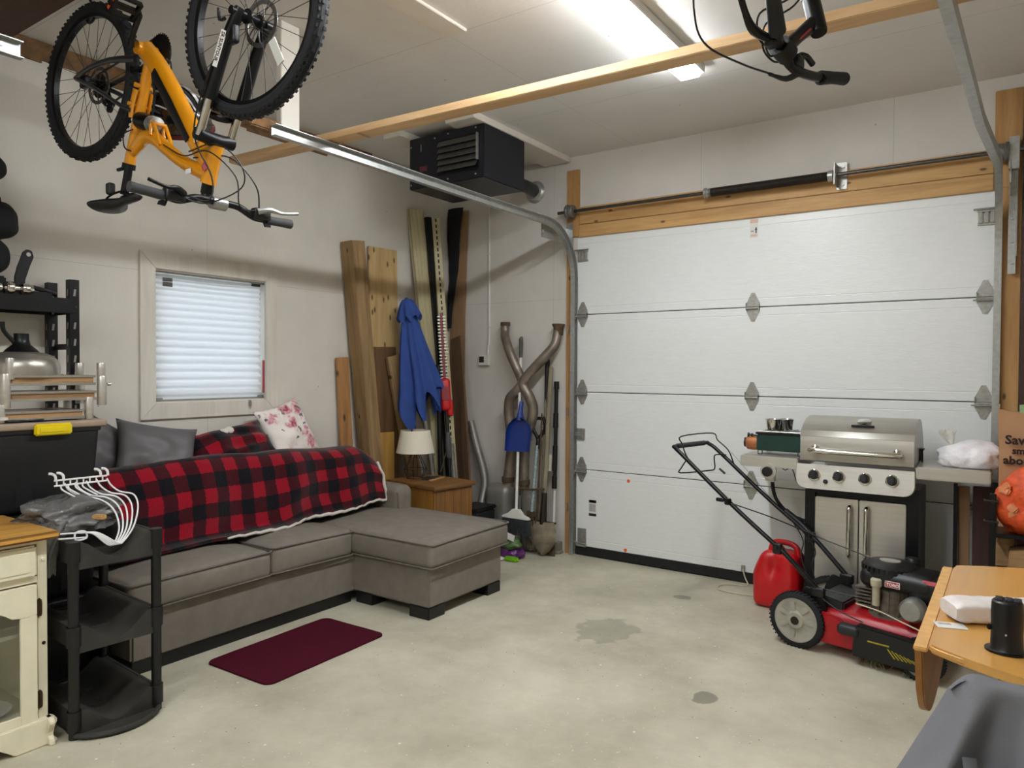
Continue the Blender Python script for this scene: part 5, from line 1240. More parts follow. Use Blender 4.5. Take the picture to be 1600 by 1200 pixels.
# cord at the door bottom
t = thing('door_pull_cord', 'cream pull cord hanging from the door bottom and looped on the floor', 'cord', (2.66, -0.03, 0))
m = MB().tube([(2.655, -0.022, 0.10), (2.675, -0.03, 0.045), (2.70, -0.05, 0.006), (2.68, -0.09, 0.005), (2.63, -0.10, 0.005), (2.57, -0.13, 0.005), (2.545, -0.20, 0.005), (2.57, -0.27, 0.005), (2.64, -0.29, 0.005), (2.74, -0.285, 0.005), (2.83, -0.27, 0.005)], 0.0045, 8, 6); part('rope', m, M_CORD, t, True)
m = MB().bx(2.642, 2.668, -0.022, -0.006, 0.085, 0.125, 0.003); part('cord_clip', m, M_ZINC, t, True)

# ================================================================== LAWN MOWER
t = thing('lawn_mower', 'red push lawn mower with black handle standing in front of the grill', 'lawn mower', (3.29, -0.79, 0), math.radians(-12))
def wheel(x, y, r, w_, sg):
    m = MB(); Mw = basis((x, y, r), (1, 0, 0), (0, 0, 1))   # z axis = -y
    m.lathe([(r * 0.80, -w_ / 2), (r * 0.93, -w_ / 2), (r, -w_ / 2 + 0.008), (r, w_ / 2 - 0.008), (r * 0.93, w_ / 2), (r * 0.80, w_ / 2), (r * 0.80, -w_ / 2)], Mw, 48, False)
    for i in range(44):
        a = 2 * PI * i / 44; m.box((0, 0, 0), (0.006, 0.006, w_ * 0.9), 0, Mw @ Matrix.Rotation(a, 4, 'Z') @ Matrix.Translation((r + 0.001, 0, 0)))
    wh = part('wheel', m, M_TYRE, t)
    m = MB(); o = sg * w_ / 2
    m.lathe([(r * 0.82, 0), (r * 0.80, o * 0.9), (r * 0.70, o * 0.95), (r * 0.60, o * 0.55), (r * 0.34, o * 0.75), (r * 0.28, o * 1.25), (r * 0.16, o * 1.3), (0.0, o * 1.3)], Mw, 48, False)
    for i in range(7):
        a = 2 * PI * i / 7; m.prism([(r * 0.30, -r * 0.06), (r * 0.74, -r * 0.12), (r * 0.74, r * 0.12), (r * 0.30, r * 0.06)], abs(o) * 0.35, Mw @ Matrix.Translation((0, 0, o * 0.55 if sg > 0 else o * 0.9)) @ Matrix.Rotation(a, 4, 'Z'), 0.002)
    m.lathe([(r * 0.82, -o * 0.2), (r * 0.6, -o * 0.6), (0.0, -o * 0.5)], Mw, 40, False); part('wheel_hub', m, M_WHEELG, wh)
    m = MB().lathe([(r * 0.15, o * 1.2), (r * 0.15, o * 1.45), (r * 0.08, o * 1.5), (0.0, o * 1.7)], Mw, 18, False); part('axle_cap', m, M_DKSTEEL, wh)
wheel(0.0, -0.215, 0.145, 0.046, 1); wheel(0.0, 0.205, 0.145, 0.046, -1)
wheel(0.60, -0.20, 0.10, 0.042, 1); wheel(0.60, 0.20, 0.10, 0.042, -1)
def deckfn(q):
    k = (q.z - 0.05) / 0.16
    s = 1 - 0.10 * max(0, k)
    return V((0.36 + (q.x - 0.36) * s, q.y * s, q.z))
m = MB().rbox((0.36, 0, 0.135), (0.60, 0.42, 0.17), 0.045, 8, 0.02, 0.0, None, deckfn)
m.prism([(0.045, 0.06), (0.30, 0.06), (0.30, 0.13), (0.22, 0.20), (0.10, 0.22), (0.045, 0.19)], 0.03, basis((0, -0.185, 0), (1, 0, 0), (0, 0, 1)), 0.006); part('deck', m, M_REDP, t, smooth=50)
m = MB().rbox((0.20, 0.10, 0.225), (0.20, 0.16, 0.07), 0.03, 4); part('discharge_hump', m, M_REDP, t, smooth=60)
m = MB().prism([(0.29, 0.045), (0.66, 0.045), (0.66, 0.10), (0.62, 0.19), (0.31, 0.205)], 0.05, basis((0, -0.195, 0), (1, 0, 0), (0, 0, 1)), 0.008); ch = part('side_chute', m, M_BLACK, t)
m = MB()
for i in range(7): m.prism([(0.46 + i * 0.018, 0.125 - i * 0.004), (0.467 + i * 0.018, 0.125 - i * 0.004), (0.50 + i * 0.018, 0.085), (0.493 + i * 0.018, 0.085)], 0.001, basis((0, -0.245, 0), (1, 0, 0), (0, 0, 1)))
m.bx(0.37, 0.47, -0.2462, -0.245, 0.135, 0.142); part('yellow_stripes', m, mat('yellow_print', '#a99a1c', 0.6), ch, label='yellow stripes')
m = MB().rbox((0.275, -0.225, 0.165), (0.11, 0.07, 0.055), 0.022, 4, M=None); part('height_lever', m, M_DKPLASTIC, t, smooth=60)
m = MB().prism([(-0.02, 0.12), (0.10, 0.09), (0.14, 0.21), (0.12, 0.30), (0.02, 0.32), (-0.02, 0.24)], 0.03, basis((0, -0.155, 0), (1, 0, 0), (0, 0, 1)), 0.006); part('handle_bracket', m, M_BLACK, t)
m = MB().prism([(-0.02, 0.12), (0.10, 0.09), (0.14, 0.21), (0.12, 0.30), (0.02, 0.32), (-0.02, 0.24)], 0.03, basis((0, 0.185, 0), (1, 0, 0), (0, 0, 1)), 0.006); part('handle_bracket', m, M_BLACK, t)
m = MB().prism([(0.06, 0.12), (0.075, 0.285), (0.21, 0.265), (0.21, 0.22), (0.10, 0.10)], 0.27, basis((0, 0.135, 0), (1, 0, 0), (0, 0, 1)), 0.008)
part('rear_flap', m, M_DKPLASTIC, t)
m = MB().cyl((0.0, -0.23, 0.145), (0.0, 0.22, 0.145), 0.010, n=10).cyl((0.60, -0.22, 0.10), (0.60, 0.22, 0.10), 0.010, n=10); part('axle', m, M_DKSTEEL, t)
# engine
m = MB().lathe([(0.135, 0.215), (0.135, 0.23), (0.095, 0.24), (0.09, 0.36), (0.10, 0.37), (0.0, 0.37)], Matrix.Translation((0.39, 0.0, 0)), 20)
for i in range(6): m.bx(0.24, 0.32, -0.07, 0.07, 0.255 + i * 0.018, 0.262 + i * 0.018)
for i in range(14): a = 2 * PI * i / 14; m.box((0.092, 0, 0.30), (0.02, 0.006, 0.12), 0, Matrix.Translation((0.39, 0, 0)) @ Matrix.Rotation(a, 4, 'Z'))
en = part('engine_block', m, M_ENG, t)
m = MB().rbox((0.45, 0.0, 0.415), (0.36, 0.25, 0.10), 0.045, 6, 0.01); sh = part('engine_shroud', m, M_BLACK, t, smooth=60)
m = MB().lathe([(0.128, 0.40), (0.132, 0.44), (0.125, 0.475), (0.10, 0.492), (0.0, 0.495)], Matrix.Translation((0.385, 0, 0)), 32)
for i in range(30): a = 2 * PI * i / 30; m.box((0.127, 0, 0.462), (0.012, 0.012, 0.025), 0, Matrix.Translation((0.385, 0, 0)) @ Matrix.Rotation(a, 4, 'Z'))
part('starter_cover', m, M_BLACK, sh)
m = MB().lathe([(0.05, 0.494), (0.05, 0.499), (0.0, 0.5)], Matrix.Translation((0.385, 0, 0)), 20, sy=0.7); part('instruction_plate', m, M_WHEELG, sh)
m = MB().lathe([(0.024, 0.0), (0.027, 0.01), (0.027, 0.035), (0.02, 0.042), (0, 0.042)], Matrix.Translation((0.365, -0.128, 0.385)), 18).cyl((0.365, -0.128, 0.29), (0.365, -0.128, 0.39), 0.018, n=14); part('oil_filler', m, mat('cream_cap', '#b8b198', 0.5), sh)
m = MB().lathe([(0.034, 0), (0.038, 0.008), (0.038, 0.035), (0.03, 0.045), (0.0, 0.047)], Matrix.Translation((0.45, 0.13, 0.455)), 22).cyl((0.45, 0.13, 0.37), (0.45, 0.13, 0.46), 0.03, n=14); part('fuel_cap', m, M_BLACK, sh)
m = MB().rbox((0.575, -0.01, 0.40), (0.16, 0.22, 0.12), 0.04, 5); part('fuel_tank', m, M_BLACK, sh, smooth=60)
m = MB().bx(0.405, 0.475, -0.1285, -0.126, 0.392, 0.424, 0.001); lb = part('brand_label', m, M_WHITEINK, sh, label='red label with white border')
m = MB().bx(0.408, 0.472, -0.1295, -0.1285, 0.395, 0.421); part('label_field', m, M_LABELR, sh)
text_part('lettering', 'TORO', 0.021, basis((0.412, -0.1302, 0.4005), (1, 0, 0), (0, 0, 1)), M_WHITEINK, sh, world=False, bold=0.0008)
m = MB().box((0.60, -0.115, 0.44), (0.06, 0.004, 0.02), 0.001, Matrix.Translation((0.60, -0.1, 0.44)) @ Matrix.Rotation(-0.5, 4, 'X') @ Matrix.Translation((-0.60, 0.1, -0.44))); part('tank_decal', m, M_LABELR, sh, label='small red and white decal')
m = MB().lathe([(0, -0.05), (0.05, -0.045), (0.058, -0.02), (0.058, 0.03), (0.045, 0.05), (0, 0.055)], basis((0.545, -0.15, 0.315), (1, 0, 0), (0, 0, 1)), 22); part('engine_muffler', m, M_ALU, en)
m = MB().tube([(0.28, -0.16, 0.285), (0.40, -0.17, 0.275), (0.50, -0.20, 0.26), (0.60, -0.215, 0.24)], 0.0035, 6, 4); part('brake_cable', m, M_CORD, en)
# handle
HL = 0.80
for s_ in (-1, 1):
    y = s_ * 0.20
    m = MB().tube([(0.10, y * 0.93, 0.315), (-0.075, y, 0.475), (-0.14, y, 0.52)], 0.0135, 12, 3); part('lower_handle', m, M_BLACKM, t)
    m = MB().rbox((0.095, y * 0.93, 0.305), (0.075, 0.035, 0.055), 0.012, 3); part('handle_clamp', m, M_BLACK, t)
    m = MB().rbox((-0.12, y * 1.02, 0.50), (0.05, 0.035, 0.06), 0.012, 3).cyl((-0.12, y - 0.03, 0.505), (-0.12, y + 0.03, 0.505), 0.010, n=10); part('fold_knob', m, M_BLACK, t)
m = MB().tube([(-0.12, -0.20, 0.505), (-0.40, -0.20, 0.70), (-0.72, -0.20, 0.945), (-0.79, -0.19, 0.992), (-0.803, -0.155, 1.0), (-0.803, 0.155, 1.0), (-0.79, 0.19, 0.992), (-0.72, 0.20, 0.945), (-0.40, 0.20, 0.70), (-0.12, 0.20, 0.505)], 0.0125, 12, 4); uh = part('upper_handle', m, M_BLACKM, t)
m = MB().tube([(-0.803, -0.15, 1.0), (-0.803, 0.15, 1.0)], 0.016, 12); part('foam_grip', m, mat('grey_foam_grip', '#3c3c40', 0.8), uh)
m = MB().tube([(-0.64, -0.205, 0.885), (-0.70, -0.205, 0.95), (-0.735, -0.20, 1.02), (-0.755, -0.18, 1.065), (-0.755, 0.17, 1.065), (-0.735, 0.20, 1.02), (-0.66, 0.205, 0.96), (-0.62, 0.205, 0.875)], 0.0042, 8, 4); part('bail_bar', m, M_BLACKM, uh)
m = MB().tube([(-0.70, -0.205, 0.93), (-0.735, -0.21, 0.875), (-0.745, -0.20, 0.845), (-0.69, 0.02, 0.845), (-0.67, 0.06, 0.855), (-0.685, 0.08, 0.91), (-0.70, 0.12, 0.935), (-0.67, 0.195, 0.93)], 0.0042, 8, 3); part('drive_bar', m, M_BLACKM, uh)
m = MB().cyl((-0.655, 0.09, 0.855), (-0.62, 0.10, 0.825), 0.007, n=8); part('cable_end', m, M_DKPLASTIC, uh)
m = MB().rbox((-0.455, -0.235, 0.725), (0.05, 0.02, 0.022), 0.008, 3).bx(-0.43, -0.40, -0.235, -0.20, 0.70, 0.735, 0.004); part('throttle_lever', m, M_BLACK, uh)
m = MB().tube([(-0.28, 0.205, 0.63), (-0.20, 0.215, 0.575), (-0.12, 0.21, 0.51)], 0.018, 10, 3); part('cable_sleeve', m, M_BLACK, uh)
for nm, pts in (('cable', [(-0.42, -0.2, 0.71), (-0.20, -0.10, 0.64), (0.0, 0.02, 0.55), (0.30, 0.0, 0.49)]), ('cable', [(-0.25, 0.2, 0.60), (-0.12, 0.10, 0.50), (-0.06, -0.05, 0.44), (0.05, -0.17, 0.33)]), ('cable', [(-0.20, 0.2, 0.56), (-0.05, 0.1, 0.46), (0.0, -0.05, 0.40), (0.08, -0.14, 0.30)]), ('cable', [(0.05, -0.19, 0.32), (0.20, -0.20, 0.245), (0.33, -0.20, 0.21)]), ('cable', [(0.08, -0.18, 0.33), (0.25, -0.15, 0.315), (0.36, -0.12, 0.32)])):
    m = MB().tube(pts, 0.0035, 6, 5); part(nm, m, M_BLACK, t)
m = MB().tube([(-0.64, 0.205, 0.95), (-0.50, 0.23, 0.80), (-0.35, 0.22, 0.66)], 0.0018, 5, 4); part('pull_string', m, M_ALU, t)
random.seed(8)
m = MB()
for i in range(70):
    x, y = random.uniform(0.30, 0.60), random.uniform(-0.235, -0.10); z = random.uniform(0.03, 0.055); m.cyl((x, y, z), (x + random.uniform(-.03, .03), y - random.uniform(0, .03), random.uniform(0.0, 0.02)), 0.002, 0.0008, n=4)
part('grass_clippings', m, mat('dry_grass', '#6a6a3c', 0.9, var=0.4), t, kind='stuff')

# ================================================================== DROP-LEAF TABLE
TT = 0.752
t = thing('drop_leaf_table', 'honey maple drop-leaf table at the right edge with one leaf hanging down', 'table', (4.42, -2.37, 0))
TDX = 0.018
out = [(4.004, -2.85)]
for i in range(13):
    a = i / 12; out.append((4.016 + 0.87 * a, -2.862 - 0.16 * math.sin(PI * a)))
out.append((4.89, -2.85)); out.append((4.89, -1.90))
for i in range(13):
    a = 1 - i / 12; out.append((4.016 + 0.87 * a, -1.885 + 0.13 * math.sin(PI * a)))
out.append((4.004, -1.90))
m = MB().prism(out, 0.022, Matrix.Translation((0, 0, TT - 0.022)), 0.006, 3); part('table_top', m, M_MAPLE, t, True)
lf = []
for i in range(21):
    a = i / 20; y = -2.855 + 0.96 * a; d = 0.285 * (1 - abs(2 * a - 1) ** 2.6) ** 0.55; lf.append((y, -d))
poly = [(y, z) for y, z in lf]
m = MB().prism([(-2.855, 0.0)] + poly[1:-1] + [(-1.895, 0.0)], 0.02, Matrix(((0, 0, 1, 3.971), (1, 0, 0, 0), (0, 1, 0, TT - 0.012), (0, 0, 0, 1))), 0.004); part('drop_leaf', m, M_MAPLE2, t, True)
m = MB().prism([(-2.855, 0), (-1.895, 0), (-1.895, 0.012), (-2.855, 0.012)], 0.034, Matrix(((0, 0, 1, 3.968), (1, 0, 0, 0), (0, 1, 0, TT - 0.022), (0, 0, 0, 1))), 0.003); part('leaf_edge', m, mat('pale_maple_edge', '#d9a763', 0.4), t, True)
m = MB().bx(4.16, 4.72, -2.62, -2.60, TT - 0.11, TT - 0.022).bx(4.16, 4.72, -2.14, -2.12, TT - 0.11, TT - 0.022).bx(4.16, 4.18, -2.62, -2.12, TT - 0.11, TT - 0.022).bx(4.70, 4.72, -2.62, -2.12, TT - 0.11, TT - 0.022); part('apron', m, M_MAPLE2, t, True)
for x, y in ((4.18, -2.60), (4.70, -2.60), (4.18, -2.14), (4.70, -2.14)):
    m = MB().tube([(x, y, 0), (x, y, 0.06), (x, y, 0.30), (x, y, 0.45), (x, y, 0.55), (x, y, TT - 0.022)], [0.016, 0.02, 0.026, 0.02, 0.028, 0.028], 14, 3); part('leg', m, M_MAPLE2, t, True)
# things lying on the table
t = thing('speaker', 'small black cylindrical speaker standing on the maple table', 'speaker', (4.172, -2.79, TT))
m = MB().lathe([(0.0, 0.0), (0.037, 0.0), (0.040, 0.006), (0.036, 0.012), (0.035, 0.05), (0.036, 0.10), (0.034, 0.128), (0.030, 0.132), (0.0, 0.131)], None, 32); part('body', m, M_BLACK, t)
m = MB().lathe([(0.036, 0.0), (0.046, 0.001), (0.046, 0.006), (0.036, 0.008)], None, 30, False, 1.05, 0.95); part('base_ring', m, M_BLACKM, t)
m = MB()
for k in (-0.018, 0.003, 0.022): m.rbox((k, 0, 0.133), (0.017, 0.034, 0.008), 0.003, 2)
part('top_button', m, M_DKPLASTIC, t)
m = MB().bx(-0.043, -0.033, -0.012, 0.0, 0.052, 0.066, 0.002); part('side_button', m, M_BLACKM, t)
m = MB().bx(-0.004, 0.0, -0.0375, -0.035, 0.05, 0.054); part('status_light', m, M_WHITEP, t)
m = MB()
def pk(u, v):
    a = 2 * PI * u; hw, hh = 0.052, 0.030; c_, s_ = math.cos(a), math.sin(a); e = 0.45
    x = hw * math.copysign(abs(c_) ** e, c_); z = hh * math.copysign(abs(s_) ** e, s_)
    k = 1 - 0.35 * max(0, (abs(v - 0.5) - 0.42) / 0.08) if abs(v - 0.5) > 0.42 else 1
    return V((x * (0.9 + 0.1 * k) + 0.002 * fnoise(a, v * 9), 0.26 * (v - 0.5), 0.031 + z * k + 0.002 * fnoise(a * 2, v * 12)))
m.surf(pk, 40, 40, closeu=True)
m.bm.verts.ensure_lookup_table()
for j in (0, 40): m.bm.faces.new([m.bm.verts[i * 41 + j] for i in range(40)])
m.xf(Matrix.Translation((4.145, -2.535, TT + 0.001)) @ Matrix.Rotation(math.radians(-62), 4, 'Z'))
pkt = solo('paper_packet', m, mat('wrapped_white_packet', '#e4dcd8', 0.45, var=0.10, scale=14, bump=0.3, bscale=40), 'white wrapped paper packet lying on the maple table behind the black speaker', 'packet', smooth=60)
m = MB(); Mp = Matrix.Translation((4.145, -2.535, TT + 0.001)) @ Matrix.Rotation(math.radians(-62), 4, 'Z')
for i, (a, b) in enumerate(((0.012, 0.017), (0.021, 0.024), (0.028, 0.031), (0.034, 0.037))): m.bx(-0.0535, -0.0525, -0.11, -0.035 + 0.01 * (i % 2), a, b, 0, Mp)
part('printed_lines', m, mat('tan_print', '#b59a86', 0.7), pkt, True)
m = MB().bx(-0.038, 0.038, -0.026, 0.026, 0.0005, 0.0018, 0, Matrix.Translation((4.04, -2.655, TT)) @ Matrix.Rotation(0.35, 4, 'Z'))
cd = solo('card', m, M_WHITEP, 'small white printed card lying flat on the maple table', 'card', smooth=0)
m = MB().bx(-0.028, 0.004, 0.004, 0.018, 0.0018, 0.0021, 0, Matrix.Translation((4.04, -2.655, TT)) @ Matrix.Rotation(0.35, 4, 'Z')); part('card_print', m, M_GREYINK, cd, True)

# ================================================================== CHAIR WITH FLEECE COVER
t = thing('chair', 'folding chair hidden under the grey fleece at the bottom right corner', 'chair', (4.36, -3.55, 0))
m = MB().rbox((4.36, -3.57, 0.45), (0.44, 0.42, 0.05), 0.02, 4); part('seat', m, M_DKPLASTIC, t, True)
m = MB().rbox((4.36, -3.365, 0.72), (0.44, 0.03, 0.26), 0.012, 4); part('backrest', m, M_DKPLASTIC, t, True)
for x, y, top in ((4.16, -3.365, 0.84), (4.56, -3.365, 0.84), (4.16, -3.76, 0.45), (4.56, -3.76, 0.45)):
    m = MB().cyl((x, y, 0), (x, y, top), 0.013, n=10); part('leg', m, M_BLACKM, t, True)
def fleece(u, v):
    # v 0..0.15 behind the back, then over the top and down over seat side to below
    x = 4.085 + 0.56 * u
    if v < 0.14: k = v / 0.14; y, z = -3.335 + 0.02 * (1 - k), 0.60 + 0.265 * k
    elif v < 0.22: k = (v - 0.14) / 0.08; y, z = -3.335 - 0.06 * k, 0.868 + 0.008 * math.sin(PI * k)
    else: k = (v - 0.22) / 0.78; y, z = -3.395 - 0.16 * k - 0.30 * k * k, 0.866 - 0.62 * k
    k2 = max(0, (v - 0.2) / 0.8)
    amp = 0.045 * min(1, k2 * 3.2)
    ph = u * 17 + 0.6 - 3.0 * k2 * (u - 0.2)
    f = math.sin(2 * ph) + 0.35 * math.sin(4 * ph + 0.8) + 0.3 * math.sin(u * 31 + v * 4)
    y += amp * f; x -= 0.30 * k2 * (1 - u) ** 2 + 0.02 * k2 * fnoise(u * 3, v * 3)
    edge = max(0, (0.08 - u) / 0.08)
    z -= 0.03 * edge ** 2; y += 0.03 * edge * (1 if v > 0.2 else 0)
    return V((x, y, z + 0.004 * fnoise(u * 8, v * 8)))
m = MB().surf(fleece, 90, 70)
fl = solo('fleece_cover', m, M_GREYCLOTH, 'grey fleece draped over the chair back at the bottom right corner', 'blanket', smooth=80)
m = MB().tube([(4.122, -3.50, 0.775), (4.128, -3.515, 0.745), (4.138, -3.53, 0.70), (4.144, -3.55, 0.63)], 0.010, 8, 4, flat=(1.2, 0.35)); part('fleece_strap', m, mat('dark_grey_strap', '#5f5f63', 0.9), fl, True)
m = MB().tube([(4.105, -3.55, 0.64), (4.118, -3.55, 0.715), (4.15, -3.545, 0.745), (4.19, -3.54, 0.735), (4.24, -3.545, 0.69)], 0.012, 8, 5); part('hood_edge', m, M_GREYCLOTH, fl, True, 60)

# ================================================================== CREAM CABINET
t = thing('cream_cabinet', 'cream painted cabinet with a pine top at the bottom left corner', 'cabinet', (0.86, -4.2, 0))
FX, YR, YL = 1.09, -3.742, -4.66
m = MB().bx(0.62, 1.14, YL - 0.04, -3.712, 0.803, 0.832, 0.009, seg=3); part('top', m, M_CABTOP, t, True)
m = MB()
m.bx(0.64, FX - 0.02, YR - 0.018, YR, 0.10, 0.803).bx(0.64, FX - 0.02, YL, YL + 0.018, 0.10, 0.803).bx(0.64, 0.655, YL + 0.018, YR - 0.018, 0.10, 0.803).bx(0.655, FX - 0.02, YL + 0.018, YR - 0.018, 0.102, 0.118).bx(0.64, FX - 0.02, YL, YR, 0.648, 0.66)
m.bx(FX - 0.02, FX, YR - 0.035, YR, 0.10, 0.803, 0.002).bx(FX - 0.02, FX, YL, YL + 0.035, 0.10, 0.803, 0.002).bx(FX - 0.02, FX - 0.001, YL + 0.035, YR - 0.035, 0.785, 0.803).bx(FX - 0.02, FX - 0.001, YL + 0.035, YR - 0.035, 0.637, 0.66).bx(FX - 0.02, FX - 0.001, YL + 0.035, YR - 0.035, 0.10, 0.125); part('carcass', m, M_CREAM, t, True)
m = MB().bx(0.66, FX - 0.03, YL + 0.02, YR - 0.02, 0.432, 0.446); part('shelf', m, M_CREAMD, t, True)
m = MB().bx(FX - 0.006, FX + 0.016, -4.18, -3.782, 0.662, 0.782, 0.007); dr = part('drawer', m, M_CREAM, t, True)
m = MB().bx(FX + 0.015, FX + 0.019, -4.155, -3.807, 0.682, 0.762, 0.003); part('drawer_field', m, M_CREAM, dr, True)
m = MB().tube([(FX + 0.016, -3.945, 0.725), (FX + 0.035, -3.95, 0.715), (FX + 0.038, -3.98, 0.706), (FX + 0.035, -4.01, 0.715), (FX + 0.016, -4.015, 0.725)], 0.0045, 8, 4).lathe([(0.012, 0), (0.010, 0.003), (0, 0.004)], basis((FX + 0.016, -3.945, 0.727), (0, 1, 0), (0, 0, 1)), 12).lathe([(0.012, 0), (0.010, 0.003), (0, 0.004)], basis((FX + 0.016, -4.015, 0.727), (0, 1, 0), (0, 0, 1)), 12); part('drawer_handle', m, M_BRONZE, dr, True)
# door: frame with an arched opening
dm = MB(); y0, y1, z0, z1 = -4.18, -3.784, 0.085, 0.632; oy0, oy1, oz0, oz1 = -4.125, -3.842, 0.142, 0.515
arch = [(oy1, oz1), (oy1 - 0.028, oz1 + 0.004), (oy1 - 0.05, oz1 + 0.022), (oy1 - 0.085, oz1 + 0.046), ((oy0 + oy1) / 2, oz1 + 0.056), (oy0 + 0.085, oz1 + 0.046), (oy0 + 0.05, oz1 + 0.022), (oy0 + 0.028, oz1 + 0.004), (oy0, oz1)]
MD = Matrix(((0, 0, 1, FX), (1, 0, 0, 0), (0, 1, 0, 0), (0, 0, 0, 1)))
dm.prism([(y0, z1), (y0, oz1)] + arch[::-1] + [(y1, oz1), (y1, z1)], 0.016, MD, 0.002)
dm.prism([(y1, z0), (y1, oz1), (oy1, oz1), (oy1, z0)], 0.016, MD, 0.002).prism([(y0, z0), (y0, oz1), (oy0, oz1), (oy0, z0)], 0.016, MD, 0.002).prism([(oy0, z0), (oy0, oz0), (oy1, oz0), (oy1, z0)], 0.016, MD, 0.002)
dd = part('door', dm, M_CREAM, t, True)
m = MB().bx(FX + 0.004, FX + 0.007, oy0, oy1, oz0, oz1 + 0.05); part('door_glass', m, M_GLASS, dd, True)
for z in (0.535, 0.178):
    m = MB().prism([(-0.008, -0.032), (0.008, -0.032), (0.010, -0.022), (0.010, 0.022), (0.008, 0.032), (0.0, 0.04), (-0.008, 0.032), (-0.010, 0.022), (-0.010, -0.022), (0, -0.04)], 0.004, Matrix(((0, 0, 1, FX + 0.001), (1, 0, 0, -3.772), (0, 1, 0, z), (0, 0, 0, 1))), 0.001).cyl((FX + 0.008, -3.779, z - 0.026), (FX + 0.008, -3.779, z + 0.026), 0.005, n=8); part('door_hinge', m, M_BRONZE, dd, True)
m = MB().cyl((FX, -3.756, 0.395), (FX + 0.002, -3.756, 0.395), 0.007, n=12); part('screw_hole', m, M_BLACK, t, True)
m = MB().cyl((FX, -3.757, 0.722), (FX + 0.005, -3.757, 0.722), 0.008, 0.006, n=12); part('wooden_plug', m, M_CREAM, t, True)
MF = Matrix(((0, 0, 1, FX - 0.01), (1, 0, 0, 0), (0, 1, 0, 0), (0, 0, 0, 1)))
m = MB().prism([(-3.728, 0.105), (-4.68, 0.105), (-4.70, 0.0), (-4.55, 0.0), (-4.50, 0.05), (-4.2, 0.062), (-3.92, 0.05), (-3.865, 0.0), (-3.715, 0.0), (-3.722, 0.018), (-3.742, 0.035), (-3.735, 0.06), (-3.715, 0.085)], 0.034, MF, 0.004); part('bracket_foot', m, M_CREAM, t, True)
m = MB().prism([(0.64, 0.105), (1.12, 0.105), (1.135, 0.085), (1.118, 0.06), (1.110, 0.035), (1.132, 0.018), (1.135, 0.0), (0.98, 0.0), (0.93, 0.05), (0.75, 0.05), (0.70, 0.0), (0.64, 0.0)], 0.02, Matrix(((1, 0, 0, 0), (0, 0, 1, YR - 0.012), (0, 1, 0, 0), (0, 0, 0, 1))), 0.003); part('bracket_foot', m, M_CREAM, t, True)
m = MB().lathe([(0, 0), (0.06, 0.0), (0.10, 0.016), (0.098, 0.018), (0.058, 0.005), (0, 0.005)], Matrix.Translation((0.93, -3.91, 0.119)), 28)
solo('white_plate', m, M_WHITEP, 'white plate lying inside the cream cabinet behind its glass door', 'plate')

# ================================================================== BOTTLE RACK
t = thing('bottle_rack', 'black plastic three tier water bottle rack beside the cream cabinet', 'rack', (0.90, -3.495, 0), math.radians(-3.5))
BL, BW = 0.515, 0.325
for x in (-BL / 2, BL / 2):
    for y in (-BW / 2, BW / 2):
        m = MB().cyl((x, y, 0.0), (x, y, 0.775), 0.020, n=18)
        for z in (0.075, 0.41, 0.745): m.cyl((x, y, z - 0.045), (x, y, z + 0.035), 0.026, n=18)
        part('post', m, M_BLACK, t)
MYZ = Matrix(((0, 0, 1, -BL / 2), (1, 0, 0, 0), (0, 1, 0, 0), (0, 0, 0, 1)))
for zt in (0.105, 0.44, 0.772):
    prof = []
    N = 18
    for i in range(N + 1):
        y = -BW / 2 + BW * i / N; k = y / (BW / 2)
        d = 0.0 if abs(k) > 0.80 else 0.082 * (math.cos(k / 0.80 * PI) * 0.5 + 0.5) ** 0.75
        prof.append((y, zt - d))
    m = MB().prism([(y, z) for y, z in prof] + [(BW / 2, zt - 0.105), (-BW / 2, zt - 0.105)], 0.018, MYZ @ Matrix.Translation((0, 0, BL - 0.009))).prism([(y, z) for y, z in prof] + [(BW / 2, zt - 0.105), (-BW / 2, zt - 0.105)], 0.018, MYZ @ Matrix.Translation((0, 0, -0.009)))
    m.bx(-BL / 2, BL / 2, -BW / 2 - 0.006, -BW / 2 + 0.006, zt - 0.085, zt).bx(-BL / 2, BL / 2, BW / 2 - 0.006, BW / 2 + 0.006, zt - 0.085, zt)
    def trough(u, v, prof=prof):
        k = u * N; i = min(int(k), N - 1); f = k - i; y = prof[i][0] * (1 - f) + prof[i + 1][0] * f; z = prof[i][1] * (1 - f) + prof[i + 1][1] * f
        return V((-BL / 2 + BL * v, y, z - 0.002))
    m.surf(trough, 36, 2, thick=0.005)
    for x in (-0.09, 0.09): m.bx(x - 0.004, x + 0.004, -BW / 2, BW / 2, zt - 0.085, zt - 0.068)
    part('tier', m, mat('dusty_black_plastic', '#312f2a', 0.65, var=0.45, scale=7), t, smooth=35)
m = MB(); oo = [(BL / 2 + 0.01, -BW / 2)] + [(BL / 2 + 0.02 + 0.085 * math.sin(PI * i / 14) ** 0.7, -BW / 2 + BW * i / 14) for i in range(15)] + [(BL / 2 + 0.01, BW / 2)]
m.prism(oo, 0.008, Matrix.Translation((0, 0, 0.006)))
m.tube([(x, y, 0.016) for x, y in oo], 0.011, 8); part('drip_tray', m, mat('dusty_black_plastic', '#25241f', 0.6), t)
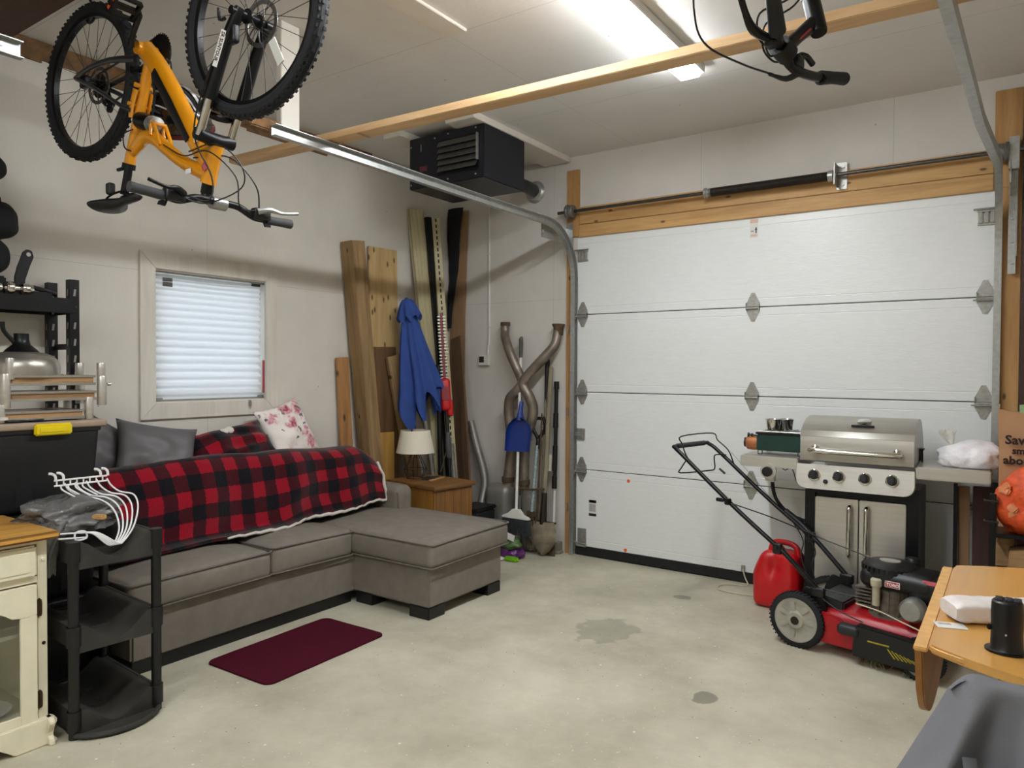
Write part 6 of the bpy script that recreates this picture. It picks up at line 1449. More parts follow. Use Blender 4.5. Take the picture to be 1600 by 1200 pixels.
# grey plastic bag and wire hanger racks on top
m = MB(); q = crumple((0.90, -3.56, 0.785), (0.15, 0.18, 0.078), 6.5, 0.42)
def tail(u, v):
    a = 2 * PI * u; r = 0.05 * (1 - 0.55 * v) * (1 + 0.25 * math.sin(a * 5 + v * 6)); c = V((1.02 - 0.02 * v, -3.665 - 0.03 * math.sin(v * 2), 0.84 - 0.21 * v))
    return c + V((r * math.cos(a) * 0.5, r * math.sin(a) * 0.75, 0.01 * math.sin(a * 3)))
q.surf(tail, 30, 16, closeu=True)
gb = solo('grey_plastic_bag', q, M_BAGG, 'crumpled grey plastic bag lying on top of the bottle rack', 'bag', V((0.93, -3.56, 0.785)), smooth=70)
m = MB().box((0, 0, 0), (0.05, 0.03, 0.02), 0.004, Matrix.Translation((1.06, -3.53, 0.845)) @ Matrix.Rotation(0.5, 4, 'Z')); part('bag_contents', m, M_PINE, gb, True, label='tan item showing through the bag')
t = thing('wire_rack', 'white coated wire hanger rack lying on the grey bag', 'wire rack', (0.98, -3.47, 0.79))
xs = [0.86, 0.915, 0.97, 1.025, 1.08]
m = MB()
for dz, dx in ((0.0, 0.0), (-0.022, 0.0)):
    m.tube([(0.90 + 0.05, -3.655, 1.0 + dz), (0.95, -3.445, 0.998 + dz)], 0.0038, 8)
    m.tube([(1.11, -3.71, 0.812 + dz * 0.9), (1.11, -3.605, 0.800 + dz * 0.9)], 0.0035, 8)
for i in range(8): y = -3.645 + i * 0.026; m.cyl((0.95, y, 1.0), (0.95, y, 0.978), 0.003, n=6)
part('rail', m, M_COATW, t, True)
for i, x in enumerate(xs):
    f = i / 4.0; o_ = -0.20 + 0.20 * f
    m = MB().tube([(0.95, -3.445 + o_ * 0.85, 0.985), (0.955, -3.43 + o_ * 0.85, 0.955), (0.97 , -3.40 + o_ * 0.8, 0.925), (0.99, -3.355 + o_ * 0.75, 0.910), (1.02, -3.35 + o_ * 0.6, 0.882), (1.05, -3.365 + o_ * 0.45, 0.84), (1.09, -3.405 + o_ * 0.3, 0.785), (1.11, -3.455 + o_ * 0.2, 0.738), (1.12, -3.485 + o_ * 0.2, 0.736), (1.12, -3.56 + o_ * 0.1, 0.79), (1.11, -3.61 , 0.802)], 0.0036, 8, 5)
    part('wire', m, M_COATW, t, True)
for i in range(4):
    y = -3.63 + i * 0.028
    m = MB().tube([(0.95, y, 0.978), (0.955, y + 0.002, 0.962), (0.97, y + 0.02, 0.945), (0.985, y + 0.045, 0.925)], 0.0034, 8, 4); part('wire', m, M_COATW, t, True)
for y in (-3.648, -3.618, -3.47, -3.44):
    m = MB().tube([(0.95, y, 0.998), (0.948, y - 0.002, 1.018), (0.945, y - 0.012, 1.028), (0.942, y - 0.024, 1.030)], 0.0055, 8, 4); part('hook_end', m, M_COATW, t, True)
m = MB().tube([(1.11, -3.645, 0.806), (1.11, -3.61, 0.805), (1.11, -3.605, 0.778), (1.11, -3.645, 0.776)], 0.004, 8, 3, True); part('clip', m, M_COATW, t, True)

# ================================================================== STACKED TOTES WITH BITS ON TOP
def tote(z0, h, label):
    t = thing('storage_tote', label, 'storage tote', (0.445, -3.62, z0), 0, 'stacked black totes')
    def fn(q):
        k = 0.90 + 0.10 * (q.z - z0) / h; return V((0.445 + (q.x - 0.445) * k, -3.62 + (q.y + 3.62) * k, q.z))
    m = MB().rbox((0.445, -3.62, z0 + (h - 0.03) / 2), (0.29, 0.66, h - 0.03), 0.03, 3, 0, 0, None, fn)
    for y in (-3.80, -3.62, -3.44): m.prism([(y - 0.035, z0 + 0.03), (y + 0.035, z0 + 0.03), (y + 0.035, z0 + h - 0.07), (y - 0.035, z0 + h - 0.07)], 0.008, Matrix(((0, 0, 1, 0.572), (1, 0, 0, 0), (0, 1, 0, 0), (0, 0, 0, 1))), 0.003)
    m.bx(0.30, 0.595, -3.945, -3.295, z0 + h - 0.05, z0 + h - 0.028, 0.004); part('body', m, M_TOTE, t, True)
    return t
def tote_lid(t, z, mm, lb=None):
    m = MB().rbox((0.447, -3.62, z - 0.012), (0.315, 0.70, 0.034), 0.012, 3); return part('lid', m, mm, t, True, label=lb)
t = tote(0.0, 0.40, 'bottom black tote of the stack left of the sofa'); tote_lid(t, 0.395, M_TOTE)
t = tote(0.408, 0.40, 'middle black tote of the stack left of the sofa'); tote_lid(t, 0.803, M_TOTE)
t = tote(0.816, 0.40, 'top black tote of the stack, with a tan lid and yellow latch'); l = tote_lid(t, 1.214, mat('tan_lid', '#a08d79', 0.5, var=0.05), 'tan lid')
m = MB().bx(0.600, 0.622, -3.59, -3.435, 1.160, 1.212, 0.006).bx(0.61, 0.626, -3.572, -3.453, 1.172, 1.198, 0.003); part('latch', m, M_YELLOW, l, True, label='yellow latch')
# chrome legged shelf pieces lying on the tote
t = thing('wire_shelf_stand', 'chrome and wood low shelf unit standing on the top tote', 'shelf unit', (0.45, -3.5, 1.22))
M_CHW = wood('brown_laminate', '#8a6a4a', '#b08c66', 'y', 0.3)
def shelf_piece(z0, z1, yl, yr):
    m = MB().bx(0.335, 0.565, yl, yr, z0, z1, 0.002); s_ = part('shelf_board', m, M_CHW, t, True)
    m = MB()
    for x0, x1, a, b in ((0.565, 0.572, yl, yr), (0.328, 0.335, yl, yr), (0.328, 0.572, yl - 0.007, yl), (0.328, 0.572, yr, yr + 0.007)):
        m.bx(x0, x1, a, b, z0 - 0.006, z0 + 0.006).bx(x0, x1, a, b, z1 - 0.006, z1 + 0.004)
    part('chrome_edge', m, M_CHROME, s_, True)
shelf_piece(1.388, 1.425, -3.66, -3.315); shelf_piece(1.318, 1.352, -3.66, -3.31); shelf_piece(1.232, 1.265, -3.72, -3.365)
for x in (0.56, 0.345):
    for y, z0, z1, r in ((-3.663, 1.41, 1.505, 0.017), (-3.682, 1.285, 1.435, 0.020), (-3.278, 1.42, 1.487, 0.019), (-3.275, 1.285, 1.425, 0.021), (-3.335, 1.221, 1.325, 0.019), (-3.70, 1.221, 1.30, 0.017)):
        m = MB().lathe([(0, z0), (r * 0.92, z0), (r, z0 + 0.004), (r, z1 - 0.004), (r * 0.92, z1), (0, z1)], Matrix.Translation((x, y, 0)), 22); part('chrome_post', m, M_STEEL, t, True)
m = MB().cyl((0.56, -3.25, 1.385), (0.56, -3.235, 1.385), 0.008, n=10); part('set_screw', m, M_CHROME, t, True)
# brushed dome on the shelf
t = thing('pendant_lamp', 'brushed steel dome pendant lamp lying on the chrome shelf unit', 'pendant lamp', (0.45, -3.575, 1.428))
m = MB().lathe([(0.150, 0.0), (0.152, 0.035), (0.145, 0.065), (0.125, 0.088), (0.09, 0.102), (0.055, 0.108), (0.05, 0.106), (0.088, 0.098), (0.12, 0.084), (0.14, 0.062), (0.147, 0.035), (0.145, 0.0), (0.150, 0.0)], None, 44, False); part('dome_shade', m, M_STEELD, t, smooth=60)
m = MB().lathe([(0.0, 0.10), (0.072, 0.103), (0.060, 0.118), (0.036, 0.14), (0.030, 0.165), (0.030, 0.19), (0.0, 0.19)], None, 28); part('lamp_cap', m, M_BLACKM, t, smooth=60)
m = MB().tube([(0, -0.03, 0.15), (0, -0.07, 0.20), (0, -0.075, 0.24)], 0.010, 8, 3); part('hanging_arm', m, M_BLACKM, t)
m = MB().tube([(0.55, -3.71, 1.228), (0.585, -3.66, 1.228), (0.57, -3.60, 1.228), (0.585, -3.54, 1.228)], 0.006, 8, 4); solo('coiled_cable', m, M_BLACK, 'short black cable lying on the tan tote lid', 'cable')
m = MB().lathe([(0, 0), (0.016, 0), (0.016, 0.012), (0, 0.014)], Matrix.Translation((0.575, -3.695, 1.234)), 14); solo('cream_puck', m, M_WHITEP, 'small round cream disc on the tan tote lid', 'disc')

# ================================================================== BLACK STEEL SHELVING AT THE WALL
t = thing('steel_shelving', 'black boltless steel shelving unit against the wall at the left edge', 'shelving unit', (0.165, -3.75, 0))
def upright(x, y, sx, sy):
    m = MB().bx(x, x + sx * 0.003, min(y, y + sy * 0.045), max(y, y + sy * 0.045), 0, 1.905).bx(min(x, x - sx * 0.04), max(x, x - sx * 0.04), y + sy * 0.042 if False else min(y, y - 0.0), y + 0.003, 0, 1.905)
    u_ = part('upright', m, M_BLACKM, t, True, smooth=0)
    m = MB()
    for i in range(22):
        z = 0.08 + i * 0.083
        if z > 1.87: break
        m.prism([(-0.006, 0), (0.004, 0), (0.008, 0.034), (-0.002, 0.034)], 0.001, Matrix(((0, 0, 1, x + 0.0032 if sx > 0 else x - 0.0012), (1, 0, 0, y + sy * 0.022), (0, 1, 0, z), (0, 0, 0, 1))))
        m.prism([(-0.006, 0), (0.004, 0), (0.008, 0.034), (-0.002, 0.034)], 0.001, Matrix(((1, 0, 0, x - sx * 0.022), (0, 0, -1, y), (0, 1, 0, z), (0, 0, 0, 1))))
    part('slot_row', m, mat('slot_light', '#8f8a82', 0.8), u_, True, smooth=0)
upright(0.285, -3.295, 1, 1); upright(0.05, -3.295, 1, 1); upright(0.285, -4.25, 1, 1); upright(0.05, -4.25, 1, 1)
for z in (0.30, 0.95, 1.735):
    m = MB().bx(0.281, 0.290, -4.25, -3.265, z, z + 0.075, 0.002).bx(0.045, 0.053, -4.25, -3.265, z, z + 0.075, 0.002); part('beam', m, M_BLACKM, t, True)
    m = MB().bx(0.05, 0.284, -3.266, -3.258, z + 0.0, z + 0.045, 0.002).bx(0.05, 0.284, -4.252, -4.244, z, z + 0.045, 0.002); part('side_brace', m, M_BLACKM, t, True)
    m = MB().bx(0.055, 0.280, -4.24, -3.27, z + 0.055, z + 0.068); part('shelf_board', m, mat('particle_board', '#6d5b45', 0.8, var=0.2), t, True)
m = MB().bx(0.05, 0.284, -3.266, -3.258, 1.555, 1.585, 0.002); part('side_brace', m, M_BLACKM, t, True)
# car parts on the top shelf
SH = 1.804
t = thing('hitch_mount', 'black bracket and chrome trailer hitch parts on the top steel shelf', 'trailer hitch', (0.20, -3.55, SH))
m = MB().bx(0.10, 0.26, -3.80, -3.36, SH + 0.001, SH + 0.03, 0.004).tube([(0.23, -3.60, SH + 0.045), (0.24, -3.45, SH + 0.05), (0.25, -3.34, SH + 0.02)], 0.012, 8, 3); part('base_bar', m, M_BLACKM, t, True)
Mh2 = basis((0.24, -3.50, SH + 0.03), (0, 1, 0), (0, 0.12, 1))
m = MB().prism([(-0.024, 0.0), (0.024, 0.0), (0.018, 0.05), (0.032, 0.08), (0.036, 0.10), (0.060, 0.165), (0.052, 0.195), (0.030, 0.200), (0.012, 0.185), (-0.012, 0.11), (-0.024, 0.06)], 0.012, Mh2, 0.003); b_ = part('bracket_plate', m, M_BLACKM, t, True)
m = MB().cyl(Mh2 @ V((0.036, 0.175, 0.011)), Mh2 @ V((0.036, 0.175, 0.0135)), 0.010, n=14); part('bolt_hole', m, mat('pale_hole', '#b8b3aa', 0.7), b_, True)
m = MB().lathe([(0, -0.07), (0.02, -0.068), (0.028, -0.05), (0.028, -0.02), (0.014, -0.01), (0.014, 0.01), (0.03, 0.016), (0.034, 0.03), (0.03, 0.048), (0.016, 0.058), (0, 0.06)], basis((0.262, -3.52, SH + 0.036), (0, 0, 1), (-1, 0, 0)), 20); part('chrome_ball', m, M_CHROME, t, True)
m = MB().lathe([(0, -0.06), (0.02, -0.055), (0.026, -0.03), (0.02, 0.0), (0.01, 0.02), (0, 0.02)], basis((0.262, -3.64, SH + 0.034), (0, 0, 1), (-1, 0, 0)), 18); part('chrome_ball', m, M_CHROME, t, True)
def gearbag(c, size, label, r=0.06):
    m = MB().rbox(c, size, r, 8, 0.015, 0.012)
    for v in m.bm.verts: v.co += V((0.012, 0.012, 0.01)) * fnoise(v.co.x * 7, v.co.y * 7, v.co.z * 9)
    b = thing('gear_bag', label, 'bag', (c[0], c[1], c[2] - size[2] / 2), 0, 'black gear bags on the steel shelving')
    part('bag_body', m, M_BLACKF, b, True, 60)
    m = MB().tube([(c[0] + size[0] / 2 - 0.01, c[1] + size[1] / 2 - 0.16, c[2] + size[2] / 2 - 0.012), (c[0] + size[0] / 2 - 0.02, c[1] + size[1] / 2 - 0.155, c[2] + size[2] / 2 + 0.02), (c[0] + size[0] / 2 - 0.02, c[1] + size[1] / 2 - 0.10, c[2] + size[2] / 2 + 0.02), (c[0] + size[0] / 2 - 0.01, c[1] + size[1] / 2 - 0.095, c[2] + size[2] / 2 - 0.012)], 0.006, 6, 3); part('bag_loop', m, M_BLACKF, b, True)
    return b
m = MB().bx(0.06, 0.26, -4.1, -3.56, SH + 0.032, SH + 0.09, 0.008); solo('gear_case', m, M_BLACKF, 'flat black case under the black gear bags on the top steel shelf', 'case')
gearbag((0.17, -3.80, 1.985), (0.26, 0.50, 0.17), 'lower soft black gear bag stacked on the top steel shelf')
gearbag((0.17, -3.77, 2.155), (0.28, 0.53, 0.165), 'middle soft black gear bag on the top steel shelf, bulging to the right')
m = MB().bx(0.06, 0.27, -4.1, -3.62, 2.252, 2.318, 0.006); solo('brown_box', m, M_CARD, 'flat brown box between the black bags on the top steel shelf', 'box')
gearbag((0.16, -3.80, 2.40), (0.27, 0.48, 0.155), 'topmost soft black gear bag of the pile on the steel shelf', 0.07)
# dark brown panel under the ceiling at the top left
m = MB().bx(0.0, 1.5, -5.6, -3.62, 2.925, 2.943, 0.002)
solo('loft_panel', m, M_DKWOOD, 'dark brown board under the ceiling in the top left corner', 'board')

# ================================================================== BIKES
BY = -3.44
def bike_wheel(par, c, yaw, r=0.342, rotor_side=-1, nsp=28, rotor=True):
    Mw = basis(c, (math.cos(yaw), math.sin(yaw), 0), (0, 0, 1))     # local z ~ -y
    circ = lambda rr, z=0.0, n=72: [Mw @ V((rr * math.cos(2 * PI * i / n), rr * math.sin(2 * PI * i / n), z)) for i in range(n)]
    m = MB().tube(circ(r - 0.027), 0.026, 10, 1, True)
    for i in range(84):
        a = 2 * PI * i / 84
        for z, rr, ww in (((0.009 if i % 2 else -0.009), r - 0.002, 0.011), (-0.019, r - 0.009, 0.009), (0.019, r - 0.009, 0.009)):
            m.box((0, 0, 0), (0.005, 0.011, ww), 0, Mw @ Matrix.Rotation(a, 4, 'Z') @ Matrix.Translation((rr, 0, z)))
    wh = part('wheel', m, M_TYRE, par, True, 35)
    m = MB(); prof = [(r - 0.062, -0.012), (r - 0.052, -0.015), (r - 0.044, -0.015), (r - 0.044, 0.015), (r - 0.052, 0.015), (r - 0.062, 0.012), (r - 0.062, -0.012)]
    m.lathe(prof, Mw, 72, False); part('rim', m, M_BLACKM, wh, True, 40)
    m = MB()
    for i in range(nsp):
        a = 2 * PI * i / nsp; s_ = 1 if i % 2 else -1; b = a + (0.55 if (i // 2) % 2 else -0.55)
        m.cyl(Mw @ V((0.024 * math.cos(b), 0.024 * math.sin(b), 0.024 * s_)), Mw @ V(((r - 0.06) * math.cos(a), (r - 0.06) * math.sin(a), 0)), 0.0013, n=5, cap=False)
    part('spokes', m, mat('spoke_steel', '#5f5f60', 0.35, 0.9), wh, True)
    m = MB().lathe([(0.008, -0.055), (0.012, -0.05), (0.012, -0.032), (0.026, -0.028), (0.026, -0.022), (0.014, -0.018), (0.014, 0.018), (0.026, 0.022), (0.026, 0.028), (0.012, 0.032), (0.012, 0.05), (0.008, 0.055)], Mw, 18); part('wheel_hub', m, M_BLACKM, wh, True)
    if rotor:
        z = 0.036 * -rotor_side * -1
        m = MB().lathe([(0.082, z), (0.082, z + 0.002), (0.066, z + 0.002), (0.066, z), (0.082, z)], Mw, 44, False)
        for i in range(6):
            a = 2 * PI * i / 6; m.tube([Mw @ V((0.024 * math.cos(a), 0.024 * math.sin(a), z)), Mw @ V((0.05 * math.cos(a + 0.3), 0.05 * math.sin(a + 0.3), z)), Mw @ V((0.068 * math.cos(a + 0.45), 0.068 * math.sin(a + 0.45), z))], 0.003, 5)
        part('brake_rotor', m, mat('rotor_steel', '#8f8d8a', 0.35, 0.9), wh, True)
    return wh, Mw
bk = thing('mountain_bike', 'yellow full suspension mountain bike hanging upside down from the ceiling', 'bicycle', (1.40, BY, 2.0))
RH, FH = V((0.80, BY + 0.01, 2.722)), V((1.985, BY - 0.01, 2.676))
w1, M1 = bike_wheel(bk, RH, math.radians(4))
w2, M2 = bike_wheel(bk, FH, math.radians(5))
m = MB().rbox((0, 0, 0), (0.10, 0.034, 0.006), 0.003, 3, M=M2 @ Matrix.Rotation(math.radians(-48), 4, 'Z') @ Matrix.Translation((0.19, 0, 0.012)) @ Matrix.Rotation(math.radians(90), 4, 'Z') @ Matrix.Rotation(math.radians(75), 4, 'Z')); part('spoke_reflector', m, M_WHITEP, w2, True, label='white spoke reflector')
B = lambda x, z, dy=0.0: V((x, BY + dy, z))
BB = B(1.275, 2.745)
# frame
m = MB()
m.tube([BB, B(1.36, 2.665), B(1.47, 2.53), B(1.645, 2.30), B(1.715, 2.22)], [0.036, 0.037, 0.038, 0.036, 0.032], 14, 4, flat=(0.85, 1.15))
m.tube([B(1.305, 2.70), B(1.262, 2.60), B(1.20, 2.45), B(1.135, 2.295)], [0.020, 0.021, 0.021, 0.021], 14, 3)
m.tube([B(1.165, 2.355), B(1.21, 2.378), B(1.265, 2.398), B(1.33, 2.385), B(1.41, 2.335), B(1.54, 2.255), B(1.70, 2.185)], [0.022, 0.026, 0.027, 0.027, 0.026, 0.025, 0.028], 14, 4, flat=(0.9, 1.05))
m.tube([B(1.752, 2.282), B(1.742, 2.255), B(1.712, 2.18), B(1.70, 2.152)], [0.029, 0.027, 0.027, 0.030], 16, 2)
m.cyl(B(1.275, 2.745, -0.04), B(1.275, 2.745, 0.04), 0.026, n=16)
fr = part('frame', m, M_ORANGEY, bk, True, 60)
m = MB().tube([B(1.385, 2.625, -0.034), B(1.50, 2.475, -0.036), B(1.62, 2.318, -0.034)], [0.012, 0.015, 0.010], 8, 3, flat=(0.2, 1.5)); part('frame_decal', m, M_BLACK, fr, True, label='black frame decal stripe')
m = MB().bx(1.60, 1.635, BY - 0.030, BY - 0.027, 2.195, 2.212).bx(1.665, 1.685, BY - 0.036, BY - 0.034, 2.30, 2.36); part('frame_decal', m, M_WHITEINK, fr, True, label='white frame decal')
m = MB().lathe([(0.014, 0), (0.014, 0.002), (0, 0.002)], basis(B(1.722, 2.205, -0.029), (1, 0, 0), (0, 0, 1)), 16, sy=1.3); part('head_badge', m, mat('red_white_badge', '#b85560', 0.4, var=0.6, scale=120), fr, True, label='small red and white round emblem')
# swing arm (rear triangle)
m = MB()
for s_ in (-1, 1):
    m.tube([B(1.245, 2.71, s_ * 0.03), B(1.10, 2.725, s_ * 0.062), B(0.95, 2.725, s_ * 0.07), RH + V((0.0, s_ * 0.062, 0.0))], [0.013, 0.011, 0.010, 0.011], 8, 3, flat=(0.7, 1.2))
    m.tube([RH + V((0.0, s_ * 0.062, 0.0)), B(1.0, 2.63, s_ * 0.066), B(1.17, 2.53, s_ * 0.045), B(1.225, 2.505, s_ * 0.034)], [0.011, 0.009, 0.009, 0.011], 8, 3)
part('swing_arm', m, mat('dark_grey_frame', '#26272b', 0.35, coat=0.3), bk, True, 60)
m = MB()
for s_ in (-1, 1):
    m.tube([B(1.255, 2.585, s_ * 0.032), B(1.225, 2.52, s_ * 0.034), B(1.215, 2.48, s_ * 0.032)], [0.013, 0.011, 0.010], 8, 2, flat=(0.6, 1.3))
m.cyl(B(1.228, 2.53, -0.05), B(1.228, 2.53, 0.05), 0.008, n=8).cyl(B(1.262, 2.60, -0.04), B(1.262, 2.60, 0.04), 0.010, n=8)
part('rocker_link', m, M_ORANGEY, bk, True, 60)
m = MB().cyl(B(1.372, 2.43, -0.026), B(1.372, 2.43, 0.026), 0.008, n=8)
for s_ in (-1, 1): m.tube([B(1.355, 2.385, s_ * 0.028), B(1.352, 2.425, s_ * 0.024), B(1.372, 2.43, s_ * 0.024), B(1.42, 2.335, s_ * 0.026)], 0.007, 8, 2)
part('shock_mount', m, M_ORANGEY, bk, True, 60)
SA, SB = B(1.225, 2.475), B(1.365, 2.425); m = MB(); N = 9; prof = [(0.012, 0.0), (0.034, 0.005), (0.036, 0.06), (0.030, 0.09), (0.028, 0.095)]
m.lathe(prof, aim(SA, SB), 20); sk = part('rear_shock', m, M_BLACKM, bk, True, 60)
prof = [(0.012, 0.09), (0.03, 0.092)]
for i in range(4): z = 0.095 + i * 0.011; prof += [(0.033, z), (0.033, z + 0.006), (0.025, z + 0.008), (0.025, z + 0.010)]
prof += [(0.010, 0.142), (0.010, 0.155)]
m = MB().lathe(prof, aim(SA, SB), 24); part('spring', m, M_ALU, sk, True)
# cranks
m = MB().lathe([(0.030, 0), (0.083, 0.0), (0.085, 0.004), (0.078, 0.006), (0.074, 0.014), (0.070, 0.016), (0.03, 0.018)], basis(BB + V((0, 0.05, 0)), (1, 0, 0), (0, 0, -1)), 40)
for i in range(36): a = 2 * PI * i / 36; m.box((0, 0, 0), (0.006, 0.005, 0.003), 0, basis(BB + V((0, 0.051, 0)), (1, 0, 0), (0, 0, -1)) @ Matrix.Rotation(a, 4, 'Z') @ Matrix.Translation((0.086, 0, 0.002)))
ck = part('chainring', m, M_BLACKM, bk, True)
m = MB().tube([B(1.275, 2.745, -0.062), B(1.305, 2.775, -0.070), B(1.372, 2.832, -0.078)], [0.019, 0.014, 0.016], 10, 3, flat=(0.7, 1.2)); ca = part('crank_arm', m, M_BLACKM, bk, True, 60)
m = MB().tube([B(1.275, 2.745, 0.075), B(1.24, 2.71, 0.08), B(1.178, 2.655, 0.085)], [0.019, 0.014, 0.016], 10, 3, flat=(0.7, 1.2)); part('crank_arm', m, M_BLACKM, bk, True, 60)
def pedal(c, sg):
    m = MB(); Mp = Matrix.Translation(c) @ Matrix.Rotation(math.radians(-28), 4, 'Y')
    m.bx(-0.045, 0.045, -0.05, -0.038, -0.012, 0.012, 0.003, Mp).bx(-0.045, 0.045, 0.038, 0.05, -0.012, 0.012, 0.003, Mp).bx(-0.045, -0.035, -0.05, 0.05, -0.012, 0.012, 0.003, Mp).bx(0.035, 0.045, -0.05, 0.05, -0.012, 0.012, 0.003, Mp).bx(-0.012, 0.012, -0.06, 0.06, -0.010, 0.010, 0.003, Mp)
    p_ = part('pedal', m, M_BLACK, bk, True)
    m = MB().bx(-0.03, 0.03, sg * 0.05 - 0.002, sg * 0.05 + 0.002, -0.007, 0.007, 0, Mp); part('pedal_reflector', m, M_ORANGEB, p_, True)
pedal(B(1.372, 2.835, -0.135), -1); pedal(B(1.178, 2.655, 0.145), 1)
Rg = RH + V((0, 0.035, 0)); m = MB().lathe([(0.02, 0), (0.055, 0), (0.055, 0.003), (0.047, 0.004), (0.047, 0.008), (0.040, 0.009), (0.040, 0.013), (0.032, 0.014), (0.032, 0.018), (0.02, 0.02)], basis(Rg, (1, 0, 0), (0, 0, -1)), 30); part('cassette', m, M_DKSTEEL, bk, True)
def ring_tangent(): pass
m = MB().tube([B(0.80, 2.775, 0.048), B(1.04, 2.80, 0.054), B(1.275, 2.828, 0.056)], 0.0045, 6).tube([B(0.82, 2.672, 0.048), B(0.86, 2.62, 0.05), B(1.0, 2.645, 0.054), B(1.275, 2.662, 0.056)], 0.0045, 6, 3); part('chain', m, M_DKSTEEL, bk, True)
m = MB().tube([RH + V((0.01, 0.06, -0.02)), RH + V((0.03, 0.065, -0.06)), RH + V((0.07, 0.058, -0.10))], 0.013, 8, 3, flat=(0.6, 1.3)).lathe([(0, 0), (0.024, 0), (0.024, 0.008), (0, 0.008)], basis(RH + V((0.02, 0.046, -0.06)), (1, 0, 0), (0, 0, -1)), 14).lathe([(0, 0), (0.024, 0), (0.024, 0.008), (0, 0.008)], basis(RH + V((0.065, 0.046, -0.105)), (1, 0, 0), (0, 0, -1)), 14); part('derailleur', m, M_BLACKM, bk, True)
m = MB().rbox((RH.x + 0.07, RH.y - 0.055, RH.z - 0.03), (0.06, 0.03, 0.05), 0.01, 3); part('brake_caliper', m, M_BLACKM, bk, True)
# fork
fd = math.radians(5)
def Fk(x, z, dy): return V((x - math.sin(fd) * dy, BY - 0.01 + dy * math.cos(fd), z))
m = MB().tube([Fk(1.760, 2.305, -0.075), Fk(1.757, 2.302, -0.04), Fk(1.755, 2.298, 0.0), Fk(1.757, 2.302, 0.04), Fk(1.760, 2.305, 0.075)], [0.026, 0.024, 0.028, 0.024, 0.026], 12, 3); fk = part('fork_crown', m, M_BLACKM, bk, True, 60)
for s_ in (-1, 1):
    m = MB().cyl(Fk(1.758, 2.30, s_ * 0.066), Fk(1.835, 2.44, s_ * 0.066), 0.0155, n=14); part('stanchion', m, M_CHROME, fk, True)
m = MB()
for s_ in (-1, 1): m.tube([Fk(1.822, 2.415, s_ * 0.066), Fk(1.86, 2.485, s_ * 0.066), Fk(1.93, 2.605, s_ * 0.064), Fk(1.975, 2.665, s_ * 0.062), Fk(1.99, 2.69, s_ * 0.058)], [0.023, 0.022, 0.020, 0.019, 0.016], 12, 3)
m.tube([Fk(1.815, 2.425, -0.066), Fk(1.775, 2.39, -0.064), Fk(1.775, 2.378, 0.0), Fk(1.775, 2.39, 0.064), Fk(1.815, 2.425, 0.066)], [0.012, 0.012, 0.014, 0.012, 0.012], 8, 4)
for s_ in (-1, 1): m.cyl(FH + V((0, s_ * 0.05, 0)), FH + V((0, s_ * 0.088, 0)), 0.014, n=12)
lw = part('fork_lowers', m, M_BLACKM, fk, True, 60)
m = MB().rbox((FH.x - 0.03, FH.y - 0.06, FH.z - 0.065), (0.05, 0.028, 0.07), 0.01, 3).tube([FH + V((-0.035, -0.085, -0.02)), FH + V((-0.06, -0.09, -0.02)), FH + V((-0.065, -0.09, 0.02))], 0.006, 6, 2); part('brake_caliper', m, M_BLACKM, fk, True)
LA, LB = Fk(1.868, 2.515, -0.089), Fk(1.925, 2.622, -0.087); lx = (LB - LA).normalized()
ML = basis((LA + LB) / 2, lx, V((0, 0, 1)) - lx * lx.z) if False else basis((LA + LB) / 2, -lx, (lx.cross(V((0, -1, 0)))) * -1)
nl = V((0.50, -0.84, -0.2)); nl = (nl - lx * nl.dot(lx)).normalized(); ML = basis((LA + LB) / 2 + V((0, 0.022, 0)) + nl * 0.0235, -lx, nl.cross(-lx))
m = MB().bx(-0.062, 0.062, -0.010, 0.010, -0.0005, 0.001, 0.0, ML); dl = part('fork_decal', m, M_WHITEINK, lw, True, label='white fork decal with dark letters')
text_part('lettering', 'SR SUNTOUR', 0.0165, ML @ Matrix.Translation((-0.056, -0.006, 0.0014)), M_INK, lw, depth=0.0004, bold=0.0004)
# cockpit
m = MB().cyl(B(1.702, 2.155), B(1.688, 2.115), 0.022, n=14).tube([B(1.690, 2.10), B(1.70, 2.092), B(1.735, 2.078), B(1.758, 2.072)], [0.022, 0.020, 0.019, 0.021], 12, 3).cyl(B(1.700, 2.145), B(1.678, 2.085), 0.019, n=14); part('stem', m, M_BLACKM, bk, True, 60)
m = MB().cyl(B(1.762, 2.07, -0.028), B(1.762, 2.07, 0.028), 0.024, n=16); part('stem_clamp', m, M_ALU, bk, True)
H = lambda s, z, dx=0.0: V((1.768 + dx, BY - 0.005 + s, z))
m = MB().tube([H(-0.315, 2.063), H(-0.20, 2.056), H(-0.15, 2.052), H(-0.09, 2.072), H(-0.04, 2.074), H(0.04, 2.074), H(0.09, 2.07), H(0.15, 2.046), H(0.20, 2.044), H(0.315, 2.046)], 0.0135, 12, 4); hb = part('handlebar', m, M_BLACKM, bk, True, 60)
for a, b in (((-0.325, 2.064), (-0.205, 2.057)), ((0.205, 2.044), (0.325, 2.046))):
    m = MB().tube([H(*a), H(a[0] * 0.8 + b[0] * 0.2, a[1] * 0.8 + b[1] * 0.2), H(a[0] * 0.5 + b[0] * 0.5, (a[1] + b[1]) / 2), H(*b)], [0.018, 0.017, 0.0165, 0.018], 14, 3); part('grip', m, mat('grey_rubber_grip2', '#3c3d3f', 0.75), hb, True)
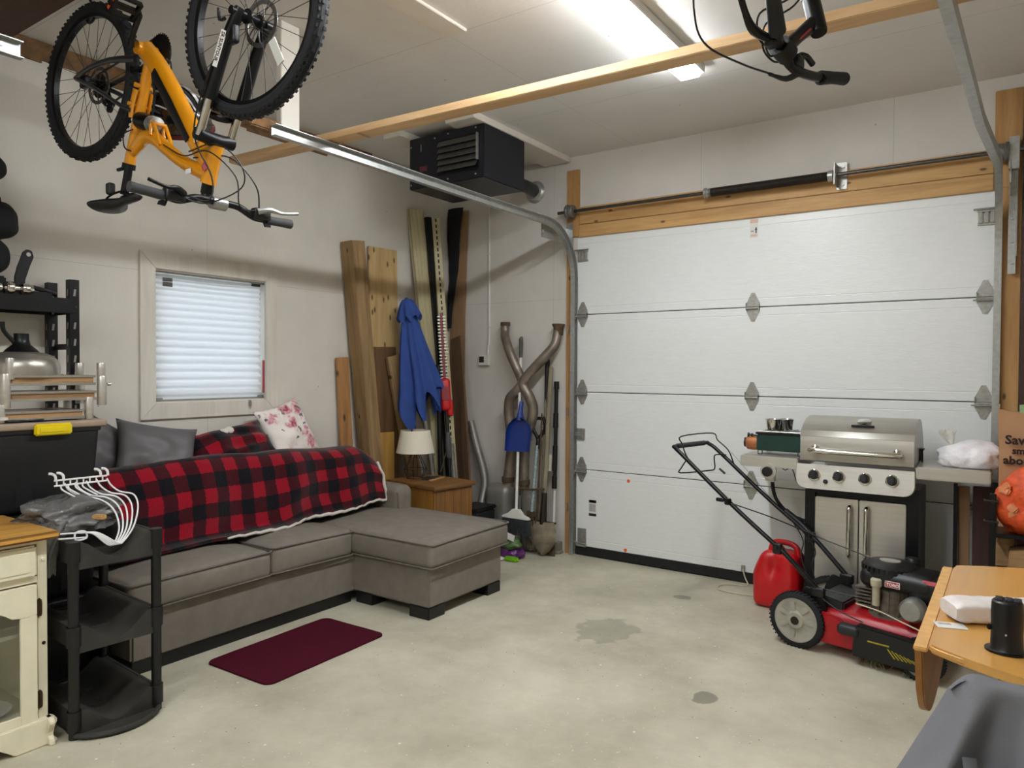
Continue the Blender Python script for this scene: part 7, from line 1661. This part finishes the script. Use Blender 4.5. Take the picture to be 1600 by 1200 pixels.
for s_ in (-1, 1):
    z = 2.052 if s_ < 0 else 2.045
    m = MB().rbox(tuple(H(s_ * 0.175, z + 0.012, 0.012)), (0.04, 0.075, 0.045), 0.012, 3); lv = part('shifter', m, M_BLACK, hb, True)
    m = MB().tube([H(s_ * 0.150, z + 0.018, 0.03), H(s_ * 0.19, z + 0.026, 0.055), H(s_ * 0.235, z + 0.02, 0.065), H(s_ * 0.30, z + 0.03, 0.075)], [0.012, 0.010, 0.006, 0.0065], 8, 3); part('brake_lever', m, M_BLACKM if s_ < 0 else M_ALU, hb, True)
    m = MB().prism([(0, 0), (0.03, -0.006), (0.036, -0.02), (0.01, -0.022)], 0.008, basis(H(s_ * 0.19, z - 0.008, 0.0), (0, s_, 0), (0, 0, 1))); part('shift_paddle', m, M_BLACK, lv, True)
# saddle
m = MB().tube([B(1.135, 2.30), B(1.128, 2.27), B(1.098, 2.19)], 0.0165, 12); part('seatpost', m, M_BLACKM, bk, True)
m = MB().cyl(B(1.139, 2.312), B(1.132, 2.290), 0.026, n=16).rbox(tuple(B(1.10, 2.292, -0.015)), (0.05, 0.014, 0.014), 0.005, 2); part('seat_collar', m, M_BLACKM, bk, True)
def saddle(u, v):
    x = 0.905 + 0.315 * u; rr = math.sqrt(max(0, 1 - (1 - u / 0.16) ** 2)) if u < 0.16 else 1.0; hw = (0.020 + 0.060 * (0.5 + 0.5 * math.cos(PI * min(1, max(0, (u - 0.12) / 0.55))))) * rr * math.sqrt(max(0.0, 1 - max(0, (u - 0.93) / 0.07) ** 2)) + 0.001
    a = 2 * PI * v; th = 0.034 if u < 0.35 else 0.034 - 0.012 * min(1, (u - 0.35) / 0.3)
    th *= min(1, max(0.1, math.sqrt(max(0.01, 1 - abs(2 * u - 1) ** 8))))
    return B(x, 2.158 + 0.012 * u - th * 0.9 * math.sin(a) * (1 if math.sin(a) > 0 else 0.6) - 0.012 * abs(math.cos(a)) * 0, hw * math.cos(a))
m = MB().surf(saddle, 30, 28); sd = part('saddle', m, mat('black_saddle_vinyl', '#141417', 0.45, var=0.15), bk, True, 60)
m = MB()
for s_ in (-1, 1): m.tube([B(0.99, 2.168, s_ * 0.03), B(1.03, 2.192, s_ * 0.022), B(1.13, 2.195, s_ * 0.022), B(1.18, 2.17, s_ * 0.01)], 0.0045, 6, 3)
part('saddle_rails', m, M_BLACKM, sd, True)
m = MB().rbox(tuple(B(1.045, 2.215, -0.03)), (0.035, 0.03, 0.05), 0.01, 3); part('tail_light', m, M_DKPLASTIC, bk, True)
for pts in ([H(-0.15, 2.07, 0.02), H(-0.07, 2.06, 0.05), B(1.80, 2.15, -0.05), B(1.755, 2.30, -0.09), Fk(1.84, 2.46, -0.095), FH + V((-0.03, -0.075, -0.04))],
            [H(0.15, 2.065, 0.02), H(0.05, 2.06, 0.06), B(1.84, 2.16, 0.02), B(1.78, 2.245, -0.05), B(1.60, 2.262, -0.035), B(1.45, 2.33, -0.03)],
            [H(0.17, 2.06, 0.01), B(1.82, 2.15, 0.12), B(1.79, 2.24, 0.03), B(1.66, 2.245, -0.035)],
            [H(-0.15, 2.06, 0.01), H(-0.06, 2.055, 0.03), B(1.86, 2.12, 0.03), B(1.87, 2.20, 0.02), B(1.80, 2.275, -0.03), B(1.64, 2.27, -0.04)],
            [B(1.225, 2.43, -0.03), B(1.165, 2.42, -0.035), B(1.16, 2.37, -0.03), B(1.21, 2.345, -0.03)]):
    m = MB().tube(pts, 0.0028, 6, 6); part('cable', m, M_BLACK, bk, True)
# helmet behind the frame
t = thing('bike_helmet', 'black and white vented bike helmet hanging behind the yellow frame', 'helmet', (1.115, BY + 0.19, 2.36))
hm = mat('helmet_shell', '#17181b', 0.25, coat=0.6)
m = MB(); q = bmesh.ops.create_uvsphere(m.bm, u_segments=36, v_segments=22, radius=1.0)
for v in q['verts']:
    p = v.co; z = max(p.z, -0.28); k = 1 - 0.10 * p.x * (1 if p.x > 0 else 0.4)
    v.co = V((p.x * 0.182, p.y * 0.115 * k, z * 0.14))
HMm = Matrix.Translation((1.195, BY + 0.19, 2.535)) @ Matrix.Rotation(math.radians(20), 4, 'Y') @ Matrix.Rotation(math.radians(30), 4, 'X')
m.xf(HMm); hs = part('shell', m, hm, t, True, 60)
m = MB()
for i, (a, wd) in enumerate(((-0.9, 0.012), (-0.45, 0.016), (0.0, 0.017), (0.45, 0.016), (0.9, 0.012))):
    pts = []
    for k in range(9):
        th = -1.15 + 2.3 * k / 8; x = math.sin(th); r_ = math.cos(th)
        pts.append(HMm @ V((x * 0.185, math.sin(a) * r_ * 0.118, math.cos(a) * r_ * 0.144)))
    m.tube(pts, [0.004, wd * 0.6, wd * 0.75, wd * 0.6, 0.004], 8, 2, flat=(1, 0.35))
part('shell_stripes', m, mat('white_checker_stripes', '#d8d6d2', 0.3, var=0.75, scale=26, detail=1), hs, True, 60, label='white patterned ribs')
m = MB().lathe([(0.99, 0), (1.0, 0.02), (0.96, 0.03)], HMm @ Matrix.Translation((0, 0, -0.042)) @ Matrix.Diagonal((0.183, 0.116, 0.6, 1)), 36, False); part('rim_trim', m, mat('dark_red_trim', '#5a1e22', 0.4), hs, True)
m = MB().tube([HMm @ V((0.03, -0.10, -0.02)), V((1.26, BY + 0.03, 2.46)), V((1.30, BY + 0.02, 2.56)), V((1.36, BY - 0.02, 2.66)), V((1.40, BY + 0.03, 2.68)), V((1.30, BY + 0.08, 2.58)), HMm @ V((0.05, -0.06, 0.09))], 0.005, 6, 4, flat=(1, 0.4)); part('chin_strap', m, M_BLACKF, t, True)
# hooks that carry the bike
def hook(c, label):
    m = MB().tube([(c[0], c[1], CZ), (c[0], c[1], c[2] + 0.03), (c[0] + 0.04, c[1], c[2] - 0.0), (c[0] + 0.03, c[1], c[2] - 0.055), (c[0] - 0.01, c[1], c[2] - 0.065), (c[0] - 0.035, c[1], c[2] - 0.045)], 0.006, 8, 5)
    return solo('ceiling_hook', m, M_BLACKM, label, 'hook', None, 'ceiling hooks of the yellow bike')
hook((RH.x, RH.y, RH.z + 0.33), 'black ceiling hook holding the rear wheel of the yellow bike')
hook((FH.x, FH.y, FH.z + 0.33), 'black ceiling hook holding the front wheel of the yellow bike')
# second bike: black handlebar end of a bike hanging above the right side
t = thing('black_bicycle', 'black bicycle hanging upside down, only its handlebar and stem in view at the top right', 'bicycle', (3.68, -3.08, 2.2))
m = MB().tube([(3.721, -3.40, 2.372), (3.704, -3.29, 2.332), (3.687, -3.184, 2.294), (3.678, -3.12, 2.283), (3.681, -3.08, 2.268), (3.697, -3.03, 2.252), (3.726, -2.93, 2.262), (3.767, -2.80, 2.291)], 0.0125, 12, 4); hb = part('handlebar', m, M_BLACKM, t, True, 60)
m = MB().tube([(3.722, -3.40, 2.373), (3.704, -3.29, 2.332), (3.688, -3.19, 2.295)], [0.018, 0.0165, 0.021], 14, 4); part('grip', m, mat('black_grip', '#1b1b1e', 0.7), hb, True)
m = MB().tube([(3.731, -2.915, 2.264), (3.75, -2.86, 2.278), (3.768, -2.797, 2.292)], [0.019, 0.0165, 0.018], 14, 4); part('grip', m, mat('black_grip', '#1b1b1e', 0.7), hb, True)
m = MB().tube([(3.678, -3.105, 2.283), (3.700, -3.045, 2.332), (3.728, -2.985, 2.386)], [0.021, 0.017, 0.020], 12, 3); st = part('stem', m, M_BLACKM, t, True, 60)
m = MB().cyl((3.676, -3.128, 2.288), (3.688, -3.088, 2.274), 0.027, n=16); part('stem_clamp', m, M_BLACKM, st, True)
m = MB().box((0, 0, 0), (0.052, 0.003, 0.014), 0.001, basis((3.716, -3.043, 2.333), (0.36, 0.66, 0.66), (0.55, 0.3, -0.6))); part('stem_decal', m, M_LABELR, st, True, label='red stem decal')
m = MB().cyl((3.738, -2.988, 2.368), (3.715, -2.97, 2.46), 0.022, n=14).lathe([(0, 0), (0.02, 0.0), (0.022, 0.006), (0.022, 0.02), (0, 0.02)], aim((3.742, -2.992, 2.352), (3.715, -2.97, 2.46)), 18); part('steerer', m, M_BLACKM, t, True)
m = MB().tube([(3.715, -2.97, 2.46), (3.69, -2.95, 2.56), (3.665, -2.93, 2.66)], [0.024, 0.026, 0.024], 12); part('head_tube', m, M_BLACKM, t, True)
m = MB().tube([(3.668, -2.93, 2.64), (3.90, -3.0, 2.82), (4.2, -3.15, 2.95)], 0.024, 12).tube([(3.70, -2.955, 2.54), (3.95, -3.04, 2.68), (4.2, -3.15, 2.93)], 0.020, 12); part('frame', m, M_BLACKM, t, True)
m = MB().rbox((3.697, -3.035, 2.272), (0.03, 0.05, 0.03), 0.008, 3).tube([(3.697, -3.03, 2.27), (3.70, -3.02, 2.293), (3.712, -3.0, 2.296), (3.722, -2.97, 2.283)], 0.008, 8, 3); part('shifter', m, M_BLACK, hb, True)
m = MB().rbox((3.668, -3.165, 2.285), (0.03, 0.04, 0.028), 0.008, 3).tube([(3.672, -3.16, 2.287), (3.645, -3.235, 2.292), (3.643, -3.30, 2.31), (3.652, -3.40, 2.345)], [0.010, 0.012, 0.008, 0.008], 8, 4); part('brake_lever', m, M_BLACKM, hb, True)
m = MB().tube([(3.70, -3.02, 2.25), (3.67, -3.03, 2.237), (3.642, -3.071, 2.240)], [0.010, 0.008, 0.004], 8, 3).cyl((3.645, -3.065, 2.240), (3.638, -3.078, 2.241), 0.005, n=8); part('cable_end', m, M_BLACK, hb, True)
for pts in ([(3.642, -3.071, 2.242), (3.595, -3.163, 2.247), (3.539, -3.263, 2.27), (3.532, -3.328, 2.312), (3.545, -3.33, 2.40), (3.62, -3.15, 2.56), (3.68, -2.98, 2.62)],
            [(3.66, -3.13, 2.282), (3.637, -3.16, 2.30), (3.645, -3.19, 2.35), (3.69, -3.10, 2.41), (3.70, -2.99, 2.50)],
            [(3.675, -3.08, 2.265), (3.655, -3.10, 2.262), (3.640, -3.14, 2.285), (3.655, -3.17, 2.33), (3.70, -3.08, 2.40), (3.72, -2.96, 2.52)],
            [(3.668, -3.12, 2.27), (3.655, -3.13, 2.265), (3.65, -3.15, 2.285), (3.665, -3.15, 2.31)]):
    m = MB().tube(pts, 0.0026, 6, 6); part('cable', m, M_BLACK, t, True)
for o in bpy.data.objects:
    if o.get('label') is None and o.parent is None and o.type == 'MESH' and o.get('kind') is None: print('UNTAGGED', o.name)
